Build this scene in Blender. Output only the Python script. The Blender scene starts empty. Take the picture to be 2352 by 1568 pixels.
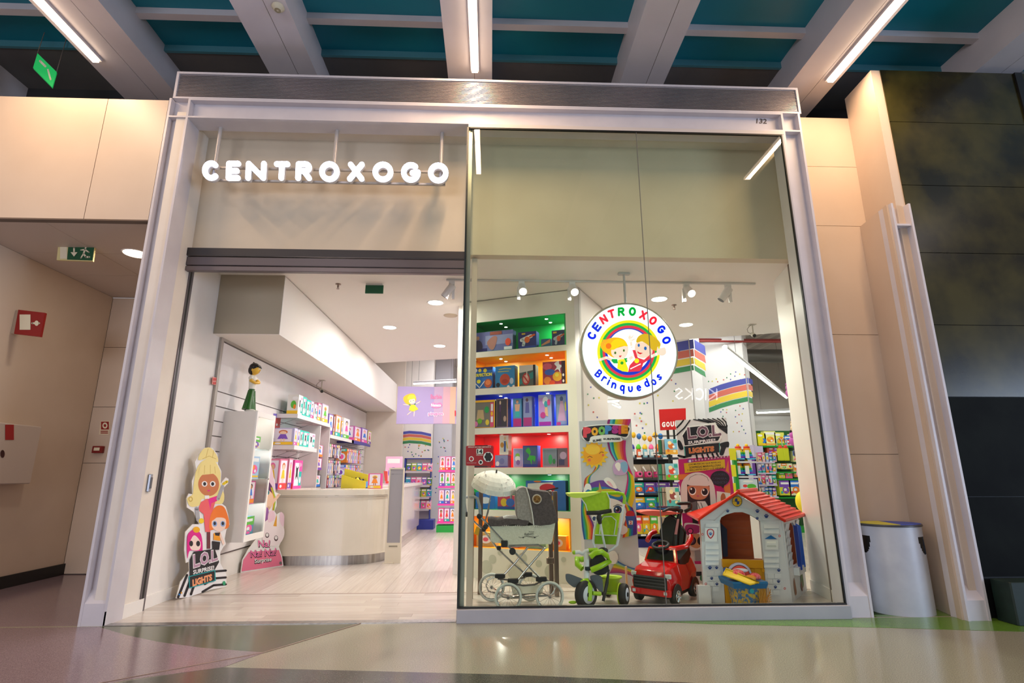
import bpy, math, random
from mathutils import Vector as V, Matrix
sc = bpy.context.scene
COL = sc.collection
# ---------------------------------------------------------------- camera
F, YAW, PIT, ROL = 1238.585, .0391274, .2420312, -.0011354
CAM = V((3.35953, -4.963997, 1.2))
FW = V((math.sin(YAW)*math.cos(PIT), math.cos(YAW)*math.cos(PIT), math.sin(PIT)))
R0 = V((math.cos(YAW), -math.sin(YAW), 0)); U0 = R0.cross(FW)
RT = math.cos(ROL)*R0 + math.sin(ROL)*U0; UP = -math.sin(ROL)*R0 + math.cos(ROL)*U0
cd = bpy.data.cameras.new('camera'); cam = bpy.data.objects.new('camera', cd); COL.objects.link(cam)
cd.sensor_width = 36; cd.lens = F/2352*36; cd.clip_start = .05; cd.clip_end = 100
m = Matrix((RT, UP, -FW)).transposed().to_4x4(); m.translation = CAM; cam.matrix_world = m
sc.camera = cam
# ---------------------------------------------------------------- light
w = bpy.data.worlds.new('world'); sc.world = w; w.use_nodes = True
w.node_tree.nodes['Background'].inputs[0].default_value = (.86, .80, .84, 1)
w.node_tree.nodes['Background'].inputs[1].default_value = .36
def lamp(name, kind, loc, energy, col=(1, 1, 1), size=.2, size_y=None, target=None, shape=None, angle=None, spread=None):
    d = bpy.data.lights.new(name, kind); d.energy = energy; d.color = col
    if kind == 'AREA':
        d.size = size; d.shape = shape or ('RECTANGLE' if size_y else 'DISK')
        if size_y: d.size_y = size_y
        if spread: d.spread = spread
    elif kind == 'SPOT':
        d.spot_size = angle or 1.4; d.spot_blend = .6; d.shadow_soft_size = size
    else: d.shadow_soft_size = size
    o = bpy.data.objects.new(name, d); COL.objects.link(o); o.location = loc
    if target is not None: o.rotation_euler = (V(target)-V(loc)).to_track_quat('-Z', 'Y').to_euler()
    return o
WARM = (1, .67, .40)
for i, x in enumerate((-.95, 3.15, 7.2)):   # mall strip lights under the ceiling beams
    lamp('strip_lamp', 'AREA', (x, -1.05, 5.52), 64, WARM, .07, 2.3, target=(x, -1.05, 0))
for x in (-4, 0, 11.5): lamp('mall_fill', 'AREA', (x, -5.5, 5.6), 46, (1, .84, .74), .5, 2.5, target=(x, -5.0, 0))  # unseen fill lights added over the hall, clear of the window reflection
lamp('cool_fill', 'AREA', (16.5, -8, 1.7), 520, (.60, .75, 1), 4, 3.0, target=(1, 0, .8))  # unseen cool source for the blue on the posts, kept outside window reflections
lamp('cool_fill', 'AREA', (-1.5, -11.5, 2.2), 300, (.86, .88, 1), 5, 2.4, target=(2.5, 0, .6))  # unseen front fill, added to brighten the toys behind the glass
SHOP = (1, .95, .90)
for x, y in ((1.73, 3.43), (2.59, 2.12), (2.41, 4.69), (5.61, 1.86), (6.42, 3.11), (3.9, 3.6), (4.3, 5.0), (1.7, 5.3)):
    lamp('downlight_lamp', 'AREA', (x, y, 3.462), 27, SHOP, .16, target=(x, y, 0))
for x, y, pw in ((2.5, 8, 38), (5.2, 6.4, 44), (8.2, 5.6, 34), (9.8, 5.0, 58), (5.5, 9.6, 70)):
    lamp('shop_lamp', 'AREA', (x, y, 4.3), pw, (1, .98, 1), .9, 1.6, target=(x, y, 0))
for x, tx in ((3.71, 3.6), (4.32, 4.3), (5.72, 5.2), (2.85, 2.0), (6.21, 6.3)):
    lamp('track_lamp', 'SPOT', (x, 1.2, 3.28), 105 if x > 3 else 40, SHOP, .04, target=(tx, .75, .3), angle=1.5)
sc.view_settings.view_transform = 'Standard'; sc.view_settings.look = 'None'
sc.view_settings.exposure = .12; sc.view_settings.gamma = 1; sc.view_settings.use_curve_mapping = False
sc.cycles.max_bounces = 8; sc.cycles.transparent_max_bounces = 16; sc.cycles.sample_clamp_indirect = 4
# ---------------------------------------------------------------- measuring helpers
def ray(px, py): return RT*((px-1176)/F) - UP*((py-784)/F) + FW
def at(px, py, x=None, y=None, z=None):
    d = ray(px, py)
    t = (x-CAM.x)/d.x if x is not None else (y-CAM.y)/d.y if y is not None else (z-CAM.z)/d.z
    return CAM + d*t
class Pl:      # an upright (or any) plane; pt() finds the point of it seen at a measured spot
    def __init__(s, p, n):
        s.p = V(p); s.n = V(n).normalized()
        if s.n.dot(CAM-s.p) < 0: s.n = -s.n
    def pt(s, px, py, off=0):
        d = ray(px, py); q = s.p + s.n*off
        return CAM + d*((q-CAM).dot(s.n)/d.dot(s.n))
def PY(y): return Pl((0, y, 0), (0, -1, 0))
def PX(x): return Pl((x, 0, 0), (1, 0, 0))
def PV(a, b):  # upright plane through two floor points
    return Pl((a[0], a[1], 0), (b[1]-a[1], a[0]-b[0], 0))
class Fr:      # a rectangle o + a*u + b*v
    def __init__(s, o, u, v):
        s.o, s.u, s.v = V(o), V(u), V(v); s.n = s.u.cross(s.v).normalized()
    def pt(s, a, b, off=0): return s.o + s.u*a + s.v*b + s.n*off
def K(ox, oy, s): return lambda *c: [(ox+c[i]/s, oy+c[i+1]/s) for i in range(0, len(c), 2)]
# ---------------------------------------------------------------- materials
_mc = {}
def lin(c): c /= 255.; return c/12.92 if c <= .04045 else ((c+.055)/1.055)**2.4
def M(r, g=None, b=None, rough=.5, metal=0, emit=0, coat=0, alpha=None):
    if g is None: r, g, b = (r >> 16) & 255, (r >> 8) & 255, r & 255
    k = (r, g, b, rough, metal, emit, coat, alpha)
    if k in _mc: return _mc[k]
    mt = bpy.data.materials.new('paint_%02x%02x%02x' % (r, g, b)); mt.use_nodes = True
    p = mt.node_tree.nodes['Principled BSDF']; c = (lin(r), lin(g), lin(b), 1)
    p.inputs['Base Color'].default_value = c; p.inputs['Roughness'].default_value = rough; p.inputs['Metallic'].default_value = metal
    if coat: p.inputs['Coat Weight'].default_value = coat; p.inputs['Coat Roughness'].default_value = .05
    if emit: p.inputs['Emission Color'].default_value = c; p.inputs['Emission Strength'].default_value = emit
    if alpha is not None: p.inputs['Alpha'].default_value = alpha
    mt.diffuse_color = c; _mc[k] = mt
    return mt
def noisy(name, c1, c2, scale, rough=.5, bump=0, stretch=(1, 1, 1), detail=4, lo=.35, hi=.65, metal=0, spec=None):
    mt = bpy.data.materials.new(name); mt.use_nodes = True; n = mt.node_tree.nodes; l = mt.node_tree.links
    p = n['Principled BSDF']; p.inputs['Roughness'].default_value = rough; p.inputs['Metallic'].default_value = metal
    if spec is not None: p.inputs['Specular IOR Level'].default_value = spec
    tc = n.new('ShaderNodeNewGeometry'); mp = n.new('ShaderNodeMapping'); mp.inputs['Scale'].default_value = stretch
    ns = n.new('ShaderNodeTexNoise'); ns.inputs['Scale'].default_value = scale; ns.inputs['Detail'].default_value = detail
    rp = n.new('ShaderNodeValToRGB'); e = rp.color_ramp.elements
    e[0].position, e[1].position = lo, hi
    e[0].color = tuple(lin(v) for v in c1)+(1,); e[1].color = tuple(lin(v) for v in c2)+(1,)
    l.new(tc.outputs['Position'], mp.inputs[0]); l.new(mp.outputs[0], ns.inputs['Vector']); l.new(ns.outputs['Fac'], rp.inputs[0]); l.new(rp.outputs[0], p.inputs['Base Color'])
    if bump:
        b = n.new('ShaderNodeBump'); b.inputs['Strength'].default_value = bump; b.inputs['Distance'].default_value = .004
        l.new(ns.outputs['Fac'], b.inputs['Height']); l.new(b.outputs[0], p.inputs['Normal'])
    return mt
def glass(name, tint, refl=1.45):
    mt = bpy.data.materials.new(name); mt.use_nodes = True; n = mt.node_tree.nodes; l = mt.node_tree.links; n.clear()
    o = n.new('ShaderNodeOutputMaterial'); mx = n.new('ShaderNodeMixShader'); fr = n.new('ShaderNodeFresnel'); fr.inputs[0].default_value = refl
    t = n.new('ShaderNodeBsdfTransparent'); t.inputs[0].default_value = tint+(1,); g = n.new('ShaderNodeBsdfGlossy'); g.inputs['Roughness'].default_value = .0
    ge = n.new('ShaderNodeNewGeometry'); mu = n.new('ShaderNodeMath'); mu.operation = 'MULTIPLY'; sb = n.new('ShaderNodeMath'); sb.operation = 'SUBTRACT'; sb.inputs[0].default_value = 1
    l.new(ge.outputs['Backfacing'], sb.inputs[1]); l.new(sb.outputs[0], mu.inputs[0]); l.new(fr.outputs[0], mu.inputs[1]); l.new(mu.outputs[0], mx.inputs[0]); l.new(t.outputs[0], mx.inputs[1]); l.new(g.outputs[0], mx.inputs[2]); l.new(mx.outputs[0], o.inputs[0])
    return mt
# ---------------------------------------------------------------- mesh builder
def crv(pts, n=6, closed=True):   # smooth a control polygon
    N = len(pts); out = []
    rng = range(N) if closed else range(N-1)
    for i in rng:
        g = (lambda k: pts[k % N]) if closed else (lambda k: pts[min(max(k, 0), N-1)])
        a, b, c, d = [V(g(i+j)) for j in (-1, 0, 1, 2)]
        for k in range(n):
            t = k/n; out.append(tuple(.5*((2*b)+(c-a)*t+(2*a-5*b+4*c-d)*t*t+(3*b-a-3*c+d)*t**3)))
    if not closed: out.append(tuple(pts[-1]))
    return out
def arc(cx, cy, rx, ry, a0, a1, n=12): return [(cx+rx*math.cos(math.radians(a0+(a1-a0)*i/n)), cy+ry*math.sin(math.radians(a0+(a1-a0)*i/n))) for i in range(n+1)]
_fc = {}
def fontmesh(s, bold):
    if (s, bold) in _fc: return _fc[s, bold]
    c = bpy.data.curves.new('t', 'FONT'); c.body = s; c.size = 1; c.resolution_u = 2; c.offset = bold; c.fill_mode = 'FRONT'
    o = bpy.data.objects.new('t', c); COL.objects.link(o); dg = bpy.context.evaluated_depsgraph_get()
    me = bpy.data.meshes.new_from_object(o.evaluated_get(dg)); vs = [(v.co.x, v.co.y) for v in me.vertices]; fs = [tuple(p.vertices) for p in me.polygons]
    bpy.data.objects.remove(o); bpy.data.curves.remove(c); bpy.data.meshes.remove(me)
    x0 = min(v[0] for v in vs); x1 = max(v[0] for v in vs); y0 = min(v[1] for v in vs); y1 = max(v[1] for v in vs)
    _fc[s, bold] = ([((x-x0)/(x1-x0), (y-y0)/(y1-y0)) for x, y in vs], fs); return _fc[s, bold]
class MB:
    def __init__(s, T=None): s.v = []; s.f = []; s.fm = []; s.fs = []; s.ms = []; s.T = T
    def mi(s, m):
        if m not in s.ms: s.ms.append(m)
        return s.ms.index(m)
    def add(s, vs, fs, m, smooth=False):
        k = len(s.v); i = s.mi(m)
        s.v += [s.T @ V(v) if s.T else V(v) for v in vs]
        for f in fs: s.f.append([k+a for a in f]); s.fm.append(i); s.fs.append(smooth)
        return s
    def poly(s, pts, m): return s.add(pts, [range(len(pts))], m)
    def prism(s, pts, ext, m, m2=None):
        n = len(pts); e = V(ext); q = [V(p)+e for p in pts]
        s.add(list(pts)+q, [range(n)], m); s.add(list(pts)+q, [range(2*n-1, n-1, -1)]+[(i, (i+1) % n, n+(i+1) % n, n+i) for i in range(n)], m2 or m); return s
    def box(s, a, b, m):
        x0, y0, z0 = a; x1, y1, z1 = b
        vs = [(x, y, z) for z in (z0, z1) for y in (y0, y1) for x in (x0, x1)]
        return s.add(vs, [(0, 2, 3, 1), (4, 5, 7, 6), (0, 1, 5, 4), (2, 6, 7, 3), (0, 4, 6, 2), (1, 3, 7, 5)], m)
    def rbox(s, a, b, m, r=.01):   # box with chamfered upright edges and top
        x0, y0, z0 = a; x1, y1, z1 = b; r = min(r, (x1-x0)/2.01, (y1-y0)/2.01, (z1-z0)/2.01)
        def ring(i, z): return [(x0+r+i, y0+i, z), (x1-r-i, y0+i, z), (x1-i, y0+r+i, z), (x1-i, y1-r-i, z), (x1-r-i, y1-i, z), (x0+r+i, y1-i, z), (x0+i, y1-r-i, z), (x0+i, y0+r+i, z)]
        vs = ring(r*.4, z0)+ring(0, z0+r*.5)+ring(0, z1-r*.5)+ring(r*.4, z1); fs = [range(7, -1, -1), range(24, 32)]
        for k in range(3): fs += [(k*8+i, k*8+(i+1) % 8, k*8+8+(i+1) % 8, k*8+8+i) for i in range(8)]
        return s.add(vs, fs, m)
    def cyl(s, a, b, r0, m, r1=None, n=14, m2=None, smooth=True):
        a, b = V(a), V(b); r1 = r0 if r1 is None else r1; d = (b-a).normalized(); u = d.orthogonal().normalized(); w = d.cross(u)
        c = [(math.cos(2*math.pi*i/n), math.sin(2*math.pi*i/n)) for i in range(n)]
        vs = [a+(u*x+w*y)*r0 for x, y in c]+[b+(u*x+w*y)*r1 for x, y in c]
        s.add(vs, [(i, (i+1) % n, n+(i+1) % n, n+i) for i in range(n)], m, smooth); s.add(vs, [range(n-1, -1, -1), range(n, 2*n)], m2 or m); return s
    def tube(s, pts, r, m, n=8, closed=False):
        P = [V(p) for p in pts]; N = len(P); vs = []; u = None; rr = r if isinstance(r, (list, tuple)) else [r]*N
        for i in range(N):
            t = (P[(i+1) % N]-P[i-1]) if closed else (P[min(i+1, N-1)]-P[max(i-1, 0)]); t.normalize()
            u = t.orthogonal() if u is None else u-t*u.dot(t); u.normalize(); w = t.cross(u)
            vs += [P[i]+(u*math.cos(2*math.pi*k/n)+w*math.sin(2*math.pi*k/n))*rr[i] for k in range(n)]
        fs = [(i*n+k, i*n+(k+1) % n, ((i+1) % N)*n+(k+1) % n, ((i+1) % N)*n+k) for i in range(N if closed else N-1) for k in range(n)]
        s.add(vs, fs, m, True)
        if not closed: s.add(vs, [range(n-1, -1, -1), range(n*(N-1), n*N)], m)
        return s
    def ell(s, c, r, m, nu=14, nv=8, T=None, z0=-1, z1=1):
        c = V(c); r = (r, r, r) if not isinstance(r, (tuple, list)) else r; vs = []
        for j in range(nv+1):
            z = z0+(z1-z0)*(1-math.cos(math.pi*j/nv))/2 if (z0, z1) == (-1, 1) else z0+(z1-z0)*j/nv; q = math.sqrt(max(0, 1-z*z))
            for i in range(nu):
                p = V((r[0]*q*math.cos(2*math.pi*i/nu), r[1]*q*math.sin(2*math.pi*i/nu), r[2]*z)); vs.append(c+(T @ p if T else p))
        return s.add(vs, [(j*nu+i, j*nu+(i+1) % nu, (j+1)*nu+(i+1) % nu, (j+1)*nu+i) for j in range(nv) for i in range(nu)], m, True)
    def lathe(s, c, prof, m, n=24, T=None, smooth=True, cap=True):
        c = V(c); vs = []
        for r, z in prof:
            for i in range(n):
                p = V((r*math.cos(2*math.pi*i/n), r*math.sin(2*math.pi*i/n), z)); vs.append(c+(T @ p if T else p))
        k = len(prof); s.add(vs, [(j*n+i, j*n+(i+1) % n, (j+1)*n+(i+1) % n, (j+1)*n+i) for j in range(k-1) for i in range(n)], m, smooth)
        if cap: s.add(vs, [range(n-1, -1, -1), range(n*(k-1), n*k)], m)
        return s
    def ring(s, c, axis, R, r, m, n=24, k=8):
        c = V(c); a = V(axis).normalized(); u = a.orthogonal().normalized(); w = a.cross(u)
        return s.tube([c+(u*math.cos(2*math.pi*i/n)+w*math.sin(2*math.pi*i/n))*R for i in range(n)], r, m, k, True)
    def text(s, t, P, q, m, bold=.02, off=.001):   # q: TL, TR, BR, BL corners on the surface P
        vs, fs = fontmesh(t, bold); tl, tr, br, bl = [V(c) for c in q]
        out = []
        for a, b in vs:
            c = (bl*(1-a)+br*a)*(1-b)+(tl*(1-a)+tr*a)*b; out.append(P.pt(c[0], c[1], off))
        return s.add(out, fs, m)
    def build(s, name, parent=None, origin=None, label=None):
        me = bpy.data.meshes.new(name); x = [v.x for v in s.v]; y = [v.y for v in s.v]; z = [v.z for v in s.v]
        o0 = V(origin) if origin else V(((min(x)+max(x))/2, (min(y)+max(y))/2, min(z)))
        me.from_pydata([v-o0 for v in s.v], [], [list(f) for f in s.f])
        for m in s.ms: me.materials.append(m)
        me.polygons.foreach_set('material_index', s.fm); me.polygons.foreach_set('use_smooth', s.fs)
        o = bpy.data.objects.new(name, me); COL.objects.link(o); WL[o.name] = o0
        if parent: o.parent = parent; o.location = o0-WL[parent.name]
        else: o.location = o0
        if label: o['label'] = label
        return o
WL = {}
def empty(name, loc, label=None, cat=None, group=None, kind=None):
    o = bpy.data.objects.new(name, None); COL.objects.link(o); o.location = loc; WL[o.name] = V(loc); o.empty_display_size = .1
    return tag(o, label, cat, group, kind)
def tag(o, label=None, cat=None, group=None, kind=None):
    for k, v in (('label', label), ('category', cat), ('group', group), ('kind', kind)):
        if v: o[k] = v
    return o
def bev(o, w=.012, n=3):
    b = o.modifiers.new('bevel', 'BEVEL'); b.width = w; b.segments = n; b.limit_method = 'ANGLE'; b.angle_limit = .35; b.harden_normals = True
    for p in o.data.polygons: p.use_smooth = True
    return o
def S(o): o['kind'] = 'structure'; return o
# flat art: shapes stacked a hair's breadth apart on a surface
def art(mb, P, shapes, off=.002, step=.0005):
    for sh in shapes:
        k, m = sh[0], sh[1]
        if k == 'p': mb.poly([P.pt(a, b, off) for a, b in sh[2]], m)
        elif k == 's': mb.poly([P.pt(a, b, off) for a, b in crv(sh[2], 5)], m)
        elif k == 'e':
            cx, cy, rx, ry = sh[2:6]; t = math.radians(sh[6] if len(sh) > 6 else 0); n = 64 if rx > 20 else 32 if rx > 8 else 20 if rx > 3 or rx < 1 else 10
            mb.poly([P.pt(cx+rx*math.cos(a)*math.cos(t)-ry*math.sin(a)*math.sin(t), cy+rx*math.cos(a)*math.sin(t)+ry*math.sin(a)*math.cos(t), off) for a in [2*math.pi*i/n for i in range(n)]], m)
        elif k == 'r':
            x0, y0, x1, y1 = sh[2:6]; mb.poly([P.pt(a, b, off) for a, b in ((x0, y0), (x1, y0), (x1, y1), (x0, y1))], m)
        elif k == 'l':
            ribbon(mb, P, sh[3], sh[2]/2, m, off)
        elif k == 't':
            mb.text(sh[2], P, sh[3], m, sh[4] if len(sh) > 4 else .02, off)
        off += step
    return mb
def ribbon(mb, P, pts, hw, m, off=.002, ext=None, caps=True, m2=None):
    L = [V((p[0], p[1])) for p in pts]
    def put(q):
        q3 = [P.pt(a[0], a[1], off) for a in q]
        mb.prism(q3, P.n*-ext, m, m2) if ext else mb.poly(q3, m)
    for a, b in zip(L, L[1:]):
        d = b-a
        if d.length < 1e-9: continue
        n = V((-d.y, d.x)).normalized()*hw; put([a+n, b+n, b-n, a-n])
    if caps:
        for a in L: put([a+V((math.cos(2*math.pi*i/12), math.sin(2*math.pi*i/12)))*hw for i in range(12)])
# round-ended letters: centre lines in a unit box, y up
O_ = arc(.5, .5, .5, .5, 90, 450, 20)
GL = {'C': [arc(.52, .5, .52, .5, 48, 312, 14)], 'E': [[(1, 1), (0.06, 1), (0, 0), (.95, 0)], [(.03, .5), (.85, .5)]], 'N': [[(0, 0), (.05, 1), (.95, 0), (1, 1)]],
      'T': [[(0, 1), (1, 1)], [(.5, 1), (.42, 0)]], 'R': [[(0, 0), (.05, 1), (.6, 1)]+arc(.62, .76, .34, .24, 90, -90, 8)+[(.1, .52)], [(.5, .5), (.95, 0)]],
      'O': [O_], 'X': [[(0.03, 0), (.97, 1)], [(.1, 1), (.95, 0)]], 'G': [arc(.5, .5, .5, .5, 50, 360, 16)+[(1, .5), (.6, .47)]],
      'B': [[(0, 0), (0, 1), (.55, 1)]+arc(.55, .76, .35, .24, 90, -90, 6)+[(0, .52)], [(.5, .52)]+arc(.6, .26, .4, .26, 90, -90, 6)+[(0, 0)]],
      'r': [[(0.1, 0), (0.1, .62)], arc(.55, .3, .45, .32, 160, 60, 5)], 'i': [[(.5, 0), (.5, .62)], [(.5, .93), (.5, .94)]], 'n': [[(.05, 0), (.05, .62)], arc(.5, .3, .42, .32, 170, 0, 8)+[(.92, 0)]],
      'q': [arc(.5, .32, .42, .32, 0, 360, 14), [(.92, .62), (.92, -.4)]], 'u': [[(.08, .62), (.08, .3)]+arc(.5, .3, .42, .3, 180, 360, 8)+[(.92, .62)]],
      'e': [[(.1, .34), (.9, .34)]+arc(.5, .32, .4, .32, 5, 310, 12)], 'd': [arc(.5, .32, .42, .32, 0, 360, 14), [(.92, 0), (.92, 1)]], 'o': [arc(.5, .32, .44, .32, 0, 360, 14)],
      's': [[(.85, .55), (.5, .64), (.18, .5), (.5, .33), (.85, .16), (.5, 0), (.12, .08)]],
      'K': [[(0, 0), (0, 1)], [(.9, 1), (.05, .5), (1, 0)]], 'I': [[(.5, 0), (.5, 1)]], 'S': [[(.9, .85), (.5, 1), (.1, .78), (.5, .52), (.9, .25), (.5, 0), (.08, .15)]]}
def glyph(mb, P, ch, x, y, wd, ht, hw, m, off=.002, ext=None, ang=0, m2=None):
    # x, y: lower left corner; y grows downward on the surface
    ca, sa = math.cos(ang), math.sin(ang)
    for st in GL[ch]:
        pts = []
        for a, b in st:
            u, v = a*wd, -b*ht; pts.append((x+u*ca-v*sa, y+u*sa+v*ca))
        ribbon(mb, P, pts, hw, m, off, ext, m2=m2)
# ================================================================ the setting
WALL = noisy('warm_white_wall', (226, 216, 204), (232, 223, 212), 3, .55)
WIN = noisy('shop_white_wall', (233, 228, 222), (238, 234, 229), 2, .45)
CEIL = M(238, 232, 226, .7)
PANEL = noisy('cladding_panel', (208, 188, 168), (214, 195, 176), 1.2, .4)
POST = noisy('painted_steel', (205, 200, 206), (212, 207, 212), 4, .38)
TEAL = noisy('teal_roof_sheet', (8, 118, 140), (10, 126, 148), .8, .45)
BEAM = noisy('beam_paint', (206, 200, 204), (212, 206, 210), 3, .4)
VOID_DARK = M(46, 46, 48, .7); BLK = M(14, 14, 15, .5); GAP = M(120, 108, 98, .8)
TER = lambda n, a, b: noisy(n, a, b, 160, .17, detail=2, lo=.3, hi=.7)
T_CREAM = TER('terrazzo_cream', (126, 124, 108), (168, 166, 148)); T_PINK = TER('terrazzo_mauve', (108, 92, 102), (150, 132, 140))
T_OLIVE = TER('terrazzo_olive', (58, 62, 44), (98, 102, 78)); T_GREEN = TER('terrazzo_green', (72, 112, 30), (112, 152, 60)); T_GREY = TER('terrazzo_grey', (48, 50, 46), (92, 94, 84))
STEEL = noisy('brushed_steel', (150, 146, 142), (176, 172, 168), 30, .3, metal=1, stretch=(1, 1, .05))
CHROME = M(210, 212, 214, .12, 1); ALU = M(150, 150, 156, .35, .9)
GLASS = glass('shop_window_glass', (.935, .97, .915), 1.38); CLEAR = glass('clear_glass', (.98, .99, .985), 1.15)
# mall floor with its coloured terrazzo fields
b = MB(); b.box((-9, -14, -.1), (14, .02, 0), T_CREAM).box((-9, .02, -.1), (0, 6, 0), T_PINK).box((6.72, .02, -.1), (14, .56, 0), T_GREEN); fl = S(b.build('floor'))
def inlay(pts, m, z=.0015):
    q = [(p[0], p[1], z) for p in pts]; o = MB().prism(q, (0, 0, -.0012), m).build('terrazzo_field', fl); return o
A0, B0, C0, D0, E0 = (.18, -.015), (1.8, -.74), (2.29, -.015), (1.65, -1.03), (3.5, -1.24)
lens = [A0, (.55, -.26), (.9, -.45), (1.3, -.61), B0]
inlay([(-9, -.015), (-9, -9), (-1.2, -9), (0.2, -1.9), (1.2, -1.22), D0, B0]+lens[-2::-1], T_PINK)
inlay(lens+[C0], T_OLIVE)
inlay([(4.6, -.015), (5.2, -.15), (6.5, -.31), (7.6, -.48), (12, -1.2), (12, -.015)], T_GREEN)
inlay([D0, E0, (4.57, -1.42), (6.5, -1.9), (9, -3), (9, -9), (-1.1, -9), (.25, -1.92), (1.2, -1.24)], T_GREY)
for a, c in ((B0, C0), (B0, (.2, -1.9))):   # brass joint strips
    P0 = V((a[0], a[1], .002)); P1 = V((c[0], c[1], .002)); MB().tube([P0, P1], .004, M(150, 130, 120, .4, .7), 4).build('joint_strip', fl)
# shop floor: light laminate boards
def wood(n, c1, c2, st): return noisy(n, tuple((a+2*c)//3 for a, c in zip(c1, c2)), c2, 3, .22, stretch=st, detail=4)
WX = [wood('laminate_%d' % i, a, c, (.6, 14, 1)) for i, (a, c) in enumerate((((172, 160, 150), (204, 193, 184)), ((184, 173, 164), (210, 200, 191)), ((166, 154, 145), (197, 186, 177))))]
WY = [wood('laminate_%d' % (i+3), a, c, (14, .6, 1)) for i, (a, c) in enumerate((((176, 163, 152), (205, 193, 183)), ((184, 172, 162), (209, 198, 188)), ((172, 158, 148), (200, 188, 178))))]
b = MB(); b.box((.1, .02, -.1), (12.5, 12, -.012), M(120, 110, 104, .6)); sf = S(b.build('floor'))
random.seed(4)
for r in range(10):
    y = .09+r*.108; x = .16-random.random()*.6
    while x < 6.9:
        L = 1.28; x0 = max(x, .16); x1 = min(x+L, 6.9)
        if x1 > x0+.02: MB().box((x0+.0008, y+.0008, -.012), (x1-.0008, y+.1072, 0), WX[random.randrange(3)]).build('board', sf)
        x += L
q = 0
for c in range(56):
    x = .16+c*.19
    if x > 10.6: break
    y = 1.19-random.random()*.9
    while y < 11.9:
        L = 1.7; y0 = max(y, 1.19); y1 = min(y+L, 11.9)
        if y1 > y0+.02: MB().box((x+.0008, y0+.0008, -.012), (x+.1892, y1-.0008, 0), WY[random.randrange(3)]).build('board', sf); q += 1
        y += L
S(MB().box((.21, -.005, 0), (3.08, .085, .006), STEEL).build('trim_1')); S(MB().box((.3, 1.168, 0), (6.8, 1.188, .003), M(170, 150, 138, .4, .5)).build('trim_2'))
# shopfront frame: channel posts and head beam
def channel(name, x0, x1):
    e = empty(name, ((x0+x1)/2, .1, 0)); S(e)
    for a in (x0, x1-.022): MB().box((a, -.0, 0), (a+.022, .22, 5.0), POST).build('flange', e)
    MB().box((x0+.022, .07, 0), (x1-.022, .1, 5.0), POST).build('web', e)
    f = MB(); a, c = x0+.022, x1-.022; f.add([(a, .005, 0), (c, .005, 0), (a, .07, 0), (c, .07, 0), (a, .005, .17), (c, .005, .17), (a, .069, .27), (c, .069, .27)], [(0, 2, 3, 1), (4, 5, 7, 6), (0, 1, 5, 4), (2, 6, 7, 3), (0, 4, 6, 2), (1, 3, 7, 5)], POST); f.build('foot_wedge', e)
    MB().box((x0+.022, 0, 4.775), (x1-.022, .07, 4.793), POST).build('stiffener', e)
    return e
channel('trim_3', 0, .215); channel('trim_4', 6.47, 6.68)
e = empty('trim_5', (3.3, .1, 4.78)); S(e)
for z in (4.775, 4.982): MB().box((.215, 0, z), (6.47, .22, z+.018), POST).build('flange', e)
MB().box((.215, .07, 4.793), (6.47, .1, 4.982), POST).build('web', e)
b = MB(); P = PY(.068); b.text('132', P, [(1738, 272), (1762, 273), (1761, 284), (1737, 283)], M(90, 78, 74, .6)); b.build('unit_number', e)
# louvre grille above
e = empty('trim_6', (3.36, 0, 5.0)); S(e)
MB().box((.03, .0, 5.0), (6.7, .12, 5.02), POST).box((.03, 0, 5.30), (6.7, .12, 5.325), POST).box((.03, 0, 5.02), (.055, .12, 5.3), POST).box((6.675, 0, 5.02), (6.7, .12, 5.3), POST).build('frame', e)
MB().box((.055, .1, 5.02), (6.675, .11, 5.3), M(84, 78, 80, .6)).build('backing', e)
LOUV = noisy('louvre_metal', (176, 168, 172), (186, 178, 180), 3, .3, metal=.6)
for k in range(16):
    z = 5.026+k*.0172; MB().add([(.055, .012, z), (6.675, .012, z), (6.675, .012, z+.008), (.055, .012, z+.008), (.055, .05, z+.012), (6.675, .05, z+.012), (6.675, .05, z+.004), (.055, .05, z+.004)], [(0, 1, 2, 3), (3, 2, 5, 4), (4, 5, 6, 7), (7, 6, 1, 0)], LOUV).build('louvre', e)
# recess: side returns, soffit, header wall
S(MB().box((.09, 0.02, 0), (.2, .55, 4.85), WALL).build('wall_left'))
S(MB().box((.2, .1, 4.83), (6.6, .5, 4.9), WALL).build('ceiling'))
S(MB().box((.2, .44, 3.49), (6.75, .56, 4.83), noisy('header_wall', (208, 194, 172), (214, 200, 178), 2, .6)).build('wall_front'))
S(MB().box((.2, .0, 0), (.214, .5, .11), M(240, 236, 230, .4)).build('baseboard_left'))
S(MB().box((.17, .57, 0), (.186, 1.6, .11), M(240, 236, 230, .4)).build('baseboard_left'))
# right splayed wall
def splay(y0, y1, z0, z1, m, th=.12, name='wall_right', off=0):
    X = lambda y: 6.60+.19*(y-.1)-off
    pts = [(X(y0), y0, z0), (X(y1), y1, z0), (X(y1), y1, z1), (X(y0), y0, z1)]
    return S(MB().prism(pts, (th, 0, 0), m).build(name))
splay(.1, 1.12, 0, 4.83, WIN); splay(.12, 1.12, 0, .11, M(240, 236, 230, .4), .012, 'baseboard_right', .012)
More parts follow.
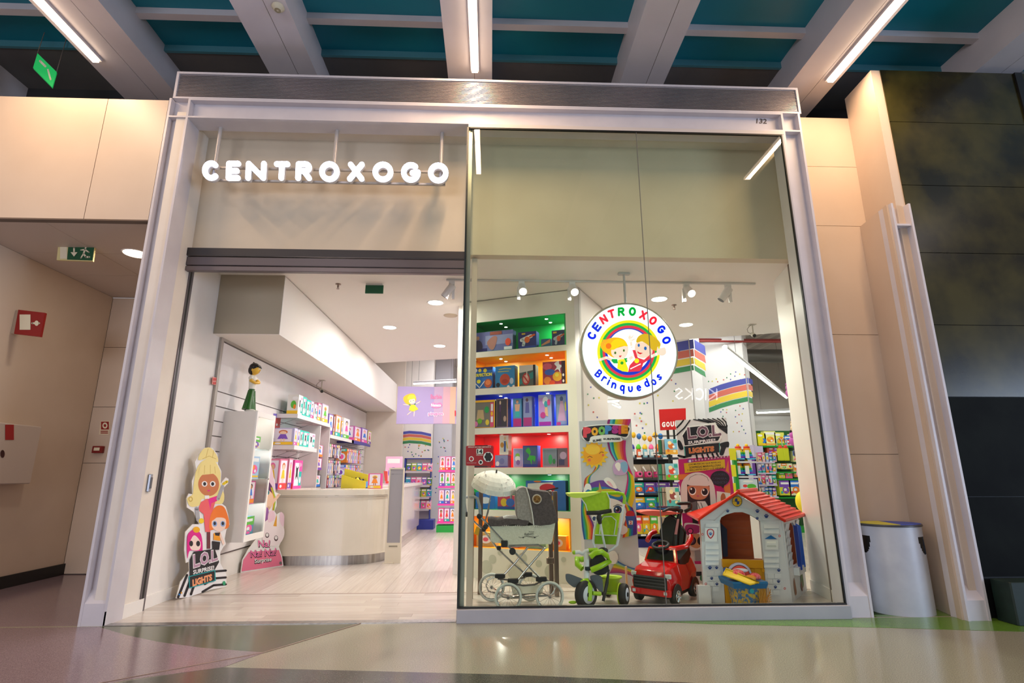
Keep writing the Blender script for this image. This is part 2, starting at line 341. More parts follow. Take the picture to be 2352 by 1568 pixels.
# left shop wall and what closes the shop
S(MB().box((.05, .56, 0), (.17, 9.0, 3.49), WIN).build('wall_left'))
S(MB().box((.05, 9.0, 0), (1.12, 9.1, 4.4), noisy('beige_wall', (228, 216, 202), (234, 222, 208), 2, .6)).build('wall_back'))
S(MB().box((1.0, 11.6, 0), (13, 11.7, 4.5), noisy('back_wall', (222, 218, 216), (230, 226, 224), 1, .6)).build('wall_back'))
S(MB().box((12.4, 1.2, 0), (12.5, 11.7, 4.5), WIN).build('wall_right')); S(MB().box((6.86, 1.12, 0), (12.5, 1.2, 4.5), WIN).build('wall_right'))
ce = S(MB().prism([(.17, .56, 3.49), (.17, 6.35, 3.49), (.95, 6.3, 3.49), (2.8, 5.75, 3.49), (5.2, 4.62, 3.49), (6.58, 4.1, 3.49), (8.6, 3.4, 3.49), (8.6, 1.2, 3.49), (6.86, 1.2, 3.49), (6.72, .56, 3.49)], (0, 0, .12), CEIL).build('ceiling'))
S(MB().box((-.2, 3.0, 4.45), (12.5, 11.7, 4.5), M(206, 198, 192, .8)).build('ceiling'))
# bulkhead over the left wall
bh = empty('wall_left', (.5, 5, 2.77)); S(bh)
MB().box((.17, 1.15, 2.77), (.915, 9.0, 3.48), CEIL).build('bulkhead', bh); MB().box((.172, 1.142, 2.775), (.91, 1.149, 3.49), M(176, 164, 142, .7)).build('end_panel', bh)
# white partition end by the door jamb
S(MB().box((2.9, 2.25, 0), (2.985, 2.75, 3.49), M(242, 238, 232, .4)).build('wall_middle'))
# shutter
e = empty('door_1', (1.6, .5, 3.25)); S(e)
SH = M(96, 88, 92, .4, .3); SD = M(58, 55, 57, .5, .3)
MB().box((.2, .36, 3.41), (3.09, .44, 3.49), SD).build('shutter_housing', e)
MB().box((.2, .365, 3.405), (3.09, .43, 3.415), M(130, 122, 120, .3, .7)).build('seal_strip', e)
MB().rbox((.2, .37, 3.305), (3.09, .43, 3.395), SH, .008).build('slat', e); MB().rbox((.2, .37, 3.245), (3.09, .43, 3.295), M(112, 102, 104, .35, .4), .008).build('bottom_rail', e)
MB().box((.16, .45, 0), (.21, .53, 3.49), M(112, 106, 110, .35, .5)).build('guide_rail', e)
MB().box((.208, .465, 0), (.2105, .495, 3.4), BLK).build('guide_slot', e)
# key box on the left return
e = empty('key_switch', (.2, .33, 1.08), 'small grey oval key switch on the white return left of the entrance', 'switch')
MB().rbox((.2, .29, 1.05), (.222, .345, 1.21), M(170, 168, 172, .35, .4), .012).build('plate', e); MB().rbox((.221, .302, 1.08), (.228, .332, 1.18), M(96, 94, 98, .4), .006).build('cover', e)
# ---- display window
e = empty('window_1', (4.78, 0, 0)); S(e)
SILL = noisy('sill_paint', (168, 168, 176), (176, 176, 183), 3, .35)
MB().rbox((3.085, -.045, 0), (6.46, .09, .105), SILL, .006).build('sill', e)
MB().box((3.1, -.01, .105), (6.45, .02, .118), BLK).build('bottom_gasket', e)
MB().box((3.1, -.005, 4.735), (6.47, .05, 4.775), M(214, 204, 198, .4)).build('head_rail', e); MB().box((3.12, -.004, 4.72), (6.45, .02, 4.735), BLK).build('top_gasket', e)
MB().box((6.44, -.004, .118), (6.452, .02, 4.72), BLK).build('side_gasket', e)
MB().box((6.452, -.002, .1), (6.47, .05, 4.735), M(190, 186, 190, .4)).build('side_rail', e)
MB().box((3.086, -.004, .1), (3.104, .03, 4.735), M(24, 34, 34, .3)).build('corner_gasket', e)
MB().box((3.104, .03, .1), (3.142, .085, 4.735), M(160, 160, 158, .3, .6)).build('corner_post', e)
MB().box((3.142, .5, 0), (3.2, .56, 3.47), M(214, 198, 186, .35, .2)).build('inner_post', e)
MB().box((3.087, .035, .1), (3.0935, .5, 4.735), GLASS).build('side_pane', e)
MB().box((3.104, .004, .118), (4.872, .012, 4.72), GLASS).build('pane', e); MB().box((4.878, .004, .118), (6.44, .012, 4.72), GLASS).build('pane', e)
MB().box((4.872, .003, .118), (4.878, .013, 4.72), M(118, 116, 112, .4)).build('silicone_joint', e)
# notice stuck inside the pane
P = PY(.016); e = empty('notice_sticker', tuple(at(1104, 1072, y=.016)), 'red rounded notice with the number 14 stuck inside the display window', 'sign')
k = K(1050, 980, 4.9); b = MB(); R_ = M(190, 22, 40, .5)
b.prism([P.pt(x, y) for x, y in k(112, 213, 400, 213, 408, 222, 408, 428, 400, 437, 108, 436, 98, 427, 99, 222)], (0, .002, 0), R_); b.build('sheet', e)
b = MB(); WH = M(245, 245, 245, .5)
art(b, P, [('t', WH, 'ESPAÇO NA LOJA LIMITADO A', k(125, 222, 380, 220, 380, 236, 125, 238)), ('p', WH, k(222, 246, 288, 246, 292, 252, 292, 300, 286, 306, 222, 306, 216, 300, 216, 252)), ('t', M(20, 20, 40), '14', k(224, 252, 284, 252, 284, 300, 224, 300), .04),
 ('t', WH, 'PESSOAS', k(216, 312, 290, 312, 290, 323, 216, 323)), ('e', WH, *k(160, 360)[0], 5.6, 6), ('e', R_, *k(160, 360)[0], 3.6, 4), ('e', WH, *k(350, 338)[0], 11.2, 11.2)]
 +[('e', M(18, 18, 18), *k(350+26*math.cos(a), 338+32*math.sin(a))[0], 3.6, 4.2) for a in [math.pi*i/3 for i in range(6)]]+[('e', M(18, 18, 18), *k(350, 338)[0], 3, 3), ('e', WH, *k(265, 398)[0], 5, 5.4), ('e', M(18, 18, 18), *k(265, 398)[0], 3, 3.6), ('t', WH, 'www.espaco.pt', k(108, 402, 216, 402, 216, 410, 108, 410), 0)])
b.build('print', e)
# ---- left of the shopfront: upper cladding, corridor
e = empty('wall_west', (-2, 0, 3.62)); S(e)
MB().box((-9, .03, 3.62), (0, .1, 4.98), GAP).build('substructure', e)
for x0, x1 in ((-.612, -.004), (-2.4, -.618), (-4.2, -2.406)): MB().box((x0, 0, 3.62), (x1, .03, 4.97), PANEL).build('panel', e)
S(MB().box((-2.07, .0, 0), (-1.955, 2.45, 3.62), noisy('corridor_wall', (214, 196, 176), (220, 203, 184), 1.4, .5)).build('wall_west'))
S(MB().box((-4.5, .3, 0), (-2.07, .4, 3.62), PANEL).build('wall_west'))
e = empty('wall_north', (-.9, 2.45, 0)); S(e)
MB().box((-2.07, 2.48, 0), (0.05, 2.55, 3.62), GAP).build('substructure', e)
for z0, z1 in ((.01, 1.35), (1.356, 2.08), (2.086, 2.9), (2.906, 3.61)): MB().box((-1.95, 2.45, z0), (.05, 2.48, z1), PANEL).build('panel', e)
S(MB().box((-.02, .1, 0), (.05, 2.48, 3.62), PANEL).build('wall_east'))
S(MB().box((-1.95, .0, 0), (-1.93, 2.45, .13), BLK).build('baseboard_west'))
e = empty('ceiling', (-.9, 1.4, 3.62)); S(e)
MB().box((-2.07, .1, 3.65), (0, 2.55, 3.7), GAP).build('substructure', e)
for i, (x0, x1) in enumerate(((-1.95, -1.05), (-1.045, -.02))):
    for y0, y1 in ((.1, .86), (.865, 1.56), (1.565, 2.2), (2.205, 2.45)): MB().box((x0, y0, 3.62), (x1, y1, 3.645), M(206, 194, 184, .6)).build('ceiling_panel', e)
# ---- right of the shopfront
e = empty('wall_east', (7.1, .5, 0)); S(e)
MB().box((6.68, .53, 0), (7.62, .6, 5.34), GAP).build('substructure', e)
for z0, z1 in ((.12, 1.395), (1.4, 2.655), (2.66, 3.925), (3.93, 4.675), (4.68, 5.33)): MB().box((6.68, .5, z0), (7.6, .53, z1), PANEL).build('panel', e)
S(MB().box((6.68, .48, 0), (7.5, .5, .12), BLK).build('baseboard_east'))
S(MB().prism([(7.6, .5, 0), (7.49, -.09, 0), (7.49, -.09, 5.5), (7.6, .5, 5.6)], (.1, 0, 0), PANEL).build('wall_east'))
e = empty('trim_7', (7.5, 0, 0)); S(e)
MB().prism([(7.52, .5, .0), (7.36, -.12, .0), (7.36, -.12, 3.86), (7.52, .5, 3.92)], (.02, 0, 0), PANEL).build('side_plate', e)
for a in (7.38, 7.56): MB().box((a, -.16, 0), (a+.022, .02, 3.86), POST).build('flange', e)
MB().box((7.4, -.06, 0), (7.56, -.03, 3.86), POST).build('web', e); MB().box((7.4, -.15, 3.62), (7.56, -.06, 3.64), POST).build('stiffener', e)
f = MB(); a, c = 7.402, 7.56; f.add([(a, -.15, 0), (c, -.15, 0), (a, -.06, 0), (c, -.06, 0), (a, -.15, .16), (c, -.15, .16), (a, -.06, .26), (c, -.06, .26)], [(0, 2, 3, 1), (4, 5, 7, 6), (0, 1, 5, 4), (2, 6, 7, 3), (0, 4, 6, 2), (1, 3, 7, 5)], POST); f.build('foot_wedge', e)
e = empty('wall_east', (9, -.1, 0)); S(e)
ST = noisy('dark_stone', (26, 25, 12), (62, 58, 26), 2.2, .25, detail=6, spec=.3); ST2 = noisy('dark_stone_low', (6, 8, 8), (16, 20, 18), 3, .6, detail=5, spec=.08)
MB().box((7.58, -.07, 0), (13, .3, 5.5), BLK).build('substructure', e)
zs = (.33, 1.0, 1.9, 2.6, 3.35, 4.1, 4.85, 5.5)
for i in range(7):
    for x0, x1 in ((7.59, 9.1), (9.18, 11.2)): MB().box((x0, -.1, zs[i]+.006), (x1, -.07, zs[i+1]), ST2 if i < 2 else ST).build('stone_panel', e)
MB().box((9.1, -.12, .3), (9.18, -.07, 5.5), BLK).build('dark_strip', e)
tag(MB().rbox((7.66, -.32, 0), (9.4, -.125, .33), noisy('green_marble', (8, 28, 24), (20, 44, 38), 6, .6, detail=6), .01).build('stone_plinth'), 'dark green marble block at the foot of the dark stone wall', 'plinth')
# ---- mall ceiling
S(MB().box((-7, -9, 6.0), (12, .42, 6.05), TEAL).build('ceiling'))
S(MB().box((-7, .42, 5.93), (12, 2.4, 6.1), noisy('grey_soffit', (92, 90, 90), (104, 102, 100), 1, .8)).build('ceiling'))
S(MB().box((-7, 1.1, 4.9), (12, 1.2, 5.95), VOID_DARK).build('wall_north'))  # dark sheet standing in for the unlit void above the cladding
BX = ((-1.08, -.42), (.83, 1.36), (2.84, 3.34), (4.82, 5.33), (6.8, 7.32), (8.78, 9.3), (-3.0, -2.5))
for i, (x0, x1) in enumerate(BX):
    e = empty('ceiling', ((x0+x1)/2, -3, 5.6)); S(e)
    mid = x0+(x1-x0)*.6
    MB().box((x0, -8, 5.6), (mid-.003, 1.1, 6.0), BEAM).build('beam', e); MB().box((mid+.003, -8, 5.6), (x1, 1.1, 6.0), BEAM).build('beam', e); MB().box((mid-.003, -8, 5.606), (mid+.003, 1.1, 6.0), GAP).build('joint', e)
for y in (-2.6, -1.35, -.13):
    for (a, c) in zip(sorted(BX), sorted(BX)[1:]): S(MB().box((a[1], y, 5.925), (c[0], y+.085, 6.0), BEAM).build('trim_8'))
for (a, c) in zip(sorted(BX), sorted(BX)[1:]): S(MB().box((a[1], .385, 5.92), (c[0], .42, 6.0), M(70, 128, 140, .5)).build('trim_8'))
for i, x in enumerate((-.95, 3.15, 7.2)):
    e = empty('strip_light', (x, -1, 5.56), 'warm linear strip light under the %s mall ceiling beam' % ('left', 'middle', 'right')[i], 'light', 'strip lights under the mall beams')
    MB().box((x-.045, -2.27, 5.57), (x+.045, .18, 5.6), BEAM).build('housing', e); MB().rbox((x-.033, -2.25, 5.54), (x+.033, .16, 5.57), M(255, 226, 196, .5, 0, 9), .004).build('diffuser', e)
e = empty('smoke_detector', (1.27, -.59, 5.6), 'round white smoke detector on the underside of a ceiling beam', 'detector')
MB().lathe((1.27, -.59, 5.6), [(.055, 0), (.06, -.015), (.04, -.03), (.035, -.045), (.01, -.05)], M(214, 206, 180, .5)).build('body', e); MB().cyl((1.27, -.59, 5.56), (1.27, -.59, 5.55), .03, M(150, 140, 110, .5)).build('sensor_cap', e)
# ceiling services at the back right
e = empty('ceiling', (8.5, 6, 4.2)); S(e)
for k in range(9): MB().box((7.7+k*.32, 4.6, 4.34), (7.74+k*.32, 8.8, 4.4), M(226, 218, 210, .6)).build('baffle', e)
for y, z in ((5.2, 4.15), (6.6, 4.1), (6.75, 4.18)): MB().cyl((7.6, y, z), (12, y, z), .025, M(130, 40, 36, .5), n=8).build('pipe', e)
MB().cyl((8.0, 7.4, 3.95), (12, 7.4, 3.95), .16, M(120, 118, 114, .4, .7), n=12).build('duct', e)
S(MB().box((8.8, 9.35, 2.75), (12.4, 9.45, 4.45), M(176, 168, 160, .7)).build('wall_back')); S(MB().box((8.5, 9.45, 0), (12.4, 9.5, 4.45), M(234, 230, 228, .6)).build('wall_back'))
# ================================================================ signs and ceiling fittings
GLOW = M(236, 240, 255, .4, 0, 2.2); SIDE = M(206, 200, 196, .35, 0, .05); BARM = M(196, 190, 186, .4, .2)
e = empty('letter_sign', (1.65, .15, 4.1), 'row of round white lit letters reading CENTROXOGO hanging over the entrance', 'sign')
P = PY(.06)
row = [('C', 464, 504, 368, 414), ('E', 518, 553, 369, 414), ('N', 563, 612, 369, 414), ('T', 629, 666, 370, 414), ('R', 678, 717, 370, 414.5), ('O', 733, 779.5, 370, 417), ('X', 796, 838, 371, 416), ('O', 855.5, 903, 371, 417.5), ('G', 921, 966, 372, 418.5), ('O', 983, 1030, 373, 420)]
for ch, x0, x1, y0, y1 in row:
    h = 6.1; b = MB(); glyph(b, P, ch, x0+h, y1-h, x1-x0-2*h, y1-y0-2*h, h, GLOW, 0, .012); lt = b.build('letter', e)
    b = MB(); glyph(b, PY(.072), ch, x0+h, y1-h, x1-x0-2*h, y1-y0-2*h, h+.2, SIDE, 0, .05); b.build('letter_side', lt)
b = MB()
for z in (4.29, 4.145): b.box((.5, .15, z), (2.86, .175, z+.02), BARM)
b.build('mounting_bar', e)
for x in (.47, 1.69, 2.81):
    MB().cyl((x, .165, 4.15), (x, .165, 4.8), .02, BARM, n=12).build('hanging_rod', e); MB().lathe((x, .165, 4.8), [(.02, 0), (.045, .02), (.055, .028), (.055, .03)], BARM).build('ceiling_rose', e)
# round hanging sign
k = K(1310, 680, 6.032); yS = .92; P = PY(yS-.065)
e = empty('round_sign', tuple(at(1446, 914, y=yS)), 'round backlit hanging sign with two cartoon children and the words CENTROXOGO Brinquedos', 'sign')
c0 = P.pt(*k(818, 742)[0]); rr = (P.pt(*k(1475, 742)[0])-c0).length
TY = Matrix.Rotation(math.pi/2, 3, 'X')
MB().lathe(c0+V((0, .13, 0)), [(rr*.9, -.0), (rr*1.02, 0), (rr*1.03, .01), (rr*1.03, .12), (rr*1.0, .13), (rr*.98, .13)], M(178, 172, 158, .35, .3), 56, TY, cap=True).build('housing', e)
MB().lathe(c0, [(rr*.985, 0), (rr*.985, .006)], M(232, 240, 255, .4, 0, .95), 56, TY).build('lit_face', e)
G_ = lambda r, g, b_: M(r, g, b_, .5, 0, .55)
YEL, GRN, RED, BLU, PUR, LIT = G_(244, 236, 20), G_(12, 176, 76), G_(232, 52, 78), G_(14, 52, 214), G_(66, 74, 196), M(240, 246, 255, .4, 0, .95)
SK, SK2 = G_(252, 226, 218), G_(250, 214, 204)
cx, cy = k(808, 768)[0]; s_ = 1/6.032
sh = []
for r_, m_ in ((435, YEL), (398, GRN), (362, RED), (328, PUR), (298, LIT)): sh.append(('e', m_, cx, cy, r_*s_, r_*s_))
sh += [('e', BLU, cx, cy+13*s_, 318*s_, 306*s_), ('e', LIT, cx, cy-15*s_, 296*s_, 296*s_)]
sh += [('l', SK, 5, k(850, 700, 835, 620, 820, 560)), ('l', SK, 3.4, k(830, 600, 800, 560)), ('l', SK, 3.4, k(835, 590, 870, 545)), ('l', SK, 3.4, k(830, 600, 825, 535)), ('l', SK, 3.4, k(840, 620, 900, 590)),
 ('s', G_(252, 186, 20), k(420, 650, 500, 600, 620, 570, 740, 600, 800, 700, 790, 790, 740, 850, 600, 850, 500, 790, 440, 740)), ('p', G_(252, 176, 40), k(450, 600, 540, 600, 420, 720)),
 ('s', SK, k(570, 740, 640, 720, 790, 690, 795, 790, 740, 865, 660, 870, 580, 820)), ('s', G_(254, 214, 10), k(560, 660, 640, 590, 750, 620, 790, 690, 700, 690, 580, 745)),
 ('e', G_(250, 120, 20), *k(530, 690)[0], 6.5, 6.5), ('e', G_(60, 110, 20), *k(622, 785)[0], 2.4, 3.2), ('e', G_(60, 110, 20), *k(742, 752)[0], 2.2, 3), ('p', G_(220, 40, 60), k(670, 826, 715, 820, 690, 850)),
 ('l', SK2, 6, k(600, 900, 500, 850, 410, 880)), ('p', GRN, k(575, 870, 650, 870, 660, 930, 600, 930, 570, 895)), ('p', GRN, k(740, 860, 790, 855, 800, 895, 770, 920)),
 ('p', YEL, k(660, 880, 750, 870, 800, 1000, 800, 1050, 720, 1040, 650, 1000)), ('e', G_(40, 160, 50), *k(715, 925)[0], 3.6, 3.6),
 ('l', SK, 7, k(800, 880, 880, 830)), ('s', SK2, k(895, 680, 930, 640, 1040, 640, 1130, 700, 1130, 800, 1060, 850, 960, 850, 900, 780)),
 ('s', G_(222, 178, 30), k(915, 640, 940, 560, 1030, 520, 1160, 560, 1250, 660, 1200, 750, 1130, 740, 1090, 690, 1000, 630)), ('e', G_(20, 100, 190), *k(948, 680)[0], 2.6, 3.8), ('e', G_(20, 100, 190), *k(1040, 722)[0], 3.2, 4.2),
 ('p', G_(220, 24, 40), k(925, 760, 960, 780, 1005, 785, 970, 805, 935, 790)),
 ('p', RED, k(860, 745, 900, 745, 935, 850, 1020, 880, 1100, 815, 1120, 860, 1010, 930, 985, 1010, 960, 1040, 800, 1050, 820, 960, 900, 870)), ('e', YEL, *k(920, 895)[0], 5.5, 5.5), ('l', LIT, 2, k(835, 1005, 970, 940)),
 ('l', SK, 7, k(1120, 835, 1200, 800)), ('s', SK, k(1200, 790, 1210, 700, 1250, 720, 1310, 710, 1325, 790, 1270, 825)), ('e', YEL, *k(1228, 712)[0], 2.2, 2.2)]
b = MB(); art(b, P, sh, .0075, .00012); b.build('logo_print', e)
for ch, x, y, a, m_ in (('C', 255, 560, -72, BLU), ('E', 320, 440, -54, BLU), ('N', 425, 335, -35, RED), ('T', 575, 245, -18, RED), ('R', 705, 215, -4, GRN), ('O', 860, 212, 3, GRN), ('X', 1010, 262, 20, RED), ('O', 1146, 338, 34, RED), ('G', 1262, 460, 48, BLU), ('O', 1332, 610, 66, BLU)):
    x, y = k(x, y)[0]; a = math.radians(a); wd, ht = 11.5, 15.5
    if ch == 'C': x, y = k(298, 545)[0]; a = math.radians(-66)
    if ch == 'E': x, y = k(365, 425)[0]
    if ch == 'N': x, y = k(462, 320)[0]; a = math.radians(-33)
    b = MB(); u, v = -wd/2, ht/2; glyph(b, P, ch, x+u*math.cos(a)-v*math.sin(a), y+u*math.sin(a)+v*math.cos(a), wd, ht, 2.5, m_, .014, ang=a); b.build('letter', e)
for i, (ch, x, y, a) in enumerate((('B', 390, 1075, 40), ('r', 470, 1150, 32), ('i', 530, 1190, 25), ('n', 605, 1235, 14), ('q', 720, 1270, 4), ('u', 833, 1285, -3), ('e', 950, 1272, -13), ('d', 1060, 1215, -22), ('o', 1155, 1190, -34), ('s', 1232, 1120, -40))):
    x, y = k(x, y)[0]; a = math.radians(a); wd = 1 if ch == 'i' else 9; ht = 15 if ch in 'B' else 17
    b = MB(); u, v = -wd/2, (7 if ch == 'B' else 5.6); glyph(b, P, ch, x+u*math.cos(a)-v*math.sin(a), y+u*math.sin(a)+v*math.cos(a), wd, ht, 1.9, BLU, .014, ang=a); b.build('letter', e)
r0 = at(1437, 594, z=3.49); MB().cyl((c0.x, yS, c0.z+rr), (c0.x, yS, 3.47), .014, BARM).build('hanging_rod', e); MB().rbox((c0.x-.07, yS-.03, 3.465), (c0.x+.07, yS+.03, 3.49), BARM).build('ceiling_plate', e)
# ceiling fittings
for i, (x, y, t) in enumerate(((1.73, 3.43, 'second'), (2.59, 2.12, 'nearest'), (2.41, 4.69, 'farthest'))):
    e = empty('downlight', (x, y, 3.49), 'round recessed ceiling downlight over the counter aisle, %s of the three' % t, 'light', 'downlights')
    MB().lathe((x, y, 3.49), [(.1, -.002), (.115, -.008), (.12, 0)], M(240, 238, 235)).build('rim', e); MB().cyl((x, y, 3.485), (x, y, 3.488), .1, M(255, 246, 236, .5, 0, 6), n=24).build('lens', e)
for i, (x, y, t) in enumerate(((5.61, 1.86, 'nearer'), (6.42, 3.11, 'farther'))):
    e = empty('downlight', (x, y, 3.49), 'round ceiling downlight right of the round sign, the %s one' % t, 'light', 'downlights')
    MB().lathe((x, y, 3.49), [(.1, -.002), (.115, -.008), (.12, 0)], M(240, 238, 235)).build('rim', e); MB().cyl((x, y, 3.485), (x, y, 3.488), .1, M(255, 246, 236, .5, 0, 6), n=24).build('lens', e)
DX, DY = at(312, 582, z=3.62)[:2]
e = empty('downlight', (DX, DY, 3.62), 'round warm downlight in the corridor ceiling left of the shop', 'light')
MB().lathe((DX, DY, 3.62), [(.12, -.002), (.135, -.008), (.14, 0)], M(240, 236, 230)).build('rim', e); MB().cyl((DX, DY, 3.612), (DX, DY, 3.618), .12, M(255, 232, 196, .5, 0, 8), n=24).build('lens', e)
lamp('corridor_lamp', 'AREA', (DX, DY, 3.6), 7, (1, .86, .72), .22, target=(DX, DY, 0))
e = empty('ceiling_vent', (2.75, 2.73, 3.49), 'round beige ceiling vent between two downlights', 'vent')
MB().lathe((2.75, 2.73, 3.49), [(.02, -.012), (.06, -.014), (.1, -.006), (.105, 0)], M(190, 174, 150)).build('valve', e)
e = empty('track_rail', (4.7, 1.2, 3.47), 'thin white lighting track across the shop ceiling behind the window', 'rail')
MB().box((2.81, 1.185, 3.468), (6.6, 1.215, 3.488), M(206, 200, 194)).build('rail', e)
SP = M(222, 216, 212, .35)
for i, (px, lit, t) in enumerate(((1035, 0, 'leftmost, beside the door jamb'), (1195, 1, 'above the left cabinet'), (1311, 1, 'left of the round sign'), (1573, 1, 'first right of the round sign'), (1668, 0, 'rightmost'))):
    x = at(px, 650, y=1.2).x; tgt = V((x+(-.09 if i != 1 and i != 2 and i != 3 else .04), 1.02 if lit else 1.35, 3.20))
    e = empty('track_spotlight', (x, 1.2, 3.47), 'white cylinder spotlight on the ceiling track, %s' % t, 'spotlight', 'track spotlights')
    MB().box((x-.02, 1.18, 3.42), (x+.05, 1.22, 3.468), SP).build('adapter', e)
    a = V((x+.02, 1.2, 3.40)); d = (V((x+(.03 if lit else -.13), .95 if lit else 1.25, 3.2))-a).normalized(); h = MB().cyl(a-d*.02, a+d*.16, .048, SP, n=20).build('head', e)
    MB().cyl(a+d*.16, a+d*.164, .042, M(255, 248, 236, .5, 0, 12) if lit else M(60, 58, 56), n=20).build('lens', h)
    MB().box((x-.04 if lit else x+.02, 1.19, 3.24), (x-.005 if lit else x+.05, 1.23, 3.40), SP).build('driver_box', e)
def sprinkler(px, py, lab):
    q = at(px, py, z=3.49); e = empty('sprinkler', tuple(q), lab, 'sprinkler')
    MB().lathe(q, [(.012, -.05), (.012, -.012), (.035, -.008), (.035, 0)], M(150, 130, 120, .3, .6), 12).build('body', e); MB().cyl(q-V((0, 0, .06)), q-V((0, 0, .066)), .018, M(150, 130, 120, .3, .6), n=10).build('deflector', e)
sprinkler(777, 652, 'small ceiling sprinkler left of the green exit sign'); sprinkler(1548, 700, 'small ceiling sprinkler right of the round hanging sign')
q = at(860, 652, z=3.49); e = empty('exit_sign', tuple(q), 'small dark green exit sign hanging from the shop ceiling', 'sign')
MB().box((q.x-.1, q.y-.02, q.z-.02), (q.x+.1, q.y+.02, q.z), M(210, 206, 200)).build('bracket', e); P = PY(q.y); a = P.pt(840, 655); c = P.pt(880, 674)
MB().box((a.x, q.y-.008, c.z), (c.x, q.y+.008, a.z), M(8, 92, 60, .4)).build('panel', e)
def camera_(q, d, lab):
    e = empty('security_camera', tuple(q), lab, 'camera'); WM = M(180, 174, 160, .4)
    MB().box((q.x-.05, q.y-.04, q.z-.008), (q.x+.05, q.y+.04, q.z), WM).cyl(q, q-V((0, 0, .16)), .009, WM, n=8).build('bracket', e)
    c = q-V((0, 0, .17)); d = V(d).normalized(); MB().cyl(c-d*.05, c+d*.06, .032, WM, n=12).build('body', e); MB().cyl(c+d*.06, c+d*.064, .026, BLK, n=12).build('lens', e)
    MB().tube([q, q+V((-.05, 0, -.03)), q+V((-.09, 0, -.08)), q+V((-.08, 0, -.13)), c-d*.05], .004, M(120, 110, 100), 5).build('cable', e)
camera_(at(740, 873, z=2.77), (.5, -.9, -.5), 'security camera hanging under the bulkhead over the toy shelves')
camera_(at(1735, 749, z=3.49)+V((-.1, -.1, 0)), (-.2, -1, -.5), 'security camera hanging from the ceiling at the right of the shop')
def tubelight(a, b_, lab, hang=1.1, r=.03):
    a, b_ = V(a), V(b_); e = empty('linear_light', tuple((a+b_)/2), lab, 'light', 'hanging linear lights')
    MB().tube([a, b_], r*1.1, M(235, 235, 238, .4), 6).build('housing', e); o = V((0, 0, -r*.9)); MB().tube([a+o, b_+o], r*.8, M(250, 250, 255, .4, 0, 7), 8).build('diffuser', e)
    for t in (.12, .88): c = a.lerp(b_, t); MB().cyl(c, (c.x, c.y, 3.49 if c.y < 3.6 and c.x > 5 else 4.45), .004, M(120, 118, 116), n=5).build('suspension_wire', e)
tubelight(at(1665, 797, z=3.15), at(1806, 909, z=3.15), 'long hanging white light tube to the right of the rainbow pillars', .31, r=.04)
tubelight(at(950, 878, y=7.6), at(1048, 873, y=7.4), 'hanging white light tube above the lilac banner')
tubelight(at(1738, 944, y=8.9), at(1825, 940, y=8.9), 'white light tube along the back wall above the green shelves', r=.04)
tubelight(at(1392, 918, y=5.2), at(1421, 916, y=5.2), 'light tube seen left of the white pillar, the upper one', .8); tubelight(at(1408, 925, y=6.2), at(1424, 932, y=6), 'light tube seen left of the white pillar, the lower one', .8)
# ---- corridor signs
WHT = M(236, 226, 196, .5)
def signbox(name, P, q, m, depth, lab, shapes, cat='sign', n=None):
    pts = [P.pt(*c) for c in q]; c = sum(pts, V())/4; e = empty(name, tuple(c), lab, cat)
    MB().prism(pts, P.n*-depth, m).build('panel', e); b = MB(); art(b, P, shapes, .002, .0006); b.build('print', e); return e
GR = M(12, 84, 48, .5)
e = signbox('exit_sign', PY(.7), [(134, 560), (218, 563), (213, 600), (130, 597)], M(226, 212, 150, .5), .02, 'green emergency exit sign with running figure in the corridor left of the shop',
 [('p', GR, [(157, 562), (217, 564), (212, 598), (154, 596)]), ('r', WHT, 138, 564, 154, 594), ('l', WHT, 4, [(196, 571), (192, 582), (197, 590), (205, 590)]), ('e', WHT, 197, 567, 2.6, 2.6), ('l', WHT, 3, [(186, 574), (195, 573), (204, 579)]), ('l', WHT, 3, [(192, 582), (186, 592)]), ('l', WHT, 4, [(170, 568), (170, 580)]), ('p', WHT, [(162, 579), (178, 579), (170, 589)])])
for px in (150, 200): MB().cyl(at(px, 561, y=.71), V((at(px, 561, y=.71).x, .71, 3.62)), .004, GAP, n=5).build('suspension_wire', e)
RD = M(150, 18, 12, .5)
def flag(pts, lab, inner):
    P = PY(1.0); q = [P.pt(*c) for c in pts]; e = empty('fire_sign', tuple(sum(q, V())/4), lab, 'sign', None)
    MB().prism(q, (0, .03, 0), RD).build('panel', e); b = MB(); art(b, P, inner, .003); b.build('print', e)
    o = MB().prism([q[0]+V((0, .01, 0)), q[0]+V((-.25, .01, -.02)), q[3]+V((-.2, .01, .02)), q[3]+V((0, .01, 0))], (0, .008, 0), M(180, 160, 140)).build('wall_bracket', e)
flag([(42, 711), (103, 718), (92, 773), (32, 766)], 'square red fire point sign projecting from the corridor wall', [('r', WHT, 45, 722, 70, 757), ('l', WHT, 4, [(74, 742), (90, 742)]), ('e', WHT, 84, 742, 5, 6)])
flag([(-30, 680), (24, 688), (14, 747), (-40, 738)], 'red fire sign cut by the left edge of the view', [('r', WHT, -25, 695, 3, 730)])
signbox('fire_hose_sign', PY(2.445), [(231, 966), (253, 966), (250, 998), (227, 998)], M(232, 214, 184, .5), .006, 'small white and red fire notice on the far corridor wall', [('r', RD, 232, 968, 250, 986), ('e', WHT, 241, 977, 6, 7), ('e', RD, 241, 977, 3, 3.5), ('r', RD, 231, 989, 248, 991), ('r', RD, 231, 993, 248, 995)])
P = PY(2.41); e = empty('call_point', tuple(at(222, 1032, y=2.41)), 'small red fire alarm call point on the far corridor wall', 'alarm')
a = P.pt(213, 1024); c = P.pt(234, 1040); MB().rbox((a.x, 2.40, c.z), (c.x, 2.452, a.z), M(130, 20, 16), .008).build('housing', e); MB().box((a.x+.03, 2.395, c.z+.03), (c.x-.03, 2.401, a.z-.02), WHT).build('push_plate', e)
